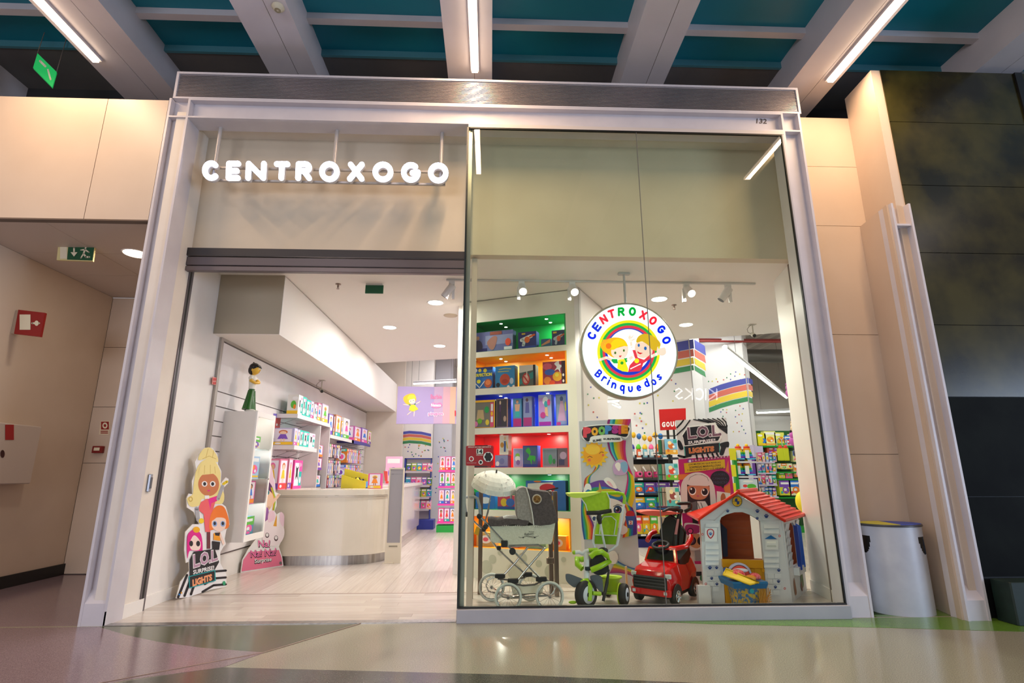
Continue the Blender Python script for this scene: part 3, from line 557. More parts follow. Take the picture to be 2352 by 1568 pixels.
a = at(95, 980, x=-1.85); c = at(92, 1110, x=-1.85); e = empty('hose_cabinet', (-1.9, .6, c.z), 'white wall cabinet with a red label low on the corridor wall at the far left', 'cabinet')
MB().rbox((-1.95, a.y-.6, c.z), (-1.83, a.y, a.z), M(206, 194, 184, .5), .02).build('body', e)
b = MB(); art(b, PX(-1.83), [('r', M(170, 26, 30), 12, 975, 32, 1010)], .003); b.build('label', e); b = MB(); art(b, PX(-1.83), [('e', M(60, 20, 20), 6, 1042, 5, 9)], .003); b.build('lock', e)
q = at(103, 160, y=.3); e = empty('exit_sign', tuple(q), 'green lit exit sign hung on wires below the ceiling above the left cladding', 'sign')
P = Pl(q, (.55, -1, 0)); pp = [P.pt(*c) for c in ((86, 122), (130, 165), (120, 200), (76, 155))]
MB().prism(pp, P.n*-.03, M(24, 150, 74, .5, 0, .8)).build('panel', e); b = MB(); art(b, P, [('l', WHT, 5, [(92, 140), (104, 152)]), ('l', WHT, 4, [(110, 160), (116, 182)])], .003); b.build('print', e)
for c in pp[:2]: MB().cyl(c, (c.x+.02, c.y, 6.0), .004, GAP, n=5).build('suspension_wire', e)
# ---- litter bin
c = V((7.09, .2, 0)); e = empty('litter_bin', tuple(c), 'pale blue-grey cylindrical litter bin with half-moon side openings beside the right post', 'bin')
BN = noisy('bin_enamel', (186, 190, 202), (196, 200, 210), 6, .35)
R_ = .262; b = MB(); n = 120; zs = [0, .03, .12, .25, .4, .49]+[.5+.008*i for i in range(21)]+[.73, .745]
def hole(i, z):
    a = (i+.5)*360/n; 
    for ac in (176, 316):
        d = abs((a-ac+180) % 360-180)/22.
        if z > .495 and z < .655 and d < 1 and (d*d+((.655-z)/.16)**2) < 1.0: return True
    return False
vs = [(c.x+R_*math.cos(2*math.pi*i/n), c.y+R_*math.sin(2*math.pi*i/n)*.8, z) for z in zs for i in range(n)]
fs = [(j*n+i, j*n+(i+1) % n, (j+1)*n+(i+1) % n, (j+1)*n+i) for j in range(len(zs)-1) for i in range(n) if not hole(i, (zs[j]+zs[j+1])/2)]
b.add(vs, fs, BN, True); b.build('shell', e)
def disc(r, z0, z1): return [(r*1.0, z0), (r*1.0, z1)]
TS = Matrix.Diagonal((1, .8, 1)); MB().lathe(c, [(R_*.95, .01), (R_*.95, .7)], BLK, 32, TS).build('inner_liner', e)
MB().lathe(c, [(R_+.008, .737), (R_+.012, .745), (R_+.008, .755), (R_, .757)], M(60, 62, 70, .4), 40, TS, cap=False).build('rim', e)
b = MB(); b.prism([c+TS @ V((R_*math.cos(math.radians(a)), R_*math.sin(math.radians(a)), .75)) for a in range(80, 261, 12)], (0, 0, .01), M(196, 190, 60, .5)).build('yellow_lid_half', e, label='yellow half of the lid')
b = MB(); b.prism([c+TS @ V((R_*math.cos(math.radians(a)), R_*math.sin(math.radians(a)), .75)) for a in range(-100, 81, 12)], (0, 0, .01), M(40, 72, 180, .5)).build('blue_lid_half', e, label='blue half of the lid')
# ---- neon shop name across the hall, seen mirrored in the glass
P0 = at(1600, 900, y=9.5); e = empty('neon_sign', (P0.x, -9.5, P0.z), 'white lit letters KICKS on the shop across the hall, mirrored in the window', 'sign')
S(MB().box((P0.x-2.5, -9.8, 0), (P0.x+2.5, -9.56, 5.9), M(30, 30, 32)).build('wall_south'))
b = MB(); Pk = PY(9.5)
class Mir:
    n = V((0, 1, 0))
    def pt(s, x, y, off=0): q = Pk.pt(x, y); return V((q.x, -9.5+off, q.z))
for ch, x0, x1 in (('S', 1550, 1568), ('K', 1573, 1590), ('C', 1597, 1615), ('I', 1620, 1621), ('K', 1628, 1646)):
    b2 = MB(); f = lambda st: [(x1-(a)*(x1-x0), 916-(v*24)+(x0-1550)*.02) for a, v in st]
    for st in GL[ch]: ribbon(b2, Mir(), f(st), 1.6, M(250, 250, 255, .5, 0, 16), .02)
    b2.build('letter', e)
# ================================================================ toy packaging
def X(c): return M(int(c, 16))
W0_ = M(240, 236, 232)
def decor(b, fr, style, seed, off=.0015):
    r = random.Random(seed); W = M(244, 242, 244); A = [X(c) for c in ('f05aa8', '18b8ac', '7a4ab8', 'f4c420', '2a78d8', 'e83a3a', '5ab83a', 'f48a1c')]; sk = X(r.choice(('e8b48c', 'f2cdb0', 'b87850'))); hair = X(r.choice(('3a2418', 'f0d060', 'c8642c', '201818', 'e86aa8')))
    if style == 'doll':
        c = r.choice(A); sh = [('r', c, .03, .03, .97, .2), ('r', M(236, 226, 240), .1, .22, .9, .95), ('e', hair, .5, .76, .2, .12), ('e', sk, .5, .73, .15, .09), ('p', r.choice(A), [(.38, .64), (.62, .64), (.74, .36), (.26, .36)]), ('r', sk, .4, .23, .47, .38), ('r', sk, .53, .23, .6, .38), ('e', W, .3, .11, .14, .05)]
    elif style == 'fash':
        sh = [('r', W, .08, .1, .6, .9), ('s', M(30, 26, 34), [(.2, .3), (.35, .42), (.5, .3), (.45, .6), (.52, .78), (.34, .72), (.2, .8), (.25, .55)]), ('e', X('f09ac0'), .7, .84, .2, .07), ('r', A[1], .62, .1, .94, .6), ('e', W, .78, .3, .1, .12)]
    elif style == 'game':
        c = r.choice(A); sh = [('r', c, 0, .55, 1, 1), ('e', r.choice(A), .55, .35, .3, .24), ('e', W, .5, .38, .13, .1), ('r', W, .15, .74, .85, .88), ('l', r.choice(A), .04, [(.1, .1), (.5, .3), (.9, .12)]), ('e', r.choice(A), .2, .2, .1, .09)]
    elif style == 'book':
        c = r.choice(A); sh = [('r', W, .1, .76, .9, .92), ('e', r.choice(A), .5, .42, .32, .2), ('e', r.choice(A), .42, .5, .14, .1), ('e', W, .6, .34, .1, .07), ('r', r.choice(A), .05, .06, .95, .14)]
    elif style == 'blister':
        sh = [('r', r.choice(A), .05, .8, .95, .98), ('e', M(226, 232, 240), .5, .42, .36, .26), ('e', r.choice(A), .5, .42, .2, .17), ('r', W, .2, .86, .8, .93)]
    else:
        sh = [('e', r.choice(A), r.uniform(.25, .75), r.uniform(.3, .7), .25, .2), ('r', r.choice(A), 0, 0, 1, .18), ('e', W, r.uniform(.3, .7), .82, .28, .09), ('e', r.choice(A), r.uniform(.2, .8), r.uniform(.25, .5), .12, .12)]
    art(b, fr, sh, off, .0003)
def ycard(x0, x1, z0, z1, y, d, col, style, seed, name='toy_box', lab=None, cat='toy', grp=None, lean=0):
    """a carton standing with its printed face towards the entrance"""
    m = X(col); e = empty(name, ((x0+x1)/2, y+d/2, z0), lab, cat, grp)
    b = MB(); b.prism([(x0, y, z0), (x1, y, z0), (x1, y+lean, z1), (x0, y+lean, z1)], (0, d, 0), m); b.build('carton', e)
    b = MB(); decor(b, Fr((x0, y, z0), (x1-x0, 0, 0), (0, lean, z1-z0)), style, seed); b.build('print', e); return e
def xcard(y0, y1, z0, z1, x, d, col, style, seed, name='toy_box', lab=None, cat='toy', grp=None, side=None):
    """a carton whose printed face looks to the right, into the shop"""
    m = X(col); e = empty(name, (x-d/2, (y0+y1)/2, z0), lab, cat, grp)
    b = MB(); b.box((x-d, y0, z0), (x, y1, z1), m); b.build('carton', e)
    b = MB(); decor(b, Fr((x, y0, z0), (0, y1-y0, 0), (0, 0, z1-z0)), style, seed); decor(b, Fr((x-d, y0, z0), (d, 0, 0), (0, 0, z1-z0)), style if style != 'fash' else 'misc', seed+1)
    b.build('print', e); return e
ORD = ('first', 'second', 'third', 'fourth', 'fifth', 'sixth', 'seventh', 'eighth', 'ninth', 'tenth', 'eleventh', 'twelfth')
# ================================================================ left side of the shop
# slat wall: boards with open grooves, in an aluminium edge
e = empty('wall_left', (.19, 5, .3)); S(e)
MB().box((.171, 1.3, .28), (.176, 8.98, 2.74), M(110, 100, 98, .7)).build('backing', e)
SL = noisy('slat_board', (228, 222, 222), (236, 231, 230), 2, .35)
zz = [.3, .62, .79, .96, 1.13, 1.30, 1.47, 1.64, 1.81, 1.98, 2.15, 2.735]
for a, c in zip(zz, zz[1:]): MB().box((.176, 1.36, a), (.19, 8.98, c-.012), SL).build('board', e)
for a, c in (((.17, 1.3, .28), (.2, 1.355, 2.78)), ((.17, 1.355, 2.738), (.2, 8.98, 2.775))): MB().box(a, c, M(176, 168, 160, .4, .3)).build('edge_profile', e)
# signs on it
P = PX(.196); e = empty('fire_notice', tuple(P.pt(494, 876)), 'small red and white notice at the top near corner of the slat wall', 'sign')
b = MB(); b.prism([P.pt(*c) for c in ((489, 865), (502, 868), (500, 885), (487, 882))], (-.003, 0, 0), M(226, 150, 140)).build('sheet', e)
b = MB(); art(b, P, [('r', M(206, 60, 56), 489.5, 868, 500, 874), ('r', M(206, 60, 56), 489, 877, 499, 882)], .001); b.build('print', e)
P = PY(1.42); a = P.pt(468, 998); c = P.pt(484, 1030); e = empty('fire_extinguisher', (a.x+.05, 1.42, .75), 'red fire extinguisher behind the tall blonde cardboard figure', 'extinguisher')
x = (a.x+c.x)/2+.01; MB().lathe((x, 1.45, .8), [(.05, 0), (.066, .02), (.066, .5), (.05, .56), (.02, .6)], M(170, 16, 14, .25), 18).build('cylinder', e)
MB().box((x-.02, 1.42, 1.39), (x+.05, 1.46, 1.43), BLK).box((x-.01, 1.43, 1.44), (x+.07, 1.45, 1.455), BLK).build('handle', e); MB().box((x-.03, 1.38, 1.12), (x+.03, 1.386, 1.26), WH).build('label', e)
P = PX(.193); b = MB(); b.prism([P.pt(*c_) for c_ in ((628, 950), (646, 953), (640, 1007), (631, 1005))], (-.002, 0, 0), X('c8504a')); e = tag(b.build('promo_strip'), 'narrow red and violet promotional strip on the slat wall left of the shelves', 'sign')
b = MB(); art(b, P, [('p', X('7060b8'), [(628, 949), (636, 950), (635, 960), (628, 959)]), ('e', W0_, 636, 975, 2, 3), ('e', W0_, 635, 985, 2, 3), ('e', W0_, 635, 995, 2, 3)], .001); b.build('print', e)
b = MB(); art(b, PX(.192), [('e', M(90, 90, 96), 626.5, 1007, 2.4, 7)], .001); tag(b.build('round_sticker'), 'small dark round sticker on the slat wall under the promotional strip', 'sticker')
# tall display case
x0, x1, y0, y1, z0, z1 = .19, .56, 1.6, 2.16, .46, 1.94
e = empty('display_case', (.37, 1.9, .46), 'tall white wall display case with a glass door full of toys', 'cabinet')
CW = noisy('case_white', (232, 226, 220), (238, 232, 226), 3, .35)
MB().box((x0, y0, z0), (x1, y0+.018, z1), CW).build('side_panel', e); MB().box((x0, y1-.018, z0), (x1, y1, z1), CW).build('side_panel', e)
MB().box((x0, y0+.018, z1-.02), (x1, y1-.018, z1), CW).build('top_panel', e); MB().box((x0, y0+.018, z0), (x1, y1-.018, z0+.04), CW).build('bottom_panel', e)
b = MB()
for a, c in (((x1, y0, z0), (x1+.018, y0+.04, z1)), ((x1, y1-.04, z0), (x1+.018, y1, z1)), ((x1, y0+.04, z1-.06), (x1+.018, y1-.04, z1)), ((x1, y0+.04, z0), (x1+.018, y1-.04, z0+.07))): b.box(a, c, M(244, 240, 236, .35))
d = b.build('door_frame', e); MB().box((x1+.006, y0+.04, z0+.07), (x1+.011, y1-.04, z1-.06), CLEAR).build('door_pane', d); MB().cyl((x1+.018, y1-.06, 1.15), (x1+.035, y1-.06, 1.15), .008, CHROME, n=10).build('lock', d)
for z in (.86, 1.15, 1.5): MB().box((x0, y0+.02, z), (x1-.02, y1-.02, z+.007), M(200, 214, 210, .1)).build('glass_shelf', e)
MB().cyl((.38, 1.88, 1.916), (.38, 1.88, 1.921), .05, M(255, 250, 240, .5, 0, 5)).build('case_light', e)
for z in (1.9, 1.46, 1.12, .83): lamp('case_fill', 'POINT', (.44, 1.88, z), 1.6, SHOP, .03)  # fill light added in each compartment, no fixture of its own
xcard(1.72, 2.0, 1.157, 1.42, .50, .2, 'a8c8e8', 'book', 5, lab='pale blue toy box on the upper glass shelf of the white case')
xcard(1.7, 1.95, .867, 1.13, .5, .24, 'e85aa8', 'doll', 6, lab='pink doll box with a round top on the middle glass shelf of the white case')
xcard(1.72, 2.02, .5, .72, .5, .22, '5a88b0', 'game', 7, lab='blue toy box at the bottom of the white case'); xcard(1.72, 1.95, 1.507, 1.66, .5, .18, 'e8e4e0', 'game', 8, lab='small white toy box on the top glass shelf of the white case')
# figurine: a boy standing with folded arms
c = V((.40, 1.78, 1.94)); e = empty('boy_figurine', tuple(c), 'large plastic figurine of a dark-haired boy with folded arms standing on the white case', 'figurine')
SKY, HR, GRE, WHI = M(232, 182, 60, .35), M(22, 14, 12, .3), M(40, 96, 32, .25), M(232, 228, 218, .35)
def rot(a): return Matrix.Rotation(math.radians(a), 3, 'Z')
b = MB(); b.lathe(c+V((0, 0, .0)), [(.085, .02), (.088, .06), (.06, .17), (.05, .27), (.058, .31)], GRE, 18, Matrix.Diagonal((.62, .8, 1)))
b.build('trousers', e)
for s in (-1, 1):
    b = MB(); b.tube([c+V((0, s*.018, .27)), c+V((-.004, s*.045, .15)), c+V((-.01, s*.062, .03))], [.036, .042, .056], GRE, 12); b.build('trouser_leg', e)
    b = MB(); b.ell(c+V((.035, s*.06, .018)), (.062, .03, .022), WHI, 12, 8); b.box(c+V((-.02, s*.06-.026, 0)), c+V((.09, s*.06+.026, .008)), HR); b.build('shoe', e)
b = MB(); b.lathe(c, [(.05, .29), (.052, .33), (.06, .39), (.062, .43), (.045, .455), (.02, .465)], WHI, 18, Matrix.Diagonal((.75, .95, 1))); b.build('shirt', e)
b = MB(); b.tube([c+V((.0, -.062, .43)), c+V((.012, -.075, .385)), c+V((.05, -.045, .365)), c+V((.062, .02, .372))], [.022, .021, .018, .016], SKY, 10); b.ell(c+V((.062, .035, .376)), (.018, .02, .016), SKY, 10, 6)
b.tube([c+V((.0, .062, .43)), c+V((.014, .072, .39)), c+V((.058, .04, .392)), c+V((.066, -.02, .395))], [.02, .018, .016, .014], SKY, 10); b.ell(c+V((.07, -.034, .392)), (.016, .018, .015), SKY, 10, 6); b.build('folded_arms', e)
for s in (-1, 1): MB().tube([c+V((0, s*.045, .445)), c+V((.002, s*.07, .42)), c+V((.012, s*.078, .398))], [.022, .027, .025], WHI, 10).build('sleeve', e)
b = MB(); b.cyl(c+V((0, 0, .45)), c+V((.004, 0, .49)), .019, SKY, n=12).ell(c+V((.018, 0, .535)), (.054, .05, .062), SKY, 18, 12).ell(c+V((.072, 0, .525)), (.01, .008, .009), SKY, 8, 6).ell(c+V((.0, -.05, .525)), (.012, .008, .018), SKY, 8, 6).ell(c+V((0, .05, .525)), (.012, .008, .018), SKY, 8, 6); h = b.build('head', e)
for s in (-1, 1): MB().ell(c+V((.066, s*.018, .543)), (.005, .009, .01), WHI, 8, 6).ell(c+V((.07, s*.018, .543)), (.003, .004, .006), HR, 8, 6).build('eye', h)
MB().ell(c+V((.066, 0, .507)), (.004, .014, .003), M(120, 60, 40), 8, 5).build('mouth', h)
b = MB(); b.ell(c+V((.002, 0, .566)), (.062, .06, .055), HR, 18, 10).ell(c+V((-.028, 0, .53)), (.04, .052, .06), HR, 14, 8)
for a in range(-2, 3): b.cyl(c+V((.045, a*.018, .585)), c+V((.074, a*.02+.006, .556)), .018, HR, .002, 8)
b.cyl(c+V((-.005, 0, .6)), c+V((-.02, .004, .635)), .026, HR, .003, 8); b.build('hair', h)
# ---- cardboard standees
k = K(380, 1000, 3.92)
YH, YHD, SKN, PNK, COR, BKK, WHB = X('efdd92'), X('c8a850'), X('c8784c'), X('e0208c'), X('ec6468'), X('201c22'), X('f0eeee')
P = PV((.25, .868), (.44, 1.48))
out = k(90, 1500, 130, 1350, 210, 1250, 205, 1170, 180, 1180, 165, 1060, 175, 900, 240, 830, 300, 830, 250, 720, 190, 680, 185, 600, 205, 555, 240, 560, 235, 440, 275, 350, 260, 270, 300, 200, 350, 140, 420, 140, 465, 200, 470, 290, 500, 350, 495, 460, 540, 405, 565, 420, 560, 460, 520, 500, 520, 600, 500, 640, 540, 670, 560, 740, 575, 830, 545, 880, 530, 960, 540, 1010, 520, 1030, 490, 1080, 490, 1180, 545, 1280, 545, 1390, 400, 1420, 200, 1490)
e = empty('cardboard_standee', (.33, 1.17, 0), 'tall cardboard standee with a blonde girl above LOL SURPRISE LIGHTS by the left wall', 'standee')
q = [P.pt(*c) for c in out]
dz = -min(v.z for v in q)
class Sh:
    def __init__(s, P, d): s.P = P; s.n = P.n; s.d = V(d)
    def pt(s, x, y, off=0): return s.P.pt(x, y, off)+s.d
P = Sh(P, (0, 0, dz)); MB().prism([P.pt(*c) for c in out], P.n*-.008, WHB, M(222, 212, 190)).build('board', e)
stripe = [('l', BKK, 5.5, k(110+i*58, 1490-i*14, 190+i*50, 1290-i*8)) for i in range(3)]+[('l', BKK, 5, k(330+i*20, 1440-i*70, 430, 1380-i*62, 540, 1370-i*62)) for i in range(3)]
face = lambda cx, cy, rx, ry, sk, eye: [('e', sk, *k(cx, cy)[0], rx, ry), ('e', WHB, *k(cx-rx*1.55, cy-4)[0], rx*.27, ry*.24), ('e', WHB, *k(cx+rx*1.55, cy-4)[0], rx*.27, ry*.24), ('e', eye, *k(cx-rx*1.5, cy-4)[0], rx*.15, ry*.16), ('e', eye, *k(cx+rx*1.5, cy-4)[0], rx*.15, ry*.16), ('e', PNK, *k(cx, cy+ry*2.1)[0], rx*.14, ry*.07)]
b = MB(); art(b, P, stripe+[('s', YH, k(250, 470, 275, 340, 330, 260, 420, 240, 490, 350, 490, 470, 525, 560, 510, 640, 430, 640, 330, 600, 300, 660, 220, 670, 190, 600, 240, 560)), ('s', YH, k(290, 250, 330, 160, 400, 140, 460, 210, 465, 270, 380, 240)), ('l', YHD, 1, k(330, 240, 390, 215, 450, 240)), ('l', YHD, 1, k(380, 150, 360, 230)), ('l', YHD, 1, k(430, 160, 420, 230)), ('e', YHD, *k(222, 605)[0], 5, 6), ('e', YH, *k(222, 605)[0], 3, 4)]
 +face(385, 470, 24, 27, SKN, BKK)+[('s', YH, k(300, 390, 310, 310, 400, 280, 460, 320, 475, 390, 440, 375, 380, 380, 330, 385)), ('l', YHD, .9, k(350, 300, 345, 375)), ('l', YHD, .9, k(400, 295, 400, 375)), ('l', YHD, .9, k(440, 310, 445, 370)), ('p', COR, k(315, 630, 370, 600, 450, 610, 420, 720, 400, 900, 355, 900, 340, 740, 290, 700)), ('p', PNK, k(380, 600, 470, 570, 460, 620, 410, 640, 400, 700)), ('r', WHB, *k(350, 570)[0], *k(390, 600)[0]), ('l', M(170, 170, 176), 8, k(470, 600, 510, 490)), ('l', X('f0d020'), 6, k(520, 465, 550, 445)), ('l', M(170, 170, 176), 9, k(280, 690, 290, 790)), ('e', X('f0d020'), *k(320, 800)[0], 6, 6), ('r', X('6a3038'), *k(370, 900)[0], *k(400, 1050)[0]),
 ('s', X('f07c2c'), k(395, 880, 400, 760, 450, 670, 520, 670, 560, 760, 570, 840, 540, 870, 470, 860)), ('s', X('f4d6c8'), k(415, 800, 450, 770, 535, 780, 535, 860, 480, 895, 420, 860)), ('e', X('8aa8d8'), *k(440, 825)[0], 5.4, 6.5), ('e', BKK, *k(440, 822)[0], 3, 4.2), ('e', X('8aa8d8'), *k(513, 825)[0], 5.4, 6.5), ('e', BKK, *k(513, 822)[0], 3, 4.2), ('s', X('f07c2c'), k(410, 800, 430, 700, 520, 690, 545, 790, 500, 740)), ('p', X('f2a020'), k(430, 910, 490, 900, 490, 980, 430, 970)), ('p', BKK, k(440, 905, 490, 905, 480, 935, 445, 930)), ('p', BKK, k(415, 980, 490, 990, 480, 1060, 420, 1060)), ('p', X('f4d6c8'), k(490, 900, 530, 1000, 515, 1020, 485, 940)),
 ('s', X('e0208c'), k(190, 1000, 200, 920, 250, 880, 310, 910, 330, 1000, 325, 1100, 290, 1080, 215, 1070, 195, 1140)), ('s', X('f6dcd0'), k(215, 1000, 255, 930, 310, 990, 300, 1060, 230, 1060)), ('e', BKK, *k(227, 1005)[0], 4.5, 6.5), ('e', BKK, *k(290, 1005)[0], 4.5, 6.5), ('e', X('f0b020'), *k(275, 880)[0], 8, 7), ('p', X('30a8a0'), k(250, 1080, 300, 1070, 310, 1110, 250, 1110)),
 ('p', BKK, k(215, 1150, 250, 1080, 440, 1050, 480, 1170, 440, 1240, 215, 1310)), ('p', X('18a0a4'), k(205, 1300, 445, 1240, 450, 1340, 210, 1410)), ('p', BKK, k(215, 1305, 438, 1250, 440, 1335, 215, 1400)),
 ('t', WHB, 'L.O.L.', k(240, 1100, 475, 1045, 475, 1160, 245, 1235), .07), ('t', X('b890a8'), 'L.O.L.', k(246, 1106, 470, 1052, 470, 1154, 250, 1228), .035), ('t', WHB, 'SURPRISE!', k(245, 1245, 435, 1200, 435, 1240, 245, 1285), .03), ('t', X('f0a070'), 'LIGHTS', k(238, 1330, 415, 1275, 418, 1335, 240, 1395), .06), ('e', X('30a070'), *k(525, 1360)[0], 3.5, 5), ('e', X('e0a020'), *k(140, 1450)[0], 2, 2), ('e', X('3080d0'), *k(120, 1465)[0], 2, 2)], .002, .0001); b.build('print', e)
e = empty('cardboard_standee', (.35, 2.7, 0), 'low pink cardboard standee reading Na! Na! Na! Surprise with a white unicorn hood head', 'standee')
P = PV((.2, 2.484), (.56, 2.97)); out = k(675, 1245, 690, 1130, 740, 1040, 800, 960, 850, 900, 850, 700, 870, 500, 900, 250, 940, 250, 960, 340, 985, 420, 990, 520, 1040, 540, 1000, 580, 1000, 640, 980, 690, 1000, 720, 1030, 700, 1070, 740, 1065, 820, 1060, 920, 1020, 1010, 1050, 1100, 1062, 1185)
dz = -min(P.pt(*c).z for c in out); P = Sh(P, (0, 0, dz)); MB().prism([P.pt(*c) for c in out], P.n*-.008, WHB, M(226, 214, 196)).build('board', e)
b = MB(); art(b, P, [('p', X('e87898'), k(683, 1235, 700, 1130, 750, 1060, 850, 1050, 1020, 1040, 1045, 1110, 1052, 1178)), ('s', X('e8c8d8'), k(890, 480, 910, 300, 950, 280, 975, 400, 980, 520, 940, 480)), ('s', X('f0c8ac'), k(885, 600, 900, 440, 960, 480, 970, 600, 930, 680)), ('s', X('5a2a60'), k(900, 470, 905, 400, 960, 470, 985, 560, 950, 520)), ('l', X('a0c030'), 2.6, k(960, 480, 990, 580, 975, 680)), ('l', X('e0a020'), 2, k(950, 480, 980, 580, 965, 680)), ('e', X('2a90a0'), *k(920, 520)[0], 4, 6), ('e', BKK, *k(920, 520)[0], 2.2, 3.5), ('l', X('f0c8ac'), 6, k(925, 660, 1020, 545)), ('s', X('9a60a8'), k(875, 860, 870, 680, 920, 660, 930, 740, 920, 840)),
 ('e', X('f4e8ec'), *k(965, 880)[0], 27, 32), ('s', X('f0d0e0'), k(925, 790, 930, 700, 975, 690, 985, 760)), ('s', X('f0d0e0'), k(1030, 780, 1035, 700, 1068, 730, 1060, 830)), ('p', X('e0a030'), k(970, 825, 1002, 720, 1000, 828)), ('e', M(90, 70, 76), *k(915, 908)[0], 4.6, 6), ('e', WHB, *k(915, 905)[0], 3.2, 4), ('e', M(90, 70, 76), *k(995, 935)[0], 4.6, 6.5), ('e', WHB, *k(995, 930)[0], 3.2, 4),
 ('t', WHB, 'Na!', k(830, 950, 945, 950, 940, 1025, 835, 1020), .07), ('t', BKK, 'Na!', k(832, 952, 945, 950, 940, 1023, 837, 1020), .045), ('t', X('f078b0'), 'Na!', k(834, 952, 940, 948, 937, 1016, 836, 1012), .01),
 ('t', BKK, 'Na! Na!', k(762, 1045, 1000, 1022, 995, 1095, 765, 1115), .05), ('t', X('f078b0'), 'Na! Na!', k(764, 1043, 995, 1018, 992, 1088, 766, 1108), .01), ('t', BKK, 'Surprise', k(800, 1125, 960, 1105, 955, 1155, 800, 1180), .08), ('t', WHB, 'Surprise', k(803, 1123, 957, 1104, 953, 1150, 803, 1172), .02), ('e', M(120, 110, 110), *k(1036, 1158)[0], 3, 4)], .002, .0001); b.build('print', e)
# ---- wall shelves behind the counter
SHW = M(226, 220, 220, .4)
def shelf(y0, y1, z, x1=.5, lab='', m=SHW, br=True):
    e = empty('wall_shelf', (.35, (y0+y1)/2, z-.07), lab, 'shelf', 'wall shelves')
    MB().box((.19, y0, z-.02), (x1, y1, z), m).build('board', e); MB().box((x1-.012, y0, z-.06), (x1, y1, z-.02), m).build('front_lip', e); MB().box((.19, y0, z-.06), (x1-.012, y0+.012, z-.02), m).build('end_lip', e)
    if br:
        for i in range(3):
            y = y0+.06+i*(y1-y0-.12)/2; MB().tube([(.195, y, z-.17), (.46, y, z-.065), (.195, y, z-.065)], .005, M(150, 146, 146, .3, .6), 5).build('wire_bracket', e)
    return e
shelf(3.17, 4.84, 2.08, lab='upper white wall shelf with a row of doll boxes behind the counter'); shelf(3.15, 4.2, 1.62, lab='lower white wall shelf with doll boxes behind the counter')
for y, t in ((4.3, 'nearer'), (4.85, 'farther')):
    tag(MB().box((.19, y, .3), (.5, y+.03, 2.0 if y < 4.5 else 2.06), SHW).build('upright_panel'), '%s white upright panel standing between the wall shelves' % t, 'panel', 'upright panels')
shelf(4.9, 6.6, 1.90, lab='white wall shelf right of the upright panels, with standing toys', br=False); shelf(6.45, 8.2, 1.90, lab='dark blue edged wall shelf in the far corner', m=M(60, 58, 150, .4))
def yy(px, py, x=.5): return at(px, py, x=x).y
def zz_(px, py, x=.5): return at(px, py, x=x).z
TQ = '2cc8b8'
for i, (p0, p1, h, c, st) in enumerate(((685, 696, .29, 'e8e4e0', 'fash'), (696, 705, .29, TQ, 'fash'), (705, 715, .27, TQ, 'fash'), (715, 722, .27, 'd8c8e8', 'doll'), (723, 731, .24, 'e8e0ec', 'fash'), (731, 740, .29, 'd86a90', 'doll'), (741, 756, .31, 'c8b8d0', 'doll'))):
    a, c_ = yy(p0, 955), yy(p1, 958); xcard(a+.01, c_-.01, 2.08, 2.08+h, .48, .16, c, st, 20+i, lab='%s doll box from the left on the upper shelf behind the counter' % ORD[i], grp='boxes on the upper wall shelf')
for i, (p0, p1, h, c, st) in enumerate(((676, 684, .25, 'b8b0d8', 'doll'), (684, 690, .24, 'c0b8dc', 'doll'), (690, 698, .24, TQ, 'fash'), (698, 711, .24, TQ, 'fash'), (711, 725, .23, 'e8dcea', 'fash'))):
    a, c_ = yy(p0, 1022), yy(p1, 1028); xcard(a+.01, c_-.01, 1.62, 1.62+h, .48, .2 if i else .32, c, st, 40+i, lab='%s doll box from the left on the lower shelf behind the counter' % ORD[i], grp='boxes on the lower wall shelf')
for i, (p0, p1, z1, c, st) in enumerate(((636, 656, 1.42, 'd87898', 'doll'), (657, 668, 1.44, 'e8a0b8', 'doll'), (670, 691, 1.42, 'f050a8', 'fash'))):
    a, c_ = yy(p0, 1120, .40)+.02, yy(p1, 1120, .40); xcard(a+.01, c_-.01, .998, z1, .40, .2, c, st, 50+i, lab='%s tall pink doll box standing behind the left end of the counter' % ORD[i], grp='tall pink boxes')
for i, (p0, p1, z0, z1, c) in enumerate(((757, 768, 1.9, 2.27, '8a70c0'), (769, 772, 1.9, 2.27, '8a4a20'), (773, 786, 1.9, 2.3, 'd08a60'), (787, 791, 1.9, 2.22, 'f0c020'), (792, 806, 1.9, 2.3, 'f2f0ee'))):
    a, c_ = yy(p0, 1000), yy(p1, 1003); xcard(a+.01, c_-.01, z0, z1, .46, .15, c, 'doll', 60+i, lab='%s toy box from the left on the shelf right of the upright panels' % ORD[i], grp='boxes beyond the upright panels')
for i, (p0, p1, z1, c) in enumerate(((812, 828, 2.2, 'c060a8'), (829, 843, 2.22, '7850b8'), (844, 852, 2.2, 'd8d040'))):
    a, c_ = yy(p0, 1012), yy(p1, 1018); xcard(a+.01, c_-.01, 1.9, z1, .5, .25, c, 'doll', 70+i, lab='%s toy box on the dark blue edged shelf' % ORD[i], grp='boxes on the blue edged shelf')
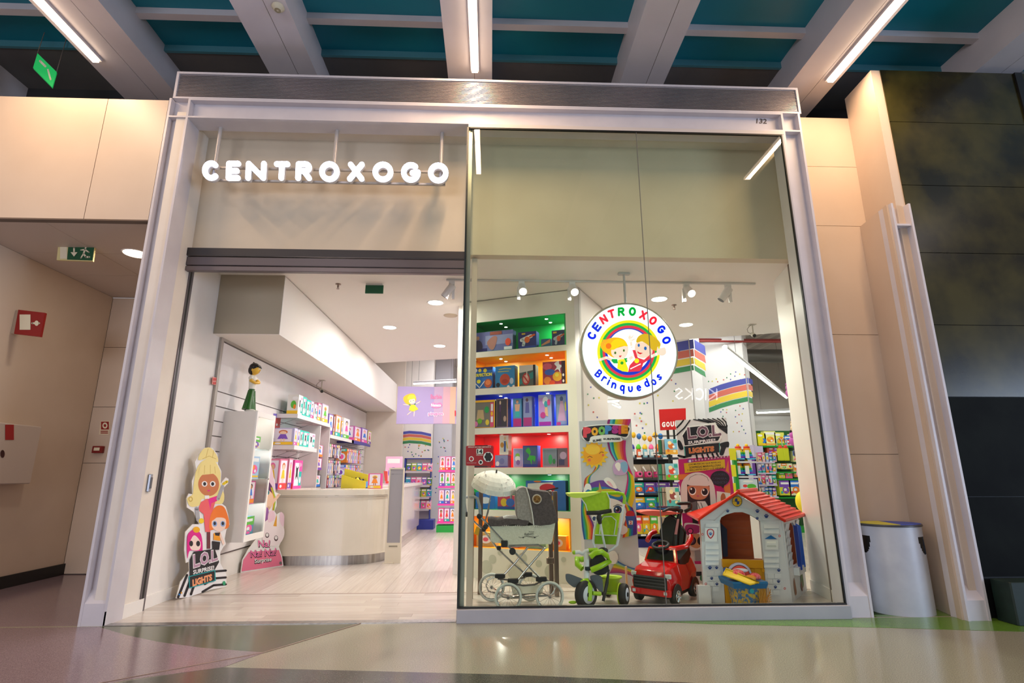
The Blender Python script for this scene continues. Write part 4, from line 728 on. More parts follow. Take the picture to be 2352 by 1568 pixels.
# hanging packs on hooks
def packs(y0, y1, n, z1, h, lab, grp, cols, x=.46, seed=0):
    e = empty('hook_rail', (.3, (y0+y1)/2, z1), 'wire hook rail holding %s' % lab, 'rail', 'hook rails')
    MB().cyl((.2, y0, z1+.03), (.2, y1, z1+.03), .006, CHROME, n=6).build('rail', e)
    for i in range(n):
        y = y0+(y1-y0)*(i+.5)/n; MB().tube([(.2, y, z1+.03), (x, y, z1+.03), (x+.02, y, z1+.045)], .003, CHROME, 4).build('hook', e)
        c = X(cols[(i*7+seed) % len(cols)]); p = MB(); w_ = (y1-y0)/n*.36
        p.box((.24, y-w_, z1-h), (x-.01, y+w_, z1+.02), c); decor(p, Fr((x-.01, y-w_, z1-h), (0, 2*w_, 0), (0, 0, h+.02)), 'blister', seed*20+i, .0012); decor(p, Fr((.24, y-w_, z1-h), (x-.25, 0, 0), (0, 0, h+.02)), 'blister', seed*20+i+5, .0012)
        tag(p.build('blister_pack'), '%s pack of %s' % (ORD[i], lab), 'toy', grp)
cl = ('d8c8d8', 'b0a8c8', '8a3040', 'e8e0e4', '70608a', 'c89898', '403848', 'e0c8b0')
for r, (z, h) in enumerate(((1.73, .22), (1.44, .21), (1.17, .19))):
    packs(4.95, 5.9, 8, z, h, ('small doll packs in the %s row left of the white gap' % ('top', 'middle', 'bottom')[r]), 'hanging doll packs, left rack', cl, seed=r+1)
for r, (z, h) in enumerate(((1.70, .26), (1.38, .24))):
    packs(6.3, 7.6, 8, z, h, ('pastel packs in the %s row of the far rack' % ('upper', 'lower')[r]), 'hanging pastel packs, far rack', ('c8a8d8', 'e8c8a0', 'b8a0e0', 'f0b0c0', 'd0c0e8', 'd07828'), seed=r+5)
for r, z in enumerate((1.5, 1.28, 1.0)): xcard(4.4, 4.8, z, z+.2, .42, .2, ('c86a90', 'b84a80', '40303a')[r], 'doll', 90+r, lab='%s small pink pack from the top between the two upright panels' % ORD[r], grp='packs between the uprights')
# ---- counter
CT = noisy('counter_lacquer', (226, 216, 198), (232, 222, 205), 2, .18); KK = STEEL
prof = [(.25, 3.0), (.8, 3.0), (1.32, 3.02), (1.62, 3.1), (1.8, 3.26), (1.88, 3.5), (1.9, 3.9)]; pr = crv(prof, 4, False)
e = empty('shop_counter', (1.1, 3.6, 0), 'long cream lacquered counter with a curved end and a steel kickplate', 'counter')
def wall_of(pr, z0, z1, m, off=0, nm='front_panel'):
    o = []
    for i, p in enumerate(pr):
        a = V(pr[max(i-1, 0)]); c = V(pr[min(i+1, len(pr)-1)]); t = (c-a).normalized(); n_ = V((t.y, -t.x)); o.append(V(p)+n_*off)
    b = MB(); vs = [(q.x, q.y, z) for z in (z0, z1) for q in o]+[(q.x-.0, q.y+.05, z) for z in (z0, z1) for q in o]; n_ = len(o)
    fs = [(i, i+1, n_+i+1, n_+i) for i in range(n_-1)]+[(n_+i, n_+i+1, 3*n_+i+1, 3*n_+i) for i in range(n_-1)]+[(2*n_+i, 2*n_+i+1, i+1, i) for i in range(n_-1)]+[(0, n_, 3*n_, 2*n_), (n_-1, 2*n_-1, 4*n_-1, 3*n_-1)]
    b.add(vs, fs, m, False); return b.build(nm, e)
hlf = 13
wall_of(pr[:hlf], .14, .88, CT, 0); wall_of(pr[hlf-1:], .14, .88, CT, 0)
wall_of(pr[:hlf], 0, .125, KK, -.03, 'kickplate'); wall_of(pr[hlf-1:], 0, .125, KK, -.03, 'kickplate')
for z0, z1, o_ in ((.125, .14, .012), (.88, .895, .012), (.9, .915, .02), (.92, .99, .035)): wall_of(pr, z0, z1, CT, o_, 'moulding')
b = MB(); b.prism([(p[0], p[1]-.03, .985) for p in pr]+[(1.9, 4.0, .985), (1.3, 4.0, .985), (1.2, 3.6, .985), (.6, 3.6, .985), (.6, 4.25, .985), (.2, 4.25, .985), (.2, 3.0, .985)], (0, 0, .012), CT); b.build('countertop', e)
# second run of the counter
e = empty('shop_counter', (1.6, 6.5, 0), 'glossy pale counter run behind the security antenna', 'counter')
GP = M(236, 220, 218, .1, coat=.5)
MB().box((1.2, 4.05, .12), (1.78, 6.4, .98), GP).build('front_panel', e); MB().box((1.2, 6.41, .12), (1.78, 7.7, .98), GP).build('front_panel', e); MB().box((1.25, 4.08, 0), (1.74, 7.66, .12), M(206, 190, 188, .4)).build('plinth', e)
MB().rbox((1.16, 4.0, .98), (1.83, 7.75, 1.03), M(240, 232, 226, .15), .01).build('countertop', e)
# items on the counter
ycard(1.52, 1.72, .998, 1.22, 3.5, .1, 'e04898', 'doll', 120, lab='pink doll box standing on the counter beside the security antenna')
a = at(887, 1048, y=4.6); c = at(920, 1110, y=4.6); ycard(a.x, c.x, 1.03, a.z, 4.6, .12, 'f0b8d8', 'book', 121, lab='tall pale pink board game box behind the security antenna')
b = MB(); P = PY(3.55); b.prism([P.pt(*c_) for c_ in ((881, 1081), (890, 1082), (890, 1108), (884, 1104))], (0, .01, 0), M(230, 80, 70)); tag(b.build('price_card'), 'small red price card leaning left of the antenna', 'card')
a = at(786, 1076, y=3.75); c = at(840, 1110, y=3.75)
e = empty('display_box', ((a.x+c.x)/2, 3.8, .998), 'yellow counter display box filled with small plush toys', 'box')
MB().prism([(a.x, 3.75, .998), (c.x, 3.75, .998), (c.x, 3.75, 1.1), (a.x+.14, 3.75, 1.16), (a.x, 3.75, 1.2)], (0, .02, 0), X('d8c820')).prism([(a.x, 3.9, .998), (c.x, 3.9, .998), (c.x, 3.9, 1.2), (a.x, 3.9, 1.3)], (0, .012, 0), X('d8c820')).box((a.x, 3.77, .998), (a.x+.01, 3.9, 1.2), X('c8b818')).box((c.x-.01, 3.77, .998), (c.x, 3.9, 1.1), X('2a88c8')).box((a.x, 3.77, .998), (c.x, 3.9, 1.01), X('c8b818')).build('tray', e)
for i in range(5):
    q = V((a.x+.05+i*.06, 3.83, 1.1+.02*(i % 2))); o = MB().ell(q, .035, X(('201c20', 'e8c8b0', '201c20', 'f0d020', '302830')[i]), 10, 7).ell(q+V((-.025, 0, .03)), .014, X('201c20'), 8, 5).ell(q+V((.025, 0, .03)), .014, X('201c20'), 8, 5).ell(q-V((0, .02, .05)), (.028, .025, .035), X(('c83a3a', 'f0c030', '3a68c8', 'c83a3a', 'e8e8e8')[i]), 8, 6).build('plush_toy')
    tag(o, '%s small plush toy in the yellow counter display box' % ORD[i], 'toy', 'plush toys in the yellow display box')
# security antenna
P = PY(3.17); q = [P.pt(*c_) for c_ in ((893, 1073), (931, 1073), (922, 1290), (879, 1297))]
x0, x1 = 1.89, 2.11; e = empty('security_antenna', (2.0, 3.18, 0), 'upright grey anti-theft antenna panel with a cream frame at the end of the counter', 'antenna')
CF = M(226, 214, 190, .4); zt = 1.3
for a, c_ in (((x0, 3.15, 0), (x0+.018, 3.19, zt)), ((x1-.018, 3.15, 0), (x1, 3.19, zt)), ((x0+.018, 3.15, zt-.02), (x1-.018, 3.19, zt))): MB().box(a, c_, CF).build('frame', e)
MB().box((x0+.018, 3.16, .27), (x1-.018, 3.18, zt-.02), M(158, 154, 158, .5)).build('panel', e); MB().box((x0+.018, 3.15, 0), (x1-.018, 3.19, .27), CF).build('base', e); MB().box((x0+.05, 3.145, .215), (x1-.05, 3.15, .235), M(150, 140, 120)).build('vent_slot', e)
MB().box((x0-.02, 3.12, 0), (x1-.1, 3.15, .012), CF).build('foot', e)
b = MB()
for i in range(8): b.cyl((x0+.035+i*.021, 3.158, 1.21), (x0+.035+i*.021, 3.16, 1.21), .0035 if i != 1 else .006, M(60, 60, 70), n=6)
tag(b.build('indicator_lights', e), kind='stuff')
# ---- lilac banner with toy brand names
LIL = noisy('lilac', (160, 144, 190), (165, 149, 193), 1, .6); y = 6.55; P = PY(y)
e = empty('hanging_banner', tuple(at(980, 972, y=y)), 'lilac banner with a cartoon girl and the names Barbie, Nenuco and pinypon', 'banner')
pp = [P.pt(*c_) for c_ in ((914, 887), (1052, 889), (1050, 973), (910, 973))]; MB().prism(pp, (0, .05, 0), LIL).build('board', e)
k3 = K(860, 860, 4.355)
b = MB(); art(b, P, [('p', X('c89ca8'), k3(690, 122, 818, 122, 806, 492, 680, 490)), ('p', X('b498b8'), k3(600, 122, 690, 122, 680, 490, 590, 490)), ('p', X('d0a890'), k3(760, 122, 818, 122, 806, 492, 750, 490)),
 ('s', X('f4b820'), k3(290, 230, 340, 195, 400, 195, 415, 260, 350, 300, 305, 280)), ('s', X('f8dcc8'), k3(345, 260, 385, 235, 405, 250, 400, 285, 360, 290)), ('s', X('fad030'), k3(330, 240, 350, 205, 400, 205, 410, 235, 350, 250)), ('l', X('f8dcc8'), 1.8, k3(350, 305, 290, 300)), ('l', X('f8dcc8'), 1.8, k3(410, 295, 460, 268)), ('p', X('f2d820'), k3(360, 300, 400, 300, 440, 345, 390, 370, 345, 355)), ('l', X('2a9a4a'), 2, k3(345, 300, 362, 306)), ('l', X('2a9a4a'), 2, k3(400, 298, 412, 292)), ('l', X('f8dcc8'), 1.8, k3(370, 368, 330, 400)), ('l', X('f8dcc8'), 1.8, k3(400, 365, 395, 415)), ('e', M(50, 60, 60), *k3(362, 265)[0], .8, 1.1), ('e', M(50, 60, 60), *k3(390, 258)[0], .8, 1.1),
 ('t', X('e070a0'), 'Barbie', k3(562, 198, 675, 198, 675, 243, 562, 243), .02), ('s', X('e87ab0'), k3(560, 300, 590, 280, 620, 290, 660, 280, 678, 305, 650, 328, 620, 334, 580, 328)), ('t', WH, 'Nenuco', k3(568, 290, 665, 290, 665, 320, 568, 320), .03), ('t', WH, 'pinypon', k3(535, 372, 690, 372, 690, 418, 535, 418), .07), ('t', X('e05aa8'), 'pinypon', k3(540, 376, 685, 376, 685, 414, 540, 414), .03), ('r', X('c82030'), *k3(803, 360)[0], *k3(815, 415)[0])], .002); b.build('print', e)
for px in (945, 1045): q = at(px, 888, y=y+.02); MB().cyl(q, (q.x, q.y, 4.45), .004, M(120, 118, 116), n=5).build('suspension_wire', e)
# rainbow pillar beyond the counter
BAND = [X('4a50a8'), X('d06a5c'), X('e8c840'), X('3a8a58')]
def confetti(b, P, pts, s=1.6):
    cs = [X('5058b0'), X('c85a54'), X('d8c850'), X('3a8a60')]
    for i, (x, y_) in enumerate(pts): art(b, P, [('r', cs[(i*3) % 4], x-s, y_-s*1.05, x+s, y_+s*1.05)], .003)
y = 9.2; P = PY(y); a, c_ = at(917, 990, y=y), at(992, 990, y=y)
e = empty('display_wall', ((a.x+c_.x)/2, y, 0), 'white pillar with a printed rainbow beyond the counter', 'pillar'); MB().box((a.x, y, 0), (c_.x, y+.3, 4.4), WIN).build('panel', e)
b = MB(); r4 = lambda d: K(860, 860, 4.355)(250, 575+d, 350, 562+d, 470, 570+d, 567, 592+d)
for i in range(4):
    t, u = r4(i*32)[0:4], r4(i*32+27)[::-1]; b.poly([P.pt(*c2, .004) for c2 in t+u], BAND[i])
random.seed(3); confetti(b, P, [(random.uniform(922, 985), random.uniform(1020, 1050)) for _ in range(22)], 1.2); b.build('rainbow_print', e)
y = 10; P = PY(y); a, c_ = at(996, 1000, y=y), at(1036, 1000, y=y); e = empty('pillar', ((a.x+c_.x)/2, y, 0), 'pale grey confetti pillar at the end of the far aisle', 'pillar')
MB().box((a.x, y, 0), (c_.x, y+.4, 4.4), noisy('grey_pillar', (206, 206, 214), (212, 212, 220), 1, .6)).build('shaft', e); b = MB(); confetti(b, P, [(random.uniform(999, 1033), random.uniform(1005, 1150)) for _ in range(40)], 1.2); b.build('confetti_print', e)
# blue magazine rack and pink stand
y = 8.3; P = PY(y); e = empty('magazine_rack', tuple(at(960, 1192, y=y)), 'dark blue magazine rack at the end of the counter aisle', 'rack')
a = at(930, 1052, y=y); c_ = at(992, 1052, y=y); BL = X('2a3898'); MB().box((a.x, y-.05, 0), (a.x+.04, y+.1, a.z), BL).build('side_frame', e); MB().box((c_.x-.02, y-.05, 0), (c_.x, y+.1, a.z), BL).build('side_frame', e); MB().box((a.x, y+.08, .2), (c_.x, y+.1, a.z), M(222, 216, 214)).build('back_panel', e)
MB().box((a.x+.2, y-.35, 0), (c_.x+.12, y+.1, .2), BL).build('base', e); MB().box((a.x, y-.05, a.z-.02), (c_.x, y+.1, a.z), BL).build('top_rail', e)
for r, zr in enumerate((1.27, .95, .68, .42)):
    MB().box((a.x+.04, y-.12, zr-.03), (c_.x-.02, y-.1, zr+.02), M(200, 196, 200)).build('tray', e)
    for i in range(5):
        x = a.x+.05+i*.125; ycard(x, x+.12, zr, zr+.2, y-.09, .02, ('4a7838', 'a8c038', '38a0b8', 'e05a98', 'f0a8c0', '8060b0')[(i+r*2) % 6], 'book', 200+r*9+i, 'magazine', '%s magazine in the %s row of the blue rack' % (ORD[i], ORD[r]), 'magazine', 'magazines in the blue rack', .05)
y = 7.6; a = at(1013, 1045, y=y); c_ = at(1046, 1045, y=y); e = empty('toy_rack', ((a.x+c_.x)/2, y, 0), 'pink shelf rack with doll boxes at the far right of the aisle', 'rack')
PKM = X('f040a8'); MB().box((a.x-.03, y-.3, 0), (c_.x+.2, y+.05, .14), X('20a040')).build('base', e)
MB().box((c_.x+.19, y-.25, .14), (c_.x+.21, y+.05, a.z), PKM).build('side_frame', e)
for r, zr in enumerate((.18, .55, .92, 1.26)):
    MB().box((a.x-.02, y-.28, zr), (c_.x+.2, y+.05, zr+.035), PKM).build('shelf', e)
    for i in range(4):
        x = a.x+i*.125; ycard(x, x+.12, zr+.035, zr+.035+(.3 if r else .28), y-.25, .1, ('e8509c', 'b868a8', '6080c8', 'f098c0')[(i+r) % 4], 'doll', 240+r*9+i, 'doll_box', '%s doll box on the %s shelf of the pink rack' % (ORD[i], ORD[r]), 'toy', 'dolls on the pink rack')
# ================================================================ built-in toy cabinet with coloured niches
u = V((1.17, -.5, 0)).normalized(); v_ = V((-u.y, u.x, 0))
TC = Matrix((( u.x, v_.x, 0, 3.1), (u.y, v_.y, 0, 2.05), (0, 0, 1, 0), (0, 0, 0, 1)))
zl = lambda row: at(1083, row, y=2.05).z
rows = [(742, 810, '0a9a44'), (822.5, 894, 'f8a810'), (908, 984, '1238c8'), (998, 1074, 'e01818'), (1089, 1169, '0f8a3c'), (1184, 1256, 'f8a010')]
OW = 1.275; CWH = noisy('cabinet_white', (224, 218, 202), (229, 223, 208), 2, .35)
e = empty('toy_cabinet', (3.7, 1.95, 0), 'tall white built-in cabinet with green, orange, blue and red lit niches behind the pram', 'cabinet')
MB(TC).box((-.15, 0, zl(742)), (OW+.165, .5, 3.48), CWH).build('top_panel', e)
MB(TC).box((-.15, 0, 0), (OW+.165, .5, zl(1256)), noisy('bubble_base', (222, 216, 198), (228, 222, 206), 2, .4)).build('base_panel', e)
MB(TC).box((-.15, 0, zl(1256)), (-.02, .5, zl(742)), CWH).build('side_panel', e); MB(TC).box((OW+.02, 0, zl(1256)), (OW+.165, .5, zl(742)), CWH).build('side_panel', e)
MB(TC).box((-.15, .48, zl(1256)), (OW+.165, .5, zl(742)), CWH).build('back_panel', e)
bub = [(.32, .22, .05), (.42, .3, .035), (.24, .13, .075), (.9, .2, .04), (1.05, .12, .08), (.7, .25, .06), (1.2, .26, .03), (.6, .1, .09)]
FRC = Fr((TC @ V((0, 0, 0))), TC.to_3x3() @ V((1, 0, 0)), (0, 0, 1)); b = MB(); art(b, FRC, [('e', M(190, 188, 168), x, z, r, r) for x, z, r in bub], .003); b.build('bubble_print', e)
for i, ((t, bt, c), nm) in enumerate(zip(rows, ('top green', 'upper orange', 'blue', 'red', 'lower green', 'lower orange'))):
    z1, z0 = zl(t), zl(bt); m = M(int(c, 16), rough=.35)
    if i < 5: MB(TC).box((-.02, .0, zl(rows[i+1][0])), (OW+.02, .48, z0), CWH).build('shelf', e)
    b = MB(TC); b.box((0, .44, z0), (OW, .445, z1), m).box((-.02, .005, z0), (0, .445, z1), m).box((OW, .005, z0), (OW+.02, .445, z1), m).box((0, .005, z0), (OW, .44, z0+.003), m).box((0, .005, z1-.004), (OW, .44, z1), m); b.build('niche_lining', e, label=nm+' niche lining')
    for x in (.36, 1.0):
        for y in (.14, .32) if i < 3 else (.16,):
            q = TC @ V((x, y, z1-.008)); MB().lathe(q, [(.022, 0), (.026, -.002), (.03, .004)], CHROME, 14).build('niche_light', e); MB().cyl(q-V((0, 0, .001)), q-V((0, 0, .003)), .02, M(255, 250, 240, .5, 0, 10), n=12).build('niche_bulb', e)
        q = TC @ V((x+(.12 if i == 0 and x > .5 else 0), .2, z1-.02)); 
        if not (i == 0 and x < .5): lamp('niche_lamp', 'AREA', q, 3.2 if i else 5, (1, .97, .92), .05, target=q+V((.05, .1, -1)))
# side wall panel going back, right of the cabinet
S(MB().prism([(4.44, 1.42, 0), (4.96, 2.36, 0), (4.96, 2.36, 3.48), (4.44, 1.42, 3.48)], (-.05, .03, 0), noisy('confetti_panel', (222, 214, 212), (228, 220, 218), 1, .5)).build('wall_middle'))
P = PV((4.44, 1.42), (4.96, 2.36)); b = MB(); confetti(b, P, [(1357, 889), (1364, 914), (1376, 913), (1363, 946), (1372, 958), (1350, 905), (1352, 930)], 1.6); o = b.build('confetti_print', bpy.data.objects['wall_middle.001'])
S(MB().prism([(4.44, 1.42, 0), (4.47, 1.475, 0), (4.47, 1.475, 3.48), (4.44, 1.42, 3.48)], (.006, -.004, 0), M(176, 170, 166)).build('trim_9'))
def nbox(x0, x1, row, h, c, name, lab, shapes, y=.1, d=.12, cat='toy', yaw=0, grp=None, parts=None):
    z0 = zl(rows[row][1])+.004; Tm = TC @ Matrix.Translation(((x0+x1)/2, y, z0)) @ Matrix.Rotation(yaw, 4, 'Z'); w = (x1-x0)/2; q = Tm @ V((0, d/2, 0))
    e = empty(name, tuple(q), lab, cat, grp); MB(Tm).box((-w, 0, 0), (w, d, h), X(c)).build('carton', e)
    o = Tm @ V((-w, 0, 0)); f = Fr(o, (Tm.to_3x3() @ V((2*w, 0, 0))), (0, 0, h)); b = MB(); art(b, f, shapes, .0015, .0004); b.build('print', e); return Tm, e
W_, K_ = M(240, 240, 242), M(24, 24, 36)
# green niche: blaster boxes
def gun(x, y, s, c1, c2): return [('l', c1, .14*s, [(x, y), (x+.34*s, y+.12*s)]), ('l', c1, .11*s, [(x+.1*s, y), (x+.06*s, y-.2*s)]), ('e', c2, x+.2*s, y+.0*s, .1*s, .12*s), ('l', c2, .07*s, [(x+.3*s, y+.1*s), (x+.46*s, y+.16*s)])]
nbox(0.0, .56, 0, .28, '6a70a8', 'toy_box', 'wide blaster toy box at the left of the green niche', [('r', X('9098c0'), .3, .35, 1, .8), ('r', X('20206a'), 0, 0, .35, .2), ('s', X('b07868'), [(.35, .5), (.5, .75), (.6, .7), (.58, .4), (.5, .1), (.4, .2)]), ('r', X('a05038'), .42, .82, .72, .98), ('s', X('383048'), [(.02, .45), (.1, .62), (.2, .5), (.22, .2), (.05, .15)]), ('e', X('b88868'), .1, .72, .045, .1), ('e', X('e8502a'), .88, .42, .07, .18), ('r', W_, .78, .06, .98, .2)], y=.06)
nbox(.62, .87, 0, .24, '2a2c70', 'toy_box', 'dark blue blaster box in the middle of the green niche', gun(.2, .55, 1.5, W_, X('f06a20'))+[('r', X('e8c020'), .2, .85, .4, .93), ('r', X('3040a0'), .05, .05, .95, .2)], y=.1)
nbox(.92, 1.05, 0, .13, '3a5888', 'toy_box', 'small blaster box in the green niche', [('p', X('e88868'), [(.05, .45), (.95, .95), (.95, .6), (.05, .3)]), ('r', X('2a4a8a'), .1, .05, .9, .25)], y=.14)
nbox(1.08, 1.27, 0, .22, '34345a', 'toy_box', 'dark blaster box at the right end of the green niche', gun(.2, .5, 1.4, X('c0c4d0'), X('e05a30'))+[('r', X('e0b020'), .1, .82, .35, .92)], y=.1)
# orange niche: board games
nbox(0.0, .28, 1, .29, '1c68b8', 'board_game', 'blue board game box reading PERFECTION in the orange niche', [('r', X('203078'), 0, .86, 1, 1), ('e', W_, .12, .87, .1, .09), ('e', X('f0e040'), .35, .86, .08, .08), ('e', X('f0e040'), .62, .84, .09, .09), ('t', X('203078'), 'PERFECTION', ((.01, .72), (.99, .74), (.99, .55), (.01, .55)), .1), ('t', X('f4ec30'), 'PERFECTION', ((.02, .71), (.97, .73), (.97, .57), (.02, .57)), .04), ('l', W_, .04, [(.05, .35), (.35, .06)]), ('l', W_, .04, [(.38, .1), (.6, .35)]), ('e', X('f4ec30'), .3, .35, .1, .09), ('e', X('a85028'), .78, .25, .2, .2), ('e', X('e88040'), .78, .28, .13, .12)], y=.05)
nbox(.31, .58, 1, .29, '2a8ac8', 'board_game', 'blue board game box with a round orange face in the orange niche', [('l', X('c8c060'), .05, [(.2, .85), (.5, .88), (.8, .85)]), ('l', X('c8c060'), .04, [(.15, .75), (.7, .75)]), ('e', X('c84a20'), .5, .38, .26, .26), ('e', X('a83018'), .5, .3, .16, .1), ('e', W_, .68, .05, .07, .06), ('e', W_, .95, .05, .06, .06), ('e', K_, .15, .15, .1, .1), ('e', X('c0d0e8'), .85, .3, .1, .14)], y=.07)
nbox(.64, .86, 1, .28, '50605c', 'board_game', 'grey game box with a red no symbol in the orange niche', [('p', X('d8d4cc'), [(0, .65), (.85, .75), (.85, 1), (0, 1)]), ('p', X('2a8888'), [(0, .1), (.9, .4), (.9, .7), (0, .35)]), ('r', K_, .87, 0, 1, 1), ('e', X('b83028'), .42, .36, .24, .28), ('e', X('e0a898'), .42, .36, .17, .2), ('l', X('b83028'), .07, [(.28, .5), (.56, .2)]), ('r', X('f0e8d8'), .45, .42, .5, .7)], y=.08)
nbox(.96, 1.27, 1, .30, 'a83048', 'board_game', 'red and yellow party game box at the right of the orange niche', [('e', X('e05a70'), .2, .8, .2, .14), ('e', X('3060c0'), .3, .55, .22, .13), ('s', W_, [(.5, .9), (.6, .75), (.5, .6), (.65, .65), (.75, .5), (.75, .7), (.9, .8), (.72, .85), (.68, 1)]), ('e', X('f0b020'), .62, .35, .2, .2), ('e', X('f0e040'), .6, .42, .08, .08), ('e', X('f09030'), .2, .2, .16, .16), ('r', X('3a1428'), .8, 0, 1, 1), ('e', W_, .87, .15, .04, .06), ('e', W_, .87, .4, .04, .06), ('e', X('e05020'), .4, .1, .12, .1)], y=.07)
# blue niche: dolls in boxes
def dollsh(x, hair, top, leg, skn='f0cdb0'): return [('e', X(hair), x, .86, .07, .07), ('e', X(skn), x, .84, .05, .05), ('p', X(top), [(x-.07, .78), (x+.07, .78), (x+.05, .55), (x-.05, .55)]), ('p', X(leg), [(x-.05, .55), (x+.05, .55), (x+.07, .1), (x-.07, .1)])]
nbox(0.0, .32, 2, .36, '605850', 'playset_box', 'yellow framed play house box at the left of the blue niche', [('r', X('7a7468'), .02, .04, .84, .9), ('r', X('f8b80c'), 0, .92, 1, 1), ('r', X('f8b80c'), .96, 0, 1, 1), ('r', X('e04870'), .8, .04, .95, .9), ('r', W_, .83, .6, .92, .85), ('r', W_, .83, .2, .92, .4), ('e', X('f8b80c'), .875, .5, .05, .08), ('p', X('c8a878'), [(.2, .3), (.55, .3), (.5, .65), (.25, .65)]), ('e', X('20a050'), .65, .65, .1, .12), ('e', X('f080b0'), .15, .15, .12, .1), ('e', X('6ab020'), .35, .25, .1, .1), ('e', X('e8c830'), .68, .2, .08, .1), ('r', X('f8b80c'), 0, 0, 1, .03)], y=.04, d=.2)
nbox(.33, .49, 2, .37, '8a7068', 'doll_box', 'dark doll box beside the yellow play house box in the blue niche', [('r', X('40343c'), .08, .04, .92, .96)]+dollsh(.35, 'e8c8a0', '5a3060', '402848')+[('e', X('c0a090'), .75, .3, .12, .1), ('r', X('c89070'), .93, 0, 1, 1)], y=.06)
nbox(.56, .68, 2, .36, '3a88b8', 'doll_box', 'blue doll box with a boy doll in turquoise shorts in the blue niche', [('r', X('5a98c8'), .06, .04, .94, .96), ('e', X('a87040'), .5, .9, .16, .05), ('e', X('e8b090'), .5, .87, .13, .05), ('p', X('e8b090'), [(.2, .8), (.8, .8), (.7, .5), (.3, .5)]), ('p', X('38b8b8'), [(.25, .55), (.75, .55), (.75, .35), (.25, .35)]), ('r', X('c02878'), .05, .02, .95, .3)], y=.06)
nbox(.70, .82, 2, .38, '7880b0', 'doll_box', 'violet doll box third from the right in the blue niche', [('r', X('8a90c0'), .06, .04, .94, .96)]+[('e', X('5a3a50'), .45, .88, .15, .06), ('p', X('5858a0'), [(.3, .8), (.65, .8), (.7, .45), (.25, .45)]), ('r', X('b03078'), .05, .02, .95, .3)], y=.05)
nbox(.90, 1.07, 2, .39, 'a8b0e0', 'doll_box', 'pink doll box with a round figure in the blue niche', [('r', X('c890d8'), .05, .3, .5, .9), ('e', X('f0f0f8'), .55, .8, .22, .14), ('e', X('38a8b8'), .58, .7, .14, .1), ('e', X('f04898'), .8, .75, .12, .1), ('p', X('e8b890'), [(.5, .6), (.7, .6), (.75, .3), (.5, .35)]), ('e', X('c83890'), .35, .35, .2, .1), ('r', X('b020a0'), .05, .02, .95, .14)], y=.06)
nbox(1.12, 1.27, 2, .39, '7088b8', 'doll_box', 'silver doll box at the right end of the blue niche', [('r', X('98a8c8'), .08, .05, .92, .95), ('e', X('4a5890'), .5, .85, .14, .08), ('p', X('d8a8c8'), [(.4, .78), (.62, .78), (.85, .15), (.15, .15)]), ('p', X('e0d040'), [(.75, .7), (.95, .8), (.95, .5), (.8, .45)]), ('r', X('d03888'), .05, .02, .4, .12)], y=.08)
# red niche
def bigfig(Tm, e, c1, c2, c3): 
    MB(Tm).ell((0, -.02, .17), (.035, .03, .04), X(c1)).ell((0, -.02, .10), (.04, .03, .05), X(c2)).build('toy_figure', e)
nbox(0.0, .2, 3, .28, '403a40', 'toy_box', 'dark box half hidden behind the red notice', [('r', X('2a2a38'), 0, .55, 1, 1), ('e', X('4a4a58'), .5, .75, .3, .2)], y=.1)
nbox(.37, .49, 3, .24, 'e8e4d8', 'toy_box', 'white toy box on top of the pile in the red niche', [('p', X('4060a8'), [(.5, .7), (.75, .7), (.7, .15), (.5, .15)]), ('e', X('e8c8a0'), .62, .85, .12, .09), ('e', X('d09030'), .3, .5, .2, .14), ('l', X('e8c030'), .1, [(.75, .65), (.9, .35)])], y=.08)
e1 = [o for o in bpy.data.objects if o.name.startswith('toy_box') and o.parent is None][-1]; e1.location.z += .155
nbox(.31, .48, 3, .15, '8890c0', 'toy_box', 'small pale blue toy box at the bottom of the pile in the red niche', [('e', W_, .2, .3, .14, .2), ('e', X('7078b0'), .55, .5, .2, .25), ('r', X('5058a0'), 0, 0, 1, .12)], y=.08)
nbox(.56, .68, 3, .23, 'e8e0f0', 'toy_box', 'leaning white toy box with a green spaceman toy in the red niche', [('r', X('b0a8e0'), .05, .03, .95, .97), ('e', X('8ac040'), .45, .62, .24, .12), ('e', W_, .45, .45, .28, .14), ('e', X('8868b0'), .5, .25, .2, .14)], y=.08, yaw=.2)
nbox(.69, .88, 3, .26, '2848a0', 'toy_box', 'blue display box holding a green toy dinosaur in the red niche', [('r', X('485880'), .06, .1, .94, .94), ('r', X('1c3890'), 0, 0, 1, .14), ('s', X('38a838'), [(.2, .75), (.4, .9), (.55, .7), (.5, .55), (.85, .5), (.8, .25), (.65, .35), (.6, .12), (.5, .3), (.3, .35), (.45, .55)])], y=.06)
nbox(.94, 1.12, 3, .225, '90a0b8', 'toy_box', 'grey toy box with small green figures in the red niche', [('r', X('78889a'), .05, .08, .95, .92), ('e', X('38a868'), .55, .4, .14, .26), ('e', X('30884a'), .8, .3, .1, .14)], y=.08)
nbox(1.13, 1.27, 3, .225, '706878', 'toy_box', 'purple grey toy box at the right end of the red niche', [('e', X('b0a0c0'), .5, .6, .3, .2), ('r', X('38406a'), .1, .1, .6, .4)], y=.08)
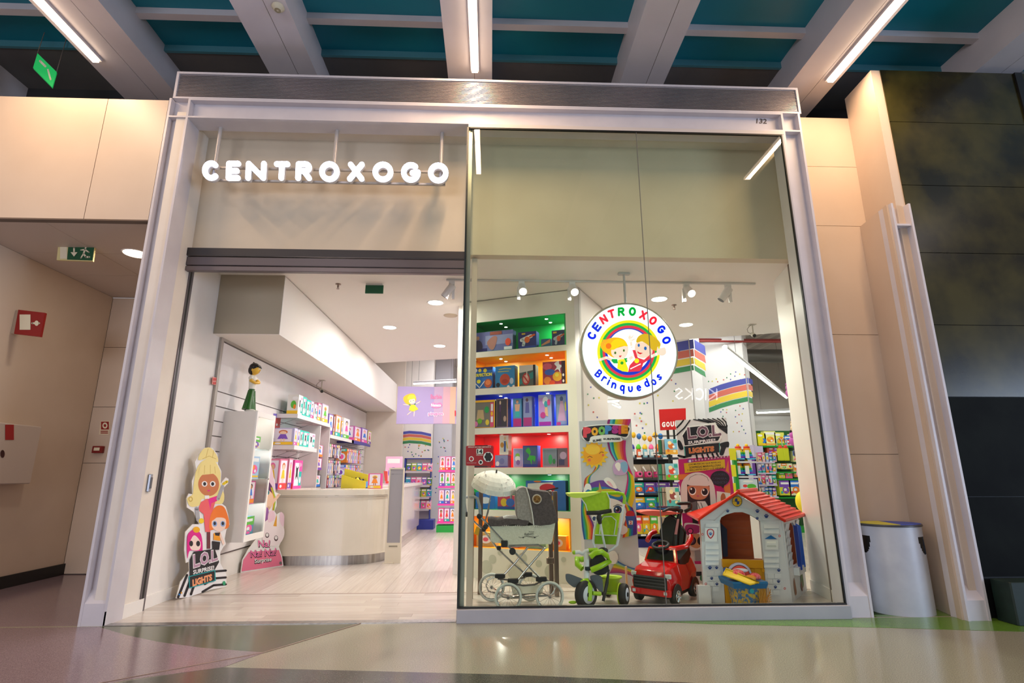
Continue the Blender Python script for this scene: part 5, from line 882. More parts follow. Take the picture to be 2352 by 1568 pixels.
# lower green niche and lower orange niche
nbox(.04, .3, 4, .2, '1870c8', 'toy_box', 'blue toy box under the parasol in the lower green niche', [('e', X('e8e8f0'), .5, .5, .3, .2)], y=.1)
nbox(.34, .62, 4, .16, 'c83a58', 'toy_box', 'red and yellow toy box in the lower green niche beside the pram hood', [('e', X('f0c020'), .3, .5, .15, .3), ('e', X('3868c8'), .6, .5, .2, .3), ('r', X('2a4aa0'), 0, 0, 1, .2)], y=.1)
nbox(.72, 1.22, 4, .34, '3070c8', 'toy_box', 'large blue and red vehicle toy box in the lower green niche', [('p', W_, [(.02, .35), (.6, .6), (.7, .95), (.05, .9)]), ('e', X('d82838'), .55, .75, .2, .15), ('l', K_, .05, [(.35, .6), (.8, .75)]), ('p', X('f0d040'), [(.1, .1), (.7, .35), (.7, .5), (.1, .3)]), ('e', X('c03050'), .12, .45, .12, .2), ('e', X('f08020'), .3, .97, .1, .03)], y=.08, d=.2)
for i, (a, c_, h, col) in enumerate(((.05, .3, .16, 'c8a860'), (.38, .6, .14, 'd88888'), (.7, .95, .17, '88b8a0'), (1.0, 1.2, .15, 'e8b040'))):
    nbox(a, c_, 5, h, col, 'toy_box', '%s small box in the lower orange niche behind the pram frame' % ORD[i], [('e', W_, .5, .5, .3, .3), ('e', X('e05a70'), .5, .5, .15, .15)], y=.12, grp='boxes in the lower orange niche')
# ---- stainless turnstile posts and glass
BRZ = noisy('brown_steel', (120, 104, 94), (150, 134, 122), 20, .28, metal=.85, stretch=(1, 1, .06))
e = empty('entry_gate', (3.4, .95, 0), 'brushed steel posts and glass of the entry gate behind the pram', 'gate')
for px, y in ((1084, .9), (1104, 1.1), (1264, 1.1), (1276, .95)):
    q = at(px, 1200, y=y); MB().rbox((q.x-.022, y-.03, 0), (q.x+.022, y+.03, 1.03), BRZ, .006).build('post', e)
a, c_ = at(1112, 1200, y=1.12).x, at(1256, 1200, y=1.12).x; MB().box((a, 1.1, .1), (c_, 1.108, 1.62), CLEAR).build('glass_panel', e); MB().rbox((c_-.02, 1.0, .3), (c_+.1, 1.05, .36), BRZ).build('hinge', e)
# ---- pram
k = K(1050, 1100, 4.611); ZP = .035
def kp(kk, X_, Y_, y, dz=ZP):
    a, c_ = kk(X_, Y_)[0]; q = at(a, c_, y=y); q.z += dz; return q
class Q:   # side view plane lifted by dz
    def __init__(s, y, dz=ZP): s.y = y; s.n = V((0, -1, 0)); s.dz = dz
    def pt(s, x, y, off=0): q = at(x, y, y=s.y); q.z += s.dz; q.y -= off; return q
YN, YF = .34, .72
p_ = lambda X_, Y_, y=YN: kp(k, X_, Y_, y)
e = empty('doll_pram', (3.7, .55, 0), 'cream doll pram with a grey hood, spoked white wheels and crossed chrome frame', 'pram')
CRM = noisy('quilted_cream', (208, 204, 188), (218, 214, 200), 90, .6, bump=.6); GRF = noisy('grey_linen', (74, 64, 66), (88, 78, 80), 60, .9, bump=.3); LGF = noisy('light_grey_linen', (140, 132, 130), (160, 152, 150), 60, .9)
body = k(345, 540, 440, 535, 760, 535, 1045, 505, 1015, 700, 1000, 732, 540, 735, 380, 715, 352, 690)
def loft(ys, pts, sc_, m, parent, name, lab=None):   # side outline carried across with a soft belly
    cx = sum(p[0] for p in pts)/len(pts); cy = sum(p[1] for p in pts)/len(pts); vs = []; n = len(pts)
    base = [at(p[0], p[1], y=YN) for p in pts]; cm = sum(base, V())/n
    for y, s in zip(ys, sc_):
        for q in base: vs.append(V((cm.x+(q.x-cm.x)*s, y, cm.z+ZP+(q.z-cm.z)*s)))
    fs = [range(n-1, -1, -1), range(n*(len(ys)-1), n*len(ys))]+[(j*n+i, j*n+(i+1) % n, (j+1)*n+(i+1) % n, (j+1)*n+i) for j in range(len(ys)-1) for i in range(n)]
    return MB().add(vs, fs, m).build(name, parent, label=lab)
bk = loft((YN, YN+.03, YF-.03, YF), body, (.985, 1, 1, .985), CRM, e, 'basket')
b = MB(); P = Q(YN-.002); INK = M(60, 60, 64)
b.text('Ma Dulce', P, k(760, 592, 815, 592, 815, 606, 760, 606), INK, 0, .002); b.text('Reborn', P, k(715, 612, 810, 605, 810, 630, 715, 638), INK, .01, .002)
art(b, P, [('l', INK, .7, k(*sum([[x, 652+10*math.sin((x-650)/20)] for x in range(650, 872, 8)], []))), ('l', INK, .7, k(690, 660, 730, 645, 760, 655, 800, 645, 830, 660)), ('e', INK, *k(700, 660)[0], 2, 1.6), ('e', INK, *k(822, 660)[0], 2, 1.6)], .003); b.build('scroll_print', bk)
loft((YN-.012, YN+.02, YF-.02, YF+.012), k(320, 472, 360, 466, 430, 478, 520, 462, 640, 468, 762, 480, 752, 522, 700, 532, 600, 520, 480, 538, 360, 540, 330, 520), (.99, 1, 1, .99), GRF, e, 'apron')
loft((YN+.05, YF-.05), k(490, 462, 540, 448, 640, 452, 755, 476, 740, 492, 600, 488), (1, 1), M(206, 200, 200), e, 'lining', 'pale lining fold')
hd = loft((YN-.015, YN+.03, (YN+YF)/2, YF-.03, YF+.015), k(735, 128, 800, 150, 960, 168, 990, 200, 1030, 330, 1076, 470, 1072, 500, 990, 530, 880, 542, 812, 530, 790, 400, 760, 230), (.95, 1.0, 1.015, 1.0, .95), GRF, e, 'hood')
loft((YN-.01, YN+.03, (YN+YF)/2, YF-.03, YF+.01), k(622, 160, 660, 128, 700, 118, 735, 126, 762, 230, 795, 400, 810, 528, 760, 500, 640, 465, 628, 380), (.96, 1.0, 1.01, 1.0, .96), LGF, hd, 'hood_front', 'light grey front half of the hood')
PIP = M(222, 216, 214)
for y in (YN-.018, YF+.018): MB().tube([p_(x, z, y) for x, z in ((732, 130), (762, 230), (795, 400), (812, 530))], .006, PIP, 6).build('piping', hd)
b = MB()
for x, z in [(480+i*20, 540-6*math.sin(i)) for i in range(14)]+[(820+i*20, 545) for i in range(9)]: b.ell(p_(x, z, YN-.016), .005, PIP, 6, 4)
tag(b.build('pompom_trim', e), kind='stuff')
MB().lathe(p_(845, 252, YN-.02)+V((0, 0, 0)), [(.045, 0), (.045, .008)], M(206, 190, 176), 20, TY).build('badge_rim', hd); MB().lathe(p_(845, 252, YN-.022)+V((0, -.004, 0)), [(.034, 0), (.034, .008)], noisy('gold_sequin', (110, 70, 30), (190, 140, 70), 60, .3, metal=.6), 20, TY).build('badge', hd)
CH = M(196, 196, 198, .15, 1); BP = M(28, 28, 30, .5)
def tb(pts, r, m, nm, par=None): return MB().tube([p_(*q) for q in pts], r, m, 8).build(nm, par or e)
tb(((240, 430), (500, 710), (700, 910), (890, 1100)), .010, CH, 'push_tube'); tb(((100, 415, YF), (290, 590, YF), (430, 780, YF), (590, 930, YF), (720, 1045, YF)), .010, CH, 'push_tube')
tb(((930, 770), (740, 990), (640, 1115)), .010, CH, 'cross_tube'); tb(((750, 760, YF), (620, 920, YF), (490, 1060, YF)), .010, CH, 'cross_tube')
tb(((540, 745), (860, 738), (930, 775)), .009, CH, 'seat_rail'); tb(((560, 750, YF), (860, 742, YF), (910, 770, YF)), .009, CH, 'seat_rail'); tb(((930, 772), (912, 768, YF)), .009, CH, 'cross_bar')
h = MB().tube([p_(245, 430), p_(238, 330), p_(215, 245), p_(180, 228), p_(90, 228, YF), p_(72, 250, YF), p_(92, 400, YF)], .014, M(150, 158, 166, .35), 10).build('handle', e, label='grey foam push handle')
for q in ((100, 410, YF), (235, 435, YN), (280, 570, YF), (300, 545, YN)): MB().ell(p_(*q), .026, BP, 10, 7).build('joint', e)
MB().rbox(p_(465, 760)-V((.0, .02, 0)), p_(535, 690)+V((0, .02, 0)), BP).build('fold_lock', e); MB().rbox(p_(420, 790, YF)-V((0, .02, 0)), p_(465, 745, YF)+V((0, .02, 0)), BP).build('fold_lock', e)
MB().lathe(p_(585, 805, YN-.02), [(.03, 0), (.03, .03)], BP, 14, TY).build('clamp_knob', e)
def leaf(y, xs, zc): tb([(x, z, y) for x, z in xs], .007, CH, 'chassis_arm')
leaf(YN, ((550, 1130), (470, 1160), (430, 1230), (480, 1290), (540, 1305)), 0); leaf(YF, ((400, 1075), (330, 1105), (305, 1170), (330, 1225), (365, 1240)), 0)
leaf(YN, ((940, 1105), (1010, 1150), (1040, 1200), (1020, 1250), (980, 1275)), 0)
tb(((590, 1150), (700, 1170), (820, 1160), (905, 1120)), .008, M(96, 88, 84, .7), 'leather_strap'); tb(((430, 1095, YF), (560, 1110, YF), (720, 1080, YF)), .008, M(96, 88, 84, .7), 'leather_strap')
for q in ((592, 1120, YN), (892, 1102, YN), (455, 1065, YF), (742, 1048, YF)):
    c = p_(*q); MB().rbox(c-V((.05, .02, .02)), c+V((.05, .02, .02)), BP, .012).build('strap_bracket', e)
tb(((540, 1305), (760, 1290), (980, 1275)), .009, CH, 'chassis_tube'); tb(((370, 1240, YF), (600, 1290, YF), (800, 1240, YF)), .009, CH, 'chassis_tube')
MB().prism([p_(*c) for c in ((568, 1165), (920, 1155), (905, 1252), (590, 1270))], (0, .004, 0), M(222, 212, 192, .8)).prism([p_(*c) for c in ((568, 1165, YN+.3), (920, 1155, YN+.3), (905, 1252, YN+.3), (590, 1270, YN+.3))], (0, .004, 0), M(222, 212, 192, .8)).prism([p_(905, 1252), p_(590, 1270), p_(590, 1270, YN+.3), p_(905, 1252, YN+.3)], (0, 0, .004), M(160, 136, 110, .8)).build('shopping_basket', e)
TYR = M(206, 210, 206, .5)
def wheel(q, y, r=.125):
    c = p_(q[0], q[1], y); c.z = r; w = MB().ring(c, (0, 1, 0), r-.011, .011, TYR, 36, 8).build('wheel', e)
    MB().ring(c, (0, 1, 0), r-.024, .005, CH, 32, 5).build('rim', w); MB().cyl(c-V((0, .022, 0)), c+V((0, .022, 0)), .014, CH, n=12).build('hub', w)
    for i in range(14): a = 2*math.pi*i/14; MB().cyl(c+V((math.cos(a)*.012, 0, math.sin(a)*.012)), c+V((math.cos(a)*(r-.024), 0, math.sin(a)*(r-.024))), .0018, CH, n=4).build('spoke', w)
    return c
a = wheel((540, 1310), YN-.03); c_ = wheel((980, 1275), YN-.03, .13); d = wheel((365, 1235), YF+.03, .13); f = wheel((775, 1235), YF+.03, .125)
for s, t in ((a, d), (c_, f)): MB().cyl(s, t, .007, CH, n=8).build('axle', e)
MB().prism([p_(*c) for c in ((205, 540), (240, 560), (225, 640), (178, 620))], (0, .004, 0), X('e0a820')).build('price_tag', e)
# parasol clipped to the pram
k5 = K(1050, 980, 4.9); e = empty('parasol', tuple(kp(k5, 412, 700, .5)), 'small white frilled parasol clipped above the left end of the pram', 'parasol')
c = kp(k5, 413, 705, .5); ax = (kp(k5, 440, 555, .5)-c+V((0, -.05, 0))).normalized(); Tr = ax.to_track_quat('Z', 'Y').to_matrix(); Rp = .235
FAB = noisy('parasol_cotton', (222, 220, 218), (232, 230, 228), 40, .8); n = 8; vs = [c+ax*.135]; nr = 6; seg = 5
for j in range(1, nr+1):
    t = j/nr
    for i in range(n*seg):
        fr_ = (i % seg)/seg; sag = 1-.035*math.sin(math.pi*fr_)*(1.6 if j == nr else .8); rad = Rp*math.sin(t*math.pi*.42)/math.sin(math.pi*.42)*sag; a = 2*math.pi*i/(n*seg)
        vs.append(c+Tr @ V((rad*math.cos(a), rad*math.sin(a), .135*math.cos(t*math.pi*.5)-(.008 if j == nr and i % seg else 0))))
m_ = n*seg; fs = [(0, 1+i, 1+(i+1) % m_) for i in range(m_)]+[(1+j*m_+i, 1+j*m_+(i+1) % m_, 1+(j+1)*m_+(i+1) % m_, 1+(j+1)*m_+i) for j in range(nr-1) for i in range(m_)]
cn = MB().add(vs, fs, FAB, False).build('canopy', e)
for i in range(n): a = 2*math.pi*i/n; MB().tube([c+Tr @ V((Rp*math.sin(t*math.pi*.42)/math.sin(math.pi*.42)*math.cos(a)*1.004, Rp*math.sin(t*math.pi*.42)/math.sin(math.pi*.42)*math.sin(a)*1.004, .137*math.cos(t*math.pi*.5)-.004)) for t in (0, .3, .6, .85, 1)], .0025, M(206, 204, 200), 5).build('rib', e)
b = MB(); random.seed(9)
for _ in range(26):
    t = random.uniform(.35, .92); a = random.uniform(0, 6.28); q = c+Tr @ V((Rp*math.sin(t*math.pi*.42)/math.sin(math.pi*.42)*math.cos(a), Rp*math.sin(t*math.pi*.42)/math.sin(math.pi*.42)*math.sin(a), .137*math.cos(t*math.pi*.5)+.002)); b.ell(q, (.007, .007, .0025), X(('d8b8b8', 'c0b8b8')[_ % 2]), 6, 3)
tag(b.build('flower_print', cn), kind='stuff')
MB().cyl(c+ax*.13, c+ax*.165, .008, BP, n=8).build('tip', e); MB().tube([c+ax*.13, kp(k5, 380, 790, .5), kp(k5, 345, 1000, .5), kp(k5, 300, 1160, YN+.02)], [.004, .005, .009, .006], M(150, 150, 154, .3, .6), 8).build('stem', e); MB().ell(c-ax*.0+Tr @ V((.12, -.16, -.03)), (.012, .012, .03), M(206, 206, 206), 8, 6).build('strap', e)
# ---- trike
kt = K(1290, 1120, 5.225); e = empty('push_trike', (4.45, .6, 0), 'lime green push tricycle with a canopy and a white parent handle behind the window', 'tricycle')
LM, LM2, LMF, TW = M(150, 196, 12, .3), M(172, 200, 30, .4), noisy('lime_fabric', (158, 196, 10), (172, 208, 24), 30, .8), M(218, 222, 232, .3)
GYP = M(92, 98, 108, .45); RUB = M(26, 26, 28, .6)
t_ = lambda X_, Y_, y=.5, dz=.03: kp(kt, X_, Y_, y, dz)
def tt(pts, r, m, nm, par=None, n=10): return MB().tube([t_(*q) for q in pts], r, m, n).build(nm, par or e)
def twheel(c, r, w, dirx, hubm):
    ax_ = V(dirx).normalized(); q = ax_.to_track_quat('Z', 'Y').to_matrix(); o = MB().lathe(c, [(r*.55, -w), (r*.9, -w), (r, -w*.55), (r, w*.55), (r*.9, w), (r*.55, w)], RUB, 30, q).build('wheel', e)
    for s in (-1, 1): MB().lathe(c+ax_*(s*w*.9), [(r*.2, -.004), (r*.62, -.004), (r*.62, .004), (r*.2, .004)], hubm, 24, q).build('wheel_disc', o)
    MB().cyl(c-ax_*(w*1.25), c+ax_*(w*1.25), r*.2, BP, n=12).build('hub', o); return o
c = t_(295, 1335, .42); c.z = .125; fw = twheel(c, .125, .038, (.75, -1, 0), M(206, 214, 228, .4))
c1 = c.copy()
c = t_(750, 1310, .55); c.z = .095; twheel(c, .095, .032, (.9, -.5, 0), M(206, 212, 230, .4)); MB().lathe(c-V((.032, -.018, 0)), [(.097, -.004), (.097, .004)], LM2, 24, V((.9, -.5, 0)).to_track_quat('Z', 'Y').to_matrix()).build('wheel_band', e)
c2 = c.copy(); c3 = t_(560, 1300, .95); c3.z = .095; twheel(c3, .095, .03, (1, -.3, 0), M(206, 212, 230, .4))
MB().cyl(c2, c3, .008, CH, n=8).build('rear_axle', e); MB().tube([c2+V((-.02, .02, 0)), t_(480, 1300, .7), t_(430, 1230, .6)], .012, LM, 8).build('frame_tube', e)
b = MB(); b.tube([t_(205, 1215, .42), t_(240, 1170, .42), t_(300, 1165, .42), t_(340, 1230, .40), t_(340, 1400, .38)], [.018, .03, .034, .026, .02], LM, 12); b.build('fork', e)
MB().tube([t_(300, 1190, .45), t_(302, 1040, .47), t_(300, 900, .5), t_(290, 820, .52)], [.024, .026, .026, .022], TW, 12).build('steering_column', e)
MB().rbox(t_(280, 1030, .46)-V((0, .03, 0)), t_(345, 985, .46)+V((0, .03, 0)), M(30, 44, 60, .4), .01).build('steering_clamp', e)
MB().tube([t_(160, 815, .52), t_(210, 810, .52), t_(250, 830, .52), t_(290, 800, .52), t_(330, 790, .52)], .018, TW, 10).build('handlebar', e); MB().tube([t_(320, 790, .52), t_(430, 785, .54)], .02, LM, 10).build('grip', e); MB().ell(t_(152, 815, .52), .02, LM, 10, 7).build('grip', e)
for pts, yy_ in ((((50, 1090), (65, 1075), (110, 1080), (200, 1115), (250, 1140), (215, 1180), (170, 1235), (120, 1220), (60, 1160)), .40), (((345, 1110), (400, 1090), (470, 1100), (495, 1160), (498, 1290), (450, 1270), (380, 1200)), .48)):
    q = [t_(x, z, yy_) for x, z in crv([(x, z) for x, z in pts], 4)]; MB().prism(q, (0, .02, 0), GYP).build('mudguard', e)
MB().tube([t_(345, 870, .46), t_(400, 820, .46), t_(480, 805, .48), t_(540, 850, .52), t_(575, 920, .55), t_(470, 980, .44), t_(350, 1030, .44)], .026, LM, 12).build('safety_ring', e); MB().tube([t_(250, 1010, .52), t_(190, 960, .56), t_(185, 890, .6), t_(240, 900, .62), t_(300, 880, .62)], .026, LM, 12).build('safety_ring', e)
se = loftq = None
q = [t_(x, z, .56) for x, z in crv([(350, 900), (390, 840), (450, 830), (500, 860), (560, 960), (565, 1030), (510, 1080), (430, 1085), (370, 1050), (345, 980)], 4)]; MB().prism(q, (0, .16, 0), M(34, 34, 38, .6)).build('seat_shell', e); MB().ell(t_(500, 790, .66), (.05, .05, .03), M(40, 40, 46, .5), 12, 8).build('headrest_cap', e)
bb = MB(); q0 = t_(585, 1150, .72); bb.lathe(V((q0.x, q0.y, t_(585, 1290, .72).z)), [(.075, 0), (.085, .06), (.1, .125), (.118, .13), (.118, .145), (.1, .145), (.085, .13), (.07, .02)], LM2, 24, Matrix.Diagonal((1.0, .8, 1)), cap=False); bb.lathe(V((q0.x, q0.y, t_(585, 1290, .72).z+.01)), [(.0, 0), (.075, 0)], LM, 20, Matrix.Diagonal((1, .8, 1)), cap=False); bb.build('rear_bucket', e)
MB().tube([t_(570, 1020, .52), t_(545, 1180, .5), t_(500, 1400, .48)], [.008, .016, .014], BP, 6).build('footrest_strap', e); MB().rbox(t_(480, 1330, .48)-V((0, .02, 0)), t_(530, 1290, .48)+V((0, .02, 0)), BP).build('strap_buckle', e)
MB().tube([t_(375, 1305, .4), t_(470, 1315, .42)], .018, LM, 8).build('pedal', e); MB().ell(t_(135, 1415, .38), (.04, .025, .014), LM, 10, 6).build('pedal', e)
tt(((430, 370, .72), (395, 540, .72), (380, 690, .7), (400, 760, .68), (450, 795, .66), (520, 815, .66), (600, 780, .66), (670, 720, .64), (700, 560, .62), (750, 230, .62)), .012, TW, 'parent_handle', n=10)
tt(((470, 470, .6), (495, 620, .62), (525, 760, .66)), .011, TW, 'support_tube')
tt(((750, 230, .62), (760, 160, .62), (740, 115, .62), (680, 98, .62), (560, 100, .62), (480, 98, .62)), .017, LM, 'canopy_arm')
sb = MB().prism([t_(x, z, .68) for x, z in ((470, 385), (520, 350), (610, 340), (705, 345), (690, 450), (665, 612), (400, 605), (430, 480))], (0, .03, 0), LMF).build('fabric_back', e); MB().prism([t_(x, z, .70) for x, z in ((400, 605), (670, 615), (650, 718), (405, 712))], (0, .03, 0), M(128, 170, 10, .8)).build('fabric_pocket', e)
MB().tube([t_(x, z, .676) for x, z in ((455, 590), (470, 440), (510, 385), (600, 380), (655, 430), (650, 480), (630, 600))], .005, TW, 6).tube([t_(x, z, .676) for x, z in ((405, 602), (665, 612))], .005, TW, 6).build('piping', sb)
cp = [t_(x, z, .5) for x, z in ((225, 150), (380, 120), (470, 95), (545, 95), (575, 180), (580, 300), (300, 320), (265, 220))]; cq = [t_(x, z, .78) for x, z in ((300, 140), (400, 112), (480, 92), (545, 92), (575, 170), (580, 290), (330, 308), (300, 220))]
MB().prism(cp, (0, .008, 0), LMF).build('canopy_side', e); n = 4; b = MB(); b.add(cp[:5]+cq[:5], [(i, i+1, 6+i, 5+i) for i in range(4)], LMF); b.build('canopy_top', e)
MB().prism([t_(x, z, .48) for x, z in crv([(92, 115), (120, 103), (300, 100), (470, 92), (330, 140), (230, 158), (130, 155)], 4)], (0, .26, 0), M(206, 228, 90, .6)).build('canopy_visor', e, label='pale lime front visor')
tt(((225, 150, .49), (290, 240, .49), (310, 318, .49)), .005, TW, 'piping'); tt(((545, 95, .49), (580, 180, .49), (582, 300, .49)), .005, TW, 'piping')
tt(((300, 340, .49), (450, 338, .49), (598, 312, .49)), .020, BP, 'canopy_bar'); tt(((455, 350, .5), (450, 400, .5), (462, 465, .52)), [.016, .028, .018], BP, 'canopy_joint')
# ================================================================ posters on boards behind the toys
kp1 = K(1300, 940, 5.227); P = PY(1.36)
e = empty('poster_board', tuple(at(1400, 1345, y=1.36)), 'tall poster board with rainbows and the words POOPSIE SLIME SURPRISE behind the trike', 'poster')
GB = X('b8bcc8'); q = [P.pt(*c) for c in ((1329.7, 967), (1449, 962), (1472, 1352), (1347, 1360))]; zlo = min(q[2].z, q[3].z); q[2] = q[2]+V((0, 0, -q[2].z)); q[3] = q[3]+V((0, 0, -q[3].z))
MB().prism(q, (0, .012, 0), M(200, 202, 212, .5)).build('board', e)
RB = [X('902878'), X('58b8c8'), X('189098'), X('b8c818'), X('d8b020'), X('e89830'), X('d86050'), X('d03048'), X('c02880')]
sh = []
def bands(L, R_, cols, n=7):   # stripes between two px polylines
    L2, R2 = crv(L, 4, False), crv(R_, 4, False); m_ = min(len(L2), len(R2)); o = []
    for i, c in enumerate(cols):
        a, b2 = i/len(cols), (i+1)/len(cols); A_ = [tuple(V(L2[j]).lerp(V(R2[j]), a)) for j in range(m_)]; B_ = [tuple(V(L2[j]).lerp(V(R2[j]), b2)) for j in range(m_)]
        o.append(('p', c, A_+B_[::-1]))
    return o
sh += bands(kp1(505, 120, 495, 160, 500, 200), kp1(778, 115, 770, 160, 745, 210), RB)
sh += bands(kp1(490, 370, 520, 500, 575, 600, 640, 700), kp1(720, 370, 715, 500, 740, 640, 810, 800), RB)
sh += bands(kp1(700, 700, 735, 800, 720, 940, 690, 1060), kp1(810, 800, 822, 900, 825, 1040, 790, 1180), [X('c02880'), X('189098'), X('38b058'), X('b8c818'), X('e0b818'), X('e8c020')])
sh += bands(kp1(380, 600, 330, 740, 230, 830, 215, 940), kp1(400, 640, 395, 700, 300, 800, 290, 900), [X('b03038'), X('d87028'), X('d8c020'), X('50a040'), X('3878b0')])
import_sun = [('p', X('f0c020'), [((1300+340/5.227)+((36 if i % 2 else 27)*math.cos(i*math.pi/16)*.92), (940+545/5.227)+((34 if i % 2 else 26)*math.sin(i*math.pi/16)*.92)) for i in range(32)])]
sh += import_sun+[('e', X('f4a81c'), *kp1(330, 535)[0], 23, 25), ('e', X('f8c83c'), *kp1(320, 480)[0], 17, 12), ('l', X('5a3020'), 1.2, kp1(260, 575, 285, 560, 315, 575)), ('l', X('5a3020'), 1.2, kp1(400, 530, 420, 510, 450, 515)), ('e', X('e86a58'), *kp1(280, 607)[0], 3.4, 3.2), ('e', X('e86a58'), *kp1(445, 548)[0], 2.8, 3)]
sh += [('s', X('c8a8d8'), kp1(560, 700, 580, 640, 640, 600, 720, 620, 745, 690, 720, 770, 640, 790, 580, 770)), ('s', X('88b8e0'), kp1(660, 640, 720, 630, 745, 700, 700, 760, 660, 700)), ('s', X('f4f2f4'), kp1(590, 660, 620, 635, 655, 660, 640, 740, 600, 700)), ('p', X('a8b0c8'), kp1(585, 780, 598, 780, 592, 810))]
sh += [('s', X('6a3aa0'), kp1(185, 1050, 230, 930, 330, 870, 440, 850, 520, 890, 620, 950, 700, 1040, 700, 1200, 560, 1120, 300, 1120, 200, 1300)), ('s', X('2878b8'), kp1(195, 1060, 250, 960, 360, 930, 480, 930, 600, 980, 680, 1060, 560, 1100, 300, 1080)), ('s', X('c8b028'), kp1(300, 1000, 420, 960, 560, 960, 660, 1030, 600, 1050, 440, 1000, 320, 1040)), ('s', X('30a058'), kp1(240, 1010, 340, 940, 400, 950, 300, 1020, 230, 1080)),
 ('s', W_, kp1(205, 1010, 235, 900, 290, 900, 305, 970, 260, 960)), ('s', W_, kp1(455, 850, 500, 815, 570, 860, 610, 950, 520, 920)), ('s', X('f0b8c8'), kp1(490, 860, 530, 870, 570, 935, 520, 905)), ('p', X('c8a838'), kp1(390, 1010, 400, 870, 448, 1020))]
sh += bands(kp1(190, 1060, 180, 1200, 190, 1400, 215, 1560), kp1(330, 1060, 260, 1200, 340, 1400, 330, 1560), [X('2858a8'), X('28a0a0'), X('58a828'), X('c8c020'), X('e88828'), X('d04030'), X('702890')])
sh += [('s', X('f0e8ee'), kp1(290, 1120, 380, 1060, 560, 1070, 690, 1140, 720, 1300, 640, 1420, 430, 1400, 310, 1300)), ('e', W_, *kp1(620, 1205)[0], 12, 12), ('e', X('304878'), *kp1(620, 1205)[0], 9.5, 10), ('e', X('a05088'), *kp1(622, 1215)[0], 5, 5), ('e', K_, *kp1(620, 1200)[0], 4, 5), ('e', W_, *kp1(605, 1190)[0], 2, 2), ('l', K_, 1.4, kp1(570, 1165, 620, 1140, 680, 1160)),
 ('e', W_, *kp1(340, 1310)[0], 6, 7), ('e', X('304878'), *kp1(340, 1310)[0], 4.5, 5)]
sh += bands(kp1(690, 1120, 730, 1230, 700, 1400, 680, 1540), kp1(800, 1180, 842, 1300, 850, 1400, 850, 1500), [X('d84030'), X('e8a020'), X('b8c020'), X('28a080'), X('2868b8'), X('582890'), X('582890')])
sh += [('e', X('c02838'), *kp1(770, 1260)[0], 10, 9), ('p', X('3858a8'), kp1(710, 1280, 830, 1280, 810, 1400, 780, 1435, 740, 1420)), ('p', W_, kp1(752, 1335, 802, 1335, 800, 1382, 755, 1382)), ('t', X('c02838'), '2', kp1(762, 1338, 792, 1338, 792, 1378, 762, 1378), .04)]
sh += bands([(1416, 1285), (1430, 1294), (1450, 1303), (1468, 1306)], [(1400, 1316), (1425, 1316), (1450, 1322), (1468, 1336)], [X('3868a8'), X('88b8a8'), X('a8b838'), X('d8b838'), X('b06858'), X('b84868'), X('903878')])
sh += [('s', X('f0eef2'), kt(560, 820, 580, 770, 640, 760, 680, 830, 660, 900, 600, 910)), ('l', X('605868'), .8, kt(675, 790, 682, 850, 655, 900)), ('s', X('e8d8e4'), kt(700, 440, 780, 470, 790, 520, 740, 560, 700, 540))]
sh += [('s', W_, kp1(185, 300, 205, 215, 330, 185, 560, 175, 760, 200, 765, 290, 720, 350, 660, 330, 655, 385, 320, 395, 270, 385, 210, 360)), ('s', K_, kp1(192, 300, 210, 225, 330, 198, 560, 188, 745, 210, 750, 270, 715, 330, 560, 300, 400, 310, 300, 330, 280, 380, 235, 370))]
for ch, x, y_, c, s_2 in (('P', 255, 275, 'e04858', 1.2), ('O', 345, 265, 'f0b030', 1), ('O', 430, 255, '78c060', 1.05), ('P', 510, 245, '4890d8', 1), ('S', 590, 240, 'b83898', 1), ('I', 645, 245, 'd03068', 1), ('E', 705, 240, 'e89820', 1)):
    a, b2 = kp1(x, y_)[0]; sh += [('t', X(c), ch, [(a-8*s_2, b2-10*s_2), (a+8*s_2, b2-10*s_2), (a+8*s_2, b2+10*s_2), (a-8*s_2, b2+10*s_2)] if ch != 'I' else [(a-3, b2-10), (a+3, b2-10), (a+3, b2+10), (a-3, b2+10)], .09)]
sh += [('t', K_, 'SLIME', kp1(318, 365, 425, 350, 428, 380, 322, 390), .05), ('t', K_, 'SURPRISE!', kp1(445, 345, 650, 338, 652, 368, 447, 365), .05)]
b = MB(); art(b, P, sh, .002, .00008); b.build('print', e)
# second poster
kp2 = K(1530, 940, 6.029); P = PY(1.55)
e = empty('poster_board', tuple(at(1625, 1340, y=1.55)), 'tall black, white and pink poster board reading LOL SURPRISE LIGHTS behind the play house', 'poster')
q = [P.pt(*c) for c in ((1552, 965), (1668, 959.5), (1700, 1345), (1585, 1348))]; q[2] = q[2]-V((0, 0, q[2].z)); q[3] = q[3]-V((0, 0, q[3].z)); MB().prism(q, (0, .012, 0), M(222, 218, 222)).build('board', e)
MG, YL, OR, TL = X('b81c70'), X('c8a820'), X('d87838'), X('58a8a0')
sh = [('p', MG, kp2(165, 690, 880, 640, 1025, 1900, 250, 1900)), ('p', OR, kp2(165, 900, 500, 880, 470, 950, 170, 975)), ('p', OR, kp2(860, 700, 885, 1050, 930, 1500, 800, 1100, 780, 1020)), ('p', MG, kp2(165, 1000, 300, 960, 200, 1100))]
for i in range(7): sh.append(('l', K_, 2.4, kp2(380+i*66, 138-i*3, 560+i*45, 175, 720+i*20, 240, 845, 330-i*18)))
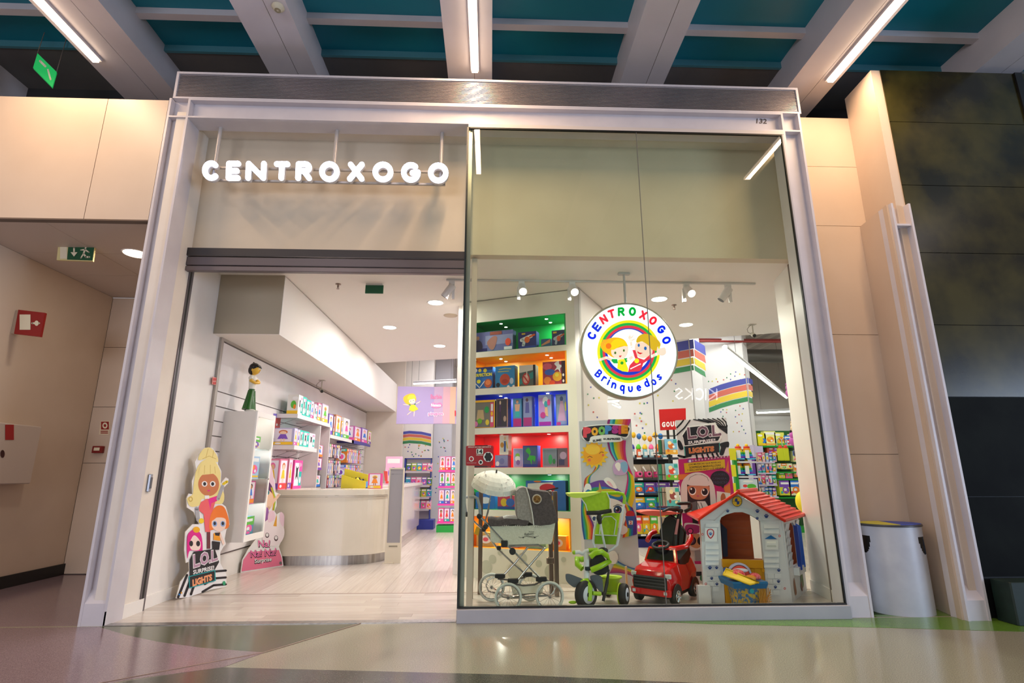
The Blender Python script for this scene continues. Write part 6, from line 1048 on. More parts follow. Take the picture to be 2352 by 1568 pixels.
sh += [('l', K_, 3.4, kp2(150, 250, 200, 200, 240, 150)), ('l', K_, 3, kp2(150, 350, 250, 260, 330, 150)), ('s', K_, kp2(160, 430, 200, 440, 240, 540, 200, 560, 165, 500)), ('s', K_, kp2(730, 480, 860, 445, 868, 520, 830, 530, 790, 630, 740, 620, 760, 520)), ('l', K_, 5, kp2(170, 640, 250, 660, 340, 640)), ('l', K_, 4, kp2(420, 630, 430, 680)), ('l', K_, 4, kp2(500, 625, 515, 670)), ('l', K_, 4, kp2(570, 620, 590, 665)), ('l', K_, 4, kp2(640, 615, 660, 660)), ('l', K_, 4, kp2(700, 605, 725, 655)),
 ('p', X('f0eeee'), kp2(215, 360, 290, 232, 400, 220, 560, 195, 680, 180, 770, 340, 770, 390, 740, 440, 250, 515, 230, 400)), ('p', K_, kp2(226, 365, 300, 250, 620, 215, 690, 330, 760, 350, 720, 432, 258, 500, 240, 400)), ('p', K_, kp2(255, 510, 735, 462, 735, 595, 270, 640)), ('l', X('28a8a0'), 1.5, kp2(252, 512, 265, 640)), ('l', X('28a8a0'), 1.5, kp2(738, 462, 742, 592)),
 ('t', X('f0e8f0'), 'L.O.L.', kp2(280, 240, 770, 195, 775, 370, 300, 420), .07), ('t', X('7a5468'), 'L.O.L.', kp2(288, 248, 762, 205, 767, 362, 306, 412), .035), ('t', X('f0e8f0'), 'SURPRISE!', kp2(302, 440, 680, 402, 684, 442, 305, 482), .03), ('t', X('f0a068'), 'LIGHTS', kp2(310, 535, 665, 505, 668, 580, 318, 612), .07), ('t', X('b85830'), 'LIGHTS', kp2(316, 542, 660, 512, 663, 574, 324, 606), .02)]
for i in range(24): sh.append(('r', X('c8c4cc') if i % 2 else X('68606c'), *[v for v in kp2(340+i*22, 700-i*2.6)[0]], *[v for v in kp2(352+i*22, 722-i*2.6)[0]]))
sh += [('e', X('8a3a98'), *kp2(330, 715)[0], 6, 6), ('e', X('e0d8e8'), *kp2(330, 715)[0], 3, 3), ('p', YL, kp2(245, 745, 810, 690, 820, 810, 260, 880)),
 ('t', K_, '¡LAS MUÑECAS QUE REVELAN', kp2(308, 748, 755, 715, 757, 745, 312, 780), .02), ('t', K_, 'SORPRESAS MARAVILLOSAS', kp2(320, 790, 755, 755, 756, 785, 324, 820), .02), ('t', K_, 'Y BRILLANTES BAJO LUZ NEGRA!', kp2(288, 832, 795, 795, 796, 825, 292, 862), .02),
 ('e', MG, *kp2(750, 955)[0], 24, 20), ('e', X('161428'), *kp2(745, 955)[0], 22, 18), ('p', X('161428'), kp2(740, 1050, 810, 1040, 795, 1090)), ('t', X('303a58'), '¡LUCES,', kp2(660, 885, 825, 885, 825, 920, 660, 920), .01), ('t', X('303a58'), 'CÁMARA,', kp2(640, 935, 850, 935, 850, 975, 640, 975), .01), ('t', X('303a58'), 'FASHION!', kp2(655, 990, 850, 990, 850, 1030, 655, 1030), .01),
 ('p', X('e0dcd8'), kp2(700, 1130, 890, 1160, 880, 1330, 700, 1320)), ('e', X('b86840'), *kp2(790, 1230)[0], 6, 12),
 ('s', X('cfcacc'), kp2(205, 1200, 215, 1020, 300, 910, 430, 870, 550, 900, 640, 1000, 680, 1150, 690, 1400, 600, 1420, 330, 1420, 215, 1420)), ('p', K_, kp2(290, 1040, 600, 1050, 620, 1400, 300, 1400))]
for i in range(7): sh.append(('l', K_, .8, kp2(300+i*50, 1030, 330+i*40, 940, 410+i*14, 900)))
sh += [('s', X('b8785c'), kp2(300, 1120, 305, 1060, 450, 1045, 590, 1060, 595, 1150, 540, 1230, 450, 1250, 350, 1220)), ('e', W_, *kp2(365, 1130)[0], 8.4, 9), ('e', K_, *kp2(362, 1122)[0], 7, 8), ('e', W_, *kp2(535, 1145)[0], 8.4, 9), ('e', K_, *kp2(535, 1138)[0], 7, 8), ('e', W_, *kp2(348, 1100)[0], 2, 2.4), ('e', W_, *kp2(520, 1115)[0], 2, 2.4), ('e', X('b03878'), *kp2(440, 1198)[0], 3, 1.4), ('s', X('cfcacc'), kp2(300, 1040, 350, 940, 450, 905, 550, 940, 600, 1050, 450, 1055)),
 ('p', X('606068'), kp2(350, 1290, 420, 1270, 450, 1500, 360, 1500)), ('p', X('d8d4d8'), kp2(430, 1270, 540, 1270, 600, 1370, 560, 1500, 450, 1500)), ('l', K_, 1.4, kp2(440, 1300, 470, 1400)), ('l', K_, 1.4, kp2(480, 1290, 520, 1400)), ('p', K_, kp2(360, 1480, 450, 1480, 440, 1580, 370, 1580))]
kc = K(1440, 1140, 5.806)
sh += [('s', X('d8d0d8'), kc(760, 400, 800, 350, 960, 370, 1060, 420, 1040, 640, 900, 720, 780, 650)), ('s', X('a03070'), kc(775, 400, 820, 370, 950, 385, 1000, 440, 960, 480, 830, 520, 780, 470)), ('e', K_, *kc(845, 460)[0], 7, 7), ('e', X('d84a90'), *kc(845, 460)[0], 5, 5), ('s', X('c08a68'), kc(800, 560, 860, 500, 980, 510, 1010, 620, 940, 690, 840, 650)), ('e', K_, *kc(865, 590)[0], 10, 10), ('e', X('583058'), *kc(865, 590)[0], 7, 7), ('e', K_, *kc(990, 590)[0], 9, 10), ('p', X('909098'), kc(900, 720, 1010, 720, 1040, 900, 920, 900)), ('p', MG, kc(900, 860, 1000, 860, 1000, 900, 910, 900)), ('p', X('c8c4cc'), kc(880, 900, 1010, 900, 1020, 1180, 900, 1190)), ('p', K_, kc(890, 1000, 1020, 1000, 1020, 1060, 890, 1060)), ('e', X('307858'), *kc(1000, 1085)[0], 5, 7), ('p', OR, kc(790, 900, 850, 820, 880, 900, 850, 1020, 800, 1000))]
b = MB(); art(b, P, sh, .002, .00008); b.build('print', e)
# ================================================================ ride-on car
c0 = V((5.12, .52, 0)); ang = math.radians(40); CSC = 1.12
T = Matrix.Translation(c0) @ Matrix((( -math.cos(ang), math.sin(ang), 0, 0), (math.sin(ang), math.cos(ang), 0, 0), (0, 0, 1, 0), (0, 0, 0, 1))) @ Matrix.Scale(CSC, 4)
# local axes: x = across from the right wheel to the left one, y = towards the rear, z = up
e = empty('ride_on_car', tuple(c0+V((-.1, .2, 0))), 'red ride-on toy pickup with black seat, push handle and coral sunshade behind the window', 'toy car')
CR, CRD, BK = M(196, 14, 18, .12, coat=.6), M(150, 10, 14, .2), M(22, 22, 24, .45)
def cb(): return MB(T)
W0, W1 = -.03, .33
def hull(st, m):    # stations along y: (y, half-inset, z0, z1, top inset)
    b = cb(); vs = []
    for y, i0, z0, z1, ti in st: vs += [(W0+i0, y, z0), (W0+i0*.6-.004, y, z0+(z1-z0)*.45), (W0+i0+ti, y, z1-.012), (W0+i0+ti+.02, y, z1), (W1-i0-ti-.02, y, z1), (W1-i0-ti, y, z1-.012), (W1-i0*.6+.004, y, z0+(z1-z0)*.45), (W1-i0, y, z0)]
    n = len(st); b.add(vs, [range(7, -1, -1), range(8*(n-1), 8*n)]+[(j*8+i, j*8+(i+1) % 8, (j+1)*8+(i+1) % 8, (j+1)*8+i) for j in range(n-1) for i in range(8)], m, False); return b
hb = bev(hull([(-.15, .05, .11, .24, .01), (-.135, .02, .10, .275, .012), (-.09, .01, .10, .30, .015), (.02, .008, .12, .315, .02), (.09, .008, .1, .325, .02)], CR).build('bonnet', e))
bev(hull([(.09, .008, .09, .325, .02), (.3, .008, .09, .30, .02)], CR).build('body_side', e)); bev(hull([(.3, .008, .1, .33, .03), (.42, .01, .12, .34, .03), (.5, .02, .14, .33, .03)], CR).build('rear_body', e))
b = cb(); b.prism([(W0+.03, .085, .32), (W1-.03, .085, .32), (W1-.055, .135, .43), (W0+.055, .135, .43)], (0, .02, 0), CR); ws = bev(b.build('windscreen_frame', e), .006)
b = cb(); b.prism([(W0+.055, .078, .335), (W1-.055, .078, .335), (W1-.072, .126, .42), (W0+.072, .126, .42)], (0, .004, 0), M(18, 18, 22, .15)); b.build('windscreen', ws)
b = cb(); b.rbox((.0, -.168, .135), (.30, -.14, .235), BK, .01); gr = b.build('grille', e)
for z in (.155, .18, .205, .225): cb().box((.015, -.172, z), (.285, -.166, z+.008), M(70, 70, 74, .3)).build('grille_bar', gr)
for x in (-.012, .295): cb().rbox((x-.02, -.15, .225), (x+.03, -.118, .26), M(220, 224, 228, .1, .3), .008).build('headlight', e)
cb().rbox((-.03, -.165, .085), (.33, -.125, .14), CR, .015).build('bumper', e)
for x in (.0, .28): cb().rbox((x, -.17, .1), (x+.03, -.16, .125), M(226, 226, 230, .1, .4), .005).build('fog_light', e)
cb().box((-.0, -.1, .06), (.30, .46, .12), BK).build('chassis', e)
def cwheel(x, y, s):
    k_ = CSC; c = T @ V((x, y, .078)); ax_ = (T.to_3x3() @ V((s, 0, 0))).normalized(); q = ax_.to_track_quat('Z', 'Y').to_matrix()
    o = MB().lathe(c, [(.05, -.03), (.07, -.03), (.078, -.022), (.078, .022), (.07, .03), (.05, .03)], M(24, 24, 26, .6), 28, q).build('wheel', e)
    MB().lathe(c+ax_*.026, [(.0, .0), (.05, .0), (.052, .006), (.045, .008)], M(60, 60, 64, .4), 24, q, cap=False).build('rim_backing', o)
    for k_ in range(6): a = k_*math.pi/3; d = q @ V((math.cos(a), math.sin(a), 0)); MB().cyl(c+ax_*.036, c+ax_*.036+d*.05, .011, CHROME, .009, 6).build('spoke', o)
    MB().ring(c+ax_*.034, ax_, .049, .005, CHROME, 24, 6).build('rim', o); MB().cyl(c+ax_*.03, c+ax_*.042, .014, CHROME, n=12).build('hubcap', o)
    b = MB(); w_ = [c+ax_*.005+q @ V((0, 0, 0))];
    pts = []
for x, y, s in ((-.012, -.03, -1), (-.012, .39, -1), (.312, -.03, 1), (.312, .39, 1)): cwheel(x, y, s)
for y in (-.03, .39):   # black wheel arches on the near side
    pts = [(-.036, y+.1*math.cos(a), .075+.1*math.sin(a)) for a in [math.pi*i/12 for i in range(13)]]; b = cb(); b.prism(pts, (-.004, 0, 0), BK); b.build('wheel_arch', e)
b = cb(); b.prism([(0, .16, .29), (0, .36, .29), (0, .44, .36), (0, .40, .46), (0, .36, .40), (0, .22, .36), (0, .15, .34)], (.30, 0, 0), BK); bev(b.build('seat', e), .015)
b = cb(); b.prism([(.05, .37, .42), (.25, .37, .42), (.27, .39, .55), (.22, .41, .66), (.17, .415, .69), (.12, .41, .66), (.03, .39, .55)], (0, .035, 0), BK); bev(b.build('backrest', e), .012)
b = cb(); b.tube([(-.03, .40, .52), (-.05, .34, .50), (-.045, .22, .45), (.04, .15, .43), (.18, .15, .43)], .022, M(206, 18, 20, .15, coat=.5), 10); b.build('safety_bar', e); b = cb(); b.tube([(.31, .40, .54), (.34, .34, .52), (.335, .25, .47)], .022, M(206, 18, 20, .15, coat=.5), 10); b.build('safety_bar', e)
b = cb(); b.cyl((.15, .12, .33), (.15, .15, .44), .022, BK, n=12); b.build('steering_column', e); cb().ring((.16, .14, .455), (0, -.35, 1), .07, .013, BK, 24, 8).build('steering_wheel', e)
q1 = T.inverted()
def cw(X_, Y_, y): a, b2 = kc(X_, Y_)[0]; return at(a, b2, y=y)+V((0, 0, .03))
yb = .93
MB().tube([cw(655, 780, yb), cw(665, 560, yb), cw(700, 300, yb), cw(712, 230, yb)], [.042, .034, .024, .02], BK, 10).build('push_column', e)
b = MB(); b.poly([cw(*q, yb-.05) for q in ((672, 340), (702, 338), (672, 548), (635, 545))], X('c89098')); b.build('sticker', e, label='pink vertical sticker')
MB().tube([cw(x, y, yb) for x, y in crv([(680, 150), (700, 132), (830, 130), (850, 150), (845, 200), (770, 240)], 3, False)], .018, BK, 10).build('push_handle', e)
MB().tube([cw(480, 235, yb-.1), cw(560, 205, yb-.05), cw(650, 205, yb), cw(745, 235, yb)], [.008, .018, .022, .02], BK, 8).build('canopy_bracket', e)
cpts = crv([(195, 245), (350, 228), (520, 240), (720, 262), (560, 285), (420, 300), (260, 285)], 4)
MB().prism([cw(x, y, .85) for x, y in cpts], (0, .22, .0), M(222, 88, 74, .6)).build('sunshade', e, label='coral pink fabric sunshade')
# ================================================================ play house
kh = K(1580, 1100, 5.227)
HW = noisy('house_plastic', (218, 220, 230), (226, 228, 236), 8, .35); RR = M(222, 44, 20, .28); OCH = M(212, 148, 14, .35); ORP = M(196, 96, 50, .4); BLP = M(16, 84, 196, .3)
A_, B_, C_, D_ = V((5.44, .60, 0)), V((6.27, .56, 0)), V((6.74, 1.12, 0)), V((5.95, 1.36, 0))
e = empty('play_house', (6.0, .9, 0), 'white plastic children\'s play house with a red tiled roof and a yellow half door', 'play house')
PF = PV(A_, B_); PS = PV(B_, C_)
class LF:   # lifts measured points so that the house rests on the floor
    def __init__(s, P, d=.0): s.P = P; s.n = P.n; s.d = V((0, 0, d))
    def pt(s, x, y, off=0): return s.P.pt(x, y, off)+s.d
def hp(X_, Y_, off=0): a, b2 = kh(X_, Y_)[0]; return PF.pt(a, b2, off)
ex = V((.0, .03, 0))
fb = [hp(145, 500), hp(580, 180), hp(1120, 490)]
# front wall pieces around the door
def flo(v): return V((v.x, v.y, 0))
L0, L1, R0_, R1_ = hp(145, 480), hp(390, 490), hp(870, 500), hp(1110, 490)
MB().prism([hp(148, 480), hp(385, 495), flo(hp(445, 1470)), flo(hp(195, 1470))], ex, HW).build('left_wall', e); MB().prism([hp(868, 500), hp(1112, 490), flo(B_), flo(hp(955, 1470))], ex, HW).build('right_wall', e)
arch = [(385, 500), (400, 460), (460, 425), (560, 398), (660, 396), (750, 430), (820, 470), (868, 505)]
MB().prism([hp(140, 480)]+[hp(580, 175), hp(1120, 485)]+[hp(*c) for c in arch[::-1]], ex, HW).build('gable', e)
MB().prism([hp(320, 500, .012), hp(400, 430, .012), hp(480, 350, .012), hp(720, 348, .012), hp(850, 430, .012), hp(915, 495, .012)]+[hp(c[0], c[1], .012) for c in arch[::-1]], (0, .015, 0), M(206, 212, 224, .35)).build('arch_trim', e)
def sid(x0, y0, x1, y1): MB().prism([hp(x0, y0, .002), hp(x1, y0, .002), hp(x1, y1, .016), hp(x0, y1, .016)], (0, .004, 0), M(226, 229, 238, .35)).build('siding_board', e)
for y0, y1 in ((530, 575), (775, 840), (848, 905), (912, 975), (982, 1030)): sid(212, y0, 372, y1)
for y0, y1 in ((540, 590), (598, 652), (870, 932), (940, 1002), (1010, 1062)): sid(915, y0, 1095, y1)
for r in range(4):
    for c in range(2):
        x = 235+c*82-(r % 2)*20; y = 1105+r*62; MB().prism([hp(max(230, x), y, .008), hp(x+76, y, .008), hp(x+80, y+54, .008), hp(max(234, x), y+54, .008)], (0, .006, 0), M(226, 229, 238, .35)).build('brick', e)
        x = 960+c*82-(r % 2)*20; y = 1135+r*66; MB().prism([hp(max(955, x), y, .008), hp(x+76, y, .008), hp(x+80, y+56, .008), hp(max(959, x), y+56, .008)], (0, .006, 0), M(226, 229, 238, .35)).build('brick', e)
MB().prism([hp(118, 1278, .05), hp(272, 1282, .05), flo(hp(285, 1480, .05)), flo(hp(135, 1480, .05))], (0, .05, 0), HW).build('meter_box', e)
def paw(P, x, y, s, m): return [('e', m, x, y+s*.3, s*.55, s*.45), ('e', m, x-s*.6, y-s*.1, s*.2, s*.28), ('e', m, x-s*.22, y-s*.45, s*.2, s*.3), ('e', m, x+s*.22, y-s*.45, s*.2, s*.3), ('e', m, x+s*.6, y-s*.1, s*.2, s*.28)]
NV = X('1c3c84'); sh = []
for x, y, s in ((478, 382, 4), (835, 382, 5), (832, 470, 4), (942, 442, 5.6), (264, 1062, 5), (345, 1062, 4), (285, 1190, 4), (348, 1258, 4), (1092, 1092, 4.4), (1088, 1225, 4.4), (1052, 1295, 4)): sh += paw(PF, *kh(x, y)[0], s*1.15, NV)
for x, y in ((175, 662), (1100, 682), (215, 1257), (1163, 1312)): sh += [('e', X('c03040'), *kh(x, y)[0], 2.6, 2.8), ('e', W_, *kh(x, y)[0], 1.2, 1.3)]
sh += [('e', K_, *kh(590, 267)[0], 11.6, 12.2), ('e', X('d8a820'), *kh(590, 267)[0], 10.6, 11.2), ('e', NV, *kh(580, 252)[0], 3.2, 4), ('e', NV, *kh(602, 284)[0], 3.2, 4), ('l', K_, .6, kh(590, 205, 590, 330)), ('l', K_, .6, kh(535, 267, 645, 267))]
sh += [('r', M(230, 233, 242), *kh(205, 585)[0], *kh(350, 750)[0]), ('s', X('c02838'), kh(230, 615, 270, 595, 310, 615, 312, 670, 272, 715, 232, 670)), ('s', X('d8dce8'), kh(242, 622, 270, 606, 300, 622, 300, 662, 272, 700, 244, 662))]+paw(PF, *kh(272, 655)[0], 5, X('2a6ac0'))
sh += [('p', X('1868b0'), kh(918, 718, 995, 672, 1072, 720)), ('r', M(232, 234, 240), *kh(930, 732)[0], *kh(1085, 845)[0]), ('r', M(250, 250, 250), *kh(948, 746)[0], *kh(1055, 770)[0]), ('l', M(120, 130, 110), 3.6, kh(960, 805, 1050, 805)), ('l', M(222, 226, 226), 2.6, kh(960, 805, 1050, 805))]
b = MB(); art(b, PF, sh, .019, .0001); b.build('sticker_print', e)
# side wall with window and blue shutters
Ss = lambda X_, Y_, off=0: PS.pt(*kh(X_, Y_)[0], off)
dS = (C_-B_).normalized(); nS = PS.n
def sp(t, z, off=0): return B_+dS*t+V((0, 0, z))+nS*off
LS = (C_-B_).length; ze = .76
MB().prism([sp(0, 0), sp(LS, 0), sp(LS, ze), sp(LS*.72, ze), sp(LS*.72, .3), sp(LS*.3, .3), sp(LS*.3, ze), sp(0, ze)], nS*-.025, HW).build('side_wall', e)
MB().prism([sp(LS*.3, .66), sp(LS*.4, .71), sp(LS*.6, .71), sp(LS*.72, .66), sp(LS*.72, ze), sp(LS*.3, ze)], nS*-.025, HW).build('side_lintel', e)
for i in range(6):
    z = .31+i*.07
    for a, c_ in ((.06, .26), (.76, .95)): MB().prism([sp(LS*a, z, .003), sp(LS*c_, z, .003), sp(LS*c_, z+.06, .016), sp(LS*a, z+.06, .016)], nS*-.004, M(226, 229, 238, .35)).build('siding_board', e)
MB().prism([sp(LS*.37, .27, .07), sp(LS*.37, .69, .07), sp(LS*.45, .69, .02), sp(LS*.45, .25, .02)], dS*.01, BLP).build('shutter', e); MB().prism([sp(LS*.67, .27, .06), sp(LS*.67, .67, .06), sp(LS*.62, .7, .02), sp(LS*.62, .26, .02)], dS*.01, BLP).build('shutter', e)
MB().prism([sp(LS*.3, .22, .05), sp(LS*.74, .22, .05), sp(LS*.74, .29, .05), sp(LS*.3, .29, .05)], nS*-.05, M(226, 228, 234, .35)).build('window_sill', e)
class SP: 
    n = nS
    def pt(s, a, b_, off=0): return sp(LS*a, b_, off)
b = MB(); art(b, SP(), [('s', X('9a6a50'), [(.2, .05), (.3, .06), (.28, .16), (.24, .2), (.17, .14)]), ('s', X('5a7a3a'), [(.62, .06), (.8, .08), (.78, .22), (.7, .25), (.64, .16)]), ('s', X('8a5038'), [(.62, .04), (.7, .04), (.68, .12), (.6, .1)])], .003); b.build('sticker_print', e)
# back walls (terracotta inside) and floor of the house
xo0 = at(1724, 1200, y=1.27).x; xo1 = at(1752, 1200, y=1.23).x
TI = noisy('terracotta_plastic', (196, 98, 52), (206, 106, 58), 6, .45)
MB().prism([A_, D_, D_+V((0, 0, .8)), A_+V((0, 0, .76))], (.03, 0, 0), TI).build('back_wall', e); q = [D_+V((.02, 0, 0)), C_, C_+V((0, 0, .76)), C_+V((-.1, .02, .76)), V((xo1, 1.225, .76)), V((xo1, 1.225, .3)), V((xo0, 1.27, .3)), V((xo0, 1.27, .8)), D_+V((.02, 0, .8))]
MB().prism(q, (0, .03, 0), TI).build('back_wall', e)
for i in range(9): z = .1+i*.075; MB().prism([D_+V((.03, -.01, z)), V((xo0-.01, 1.265, z)), V((xo0-.01, 1.25, z+.065)), D_+V((.03, -.02, z+.065))], (0, .005, 0), TI).build('siding_board', e)
MB().prism([hp(392, 525, -.12), hp(470, 600, -.12), hp(480, 930, -.12), hp(425, 935, -.12)], (0, .01, 0), X('14183a')).build('inner_shutter', e)
# half door
MB().prism([hp(415, 962, .0), hp(900, 970, .0), flo(hp(950, 1470)), flo(hp(455, 1470))], (0, .025, 0), OCH).build('half_door', e)
MB().prism([hp(415, 962, .025), hp(903, 972, .025), hp(910, 1070, .025), hp(420, 1055, .025)], (0, .03, 0), OCH).build('door_ledge', e)
for i in range(5): MB().prism([hp(430+i*92, 1075, .006), hp(516+i*92, 1077, .006), flo(hp(552+i*86, 1470, .006)), flo(hp(466+i*86, 1470, .006))], (0, .008, 0), M(222, 158, 22, .35)).build('plank', e)
MB().ell(hp(464, 1100, .03), .032, BLP, 14, 10).build('door_knob', e)
for y in (1098, 1282): MB().rbox(hp(890, y+20, .02), hp(935, y-20, .04)+V((0, .03, 0)), OCH, .006).build('hinge', e)
# roof
zr, yo = hp(575, 158).z, -.05
AF = hp(575, 152)+V((0, -.05, 0)); EL = hp(100, 478)+V((0, -.05, 0)); ER = hp(1128, 492)+V((0, -.05, 0)); AB = at(*kh(955, 118)[0], y=1.12); AB.z = AF.z; EB = at(*kh(1408, 388)[0], y=1.18); EB.z = ER.z+.01; EBL = V((5.62, 1.45, EL.z))
AB = V((AF.x+.52, 1.22, AF.z)); EB = V((at(*kh(1408, 388)[0], y=1.1).x, 1.1, ER.z+.015))
up = V((0, 0, -.018)); MB().add([AF, ER, EB, AB, AF+up, ER+up, EB+up, AB+up], [(0, 1, 2, 3), (7, 6, 5, 4), (0, 4, 5, 1), (1, 5, 6, 2), (2, 6, 7, 3)], RR).build('roof_panel', e)
MB().add([AF, EL, EBL, AB, AF+up, EL+up, EBL+up, AB+up], [(3, 2, 1, 0), (4, 5, 6, 7), (0, 1, 5, 4), (1, 2, 6, 5), (2, 3, 7, 6)], RR).build('roof_panel', e)
for a, c_ in ((AF, EL), (AF, ER)): MB().tube([a, a.lerp(c_, .5), c_], [.016, .016, .016], RR, 6).build('bargeboard', e)
MB().tube([ER, EB], .014, RR, 6).build('eave', e); MB().tube([AF+V((0, 0, .004)), AB+V((0, 0, .004))], .022, RR, 8).build('ridge', e)
tm = None; nr_, nc = 9, 12; N_ = (ER-AF).cross(AB-AF).normalized(); N_ = N_ if N_.z > 0 else -N_
for r in range(nr_):
    for c in range(nc):
        s0, s1 = (c+.04)/nc, (c+.96)/nc; t0, t1 = .07+r*.93/nr_, .07+(r+1.02)*.93/nr_
        f = lambda s, t: (AF.lerp(AB, s)).lerp(ER.lerp(EB, s), min(t, 1))
        a = [f(s0, t0)+N_*.002, f(s1, t0)+N_*.002, f(s1, t1)+N_*.02, f(s0, t1)+N_*.02]
        MB().add(a+[a[2]-N_*.019, a[3]-N_*.019], [(0, 1, 2, 3), (3, 2, 4, 5)], RR).build('roof_tile', e)
# basket of toys in front of the half door
B0 = hp(620, 1400, .12); bc = V((hp(640, 1400, .14).x, B0.y-.08, 0)); e2 = empty('toy_basket', tuple(bc), 'blue and yellow picnic basket toy filled with plastic food before the play house door', 'basket')
TB = M(14, 96, 150, .35); zt = hp(640, 1240, .14).z; NT = noisy('blue_yellow_net', (60, 110, 160), (206, 170, 60), 34, .5, lo=.45, hi=.55)
b = MB(); b.lathe(bc, [(.12, 0), (.15, zt*.9), (.16, zt)], NT, 4, Matrix.Rotation(math.pi/4, 3, 'Z') @ Matrix.Diagonal((1, 1, 1))); b.build('basket_body', e2)
b = MB(); b.lathe(bc, [(.165, zt-.02), (.21, zt-.015), (.23, zt+.03), (.225, zt+.045), (.18, zt+.04)], TB, 4, Matrix.Rotation(math.pi/4, 3, 'Z'), smooth=False); b.build('rim', e2, label='dark blue moulded rim')
MB().cyl(bc+V((.0, -.165, zt-.03)), bc+V((.0, -.175, zt-.03)), .02, M(40, 150, 160, .4), n=12).build('clasp', e2)
lid = MB(); yl = X('e8c020'); lid.add([bc+V(p) for p in ((-.2, -.06, zt+.09), (-.02, -.2, zt+.03), (.06, -.2, zt+.045), (-.14, .02, zt+.13))], [(0, 1, 2, 3)], yl).tube([bc+V((-.2, -.06, zt+.09)), bc+V((-.02, -.2, zt+.03)), bc+V((.06, -.2, zt+.045)), bc+V((-.14, .02, zt+.13)), bc+V((-.2, -.06, zt+.09))], .01, yl, 6); lid.build('open_lid', e2, label='open yellow lid')
CK = noisy('red_check', (206, 26, 40), (236, 120, 130), 60, .5)
for i, (dx, dy, dz_, rx, ry, rz, m_) in enumerate(((-.05, -.02, .08, .07, .06, .05, CK), (.12, .0, .06, .055, .05, .035, CK), (.05, -.05, .055, .06, .03, .03, X('e89020')), (.0, .03, .11, .08, .03, .02, M(210, 210, 226)), (-.02, -.1, .045, .05, .03, .03, X('e84040')))):
    o = MB().ell(bc+V((dx, dy, zt+dz_)), (rx, ry, rz), m_, 12, 8).build('toy_food'); tag(o, '%s in the blue toy basket before the play house door' % ('red checked cushion at the left', 'red checked cushion at the right', 'orange toy food piece', 'pale grey toy lid piece', 'small red toy food piece')[i], 'toy', 'toys in the basket')
b = MB(); b.lathe(bc+V((.02, .1, zt+.05)), [(.0, -.01), (.1, -.01), (.1, .01), (.0, .01)], X('d84038'), 24, TY, cap=False).lathe(bc+V((.02, .1, zt+.05)), [(.095, -.012), (.12, -.012), (.12, .01), (.095, .01)], X('b0b0d0'), 24, TY, cap=False); tag(b.build('toy_tray'), 'round red toy tray with a lilac rim behind the basket', 'toy')
b = MB()
for i in range(7): b.tube([bc+V((.10+i*.015, -.1, zt-.02)), bc+V((.085+i*.014, -.14, .03))], .003, X('d89030'), 4); b.tube([bc+V((.085+i*.015, -.1, .05+i*.01)), bc+V((.2, -.12, .06+i*.02))], .003, X('d89030'), 4)
tag(b.build('net', e2, label='orange net pocket'), kind='stuff')
# ================================================================ right and back of the shop
WPL = noisy('white_pillar', (226, 222, 224), (232, 228, 230), 1, .5)
def quadpillar(name, corner, dl, tl, dr, tr, z, lab):
    c = V((corner[0], corner[1], 0)); L = c+V((dl[0], dl[1], 0)).normalized()*tl; R_ = c+V((dr[0], dr[1], 0)).normalized()*tr; B = L+R_-c
    e = empty(name, tuple((L+R_)/2), lab, 'pillar'); MB().prism([L, c, R_, B], (0, 0, z), WPL).build('shaft', e); MB().cyl(c, c+V((0, 0, z)), .012, M(176, 172, 172), n=6).build('corner_bead', e)
    return e, PV(L, c), PV(c, R_), L, c, R_
kq = K(1540, 740, 3.919)
e, PL_, PR_, L, c, R_ = quadpillar('pillar', at(1592, 900, y=5.6)[:2], (-.71, .71), 2.12, (.63, .78), .66, 4.44, 'wide white pillar with rainbow bands right behind the round hanging sign')
b = MB()
for i, (ya, yb_) in enumerate(((180, 262), (268, 332), (343, 400), (412, 458))):
    b.poly([PL_.pt(*q, .004) for q in kq(-20, ya+14, 205, ya-28, 212, yb_-28, -20, yb_+14)], BAND[i]); 
    b.poly([PR_.pt(*q, .004) for q in kq(215, ya-25, 308, ya+32, 320, yb_+38, 222, yb_-25)], BAND[i])
confetti(b, PL_, kq(80, 255, 57, 370, 20, 460, 8, 520, 47, 553, 35, 620, 22, 708)); 
confetti(b, PL_, [(1486.6, 925), (1479.6, 926.5), (1469.5, 926), (1458, 950), (1470.5, 948), (1473.5, 950), (1470, 960), (1462, 977), (1476, 983), (1480.5, 994), (1484, 974), (1473, 967), (1468, 998), (1515, 892), (1511, 908)], 1.8); b.build('rainbow_print', e)
e, PL_, PR_, L, c, R_ = quadpillar('pillar', at(1717, 900, y=6.6)[:2], (-.95, .3), 1.5, (.64, .77), .34, 4.44, 'second white pillar with a rainbow and confetti farther right')
b = MB(); arcs = [(345, 600), (450, 560), (560, 528), (697, 498)]
for i in range(4):
    o = i*57; top = [(x, y+o*(1 if i < 3 else 1.0)) for x, y in arcs]; bot = [(x+4, y+o+(50 if i < 3 else 40)) for x, y in arcs]; top = top if i < 3 else [(x, y+o) for x, y in arcs]
    b.poly([PL_.pt(1540+x/3.919, 740+y/3.919, .004) for x, y in top+bot[::-1]], BAND[i]); b.poly([PR_.pt(1540+x/3.919, 740+y/3.919, .004) for x, y in ((703, 500+o), (738, 515+o), (742, 560+o), (706, 548+o))], BAND[i])
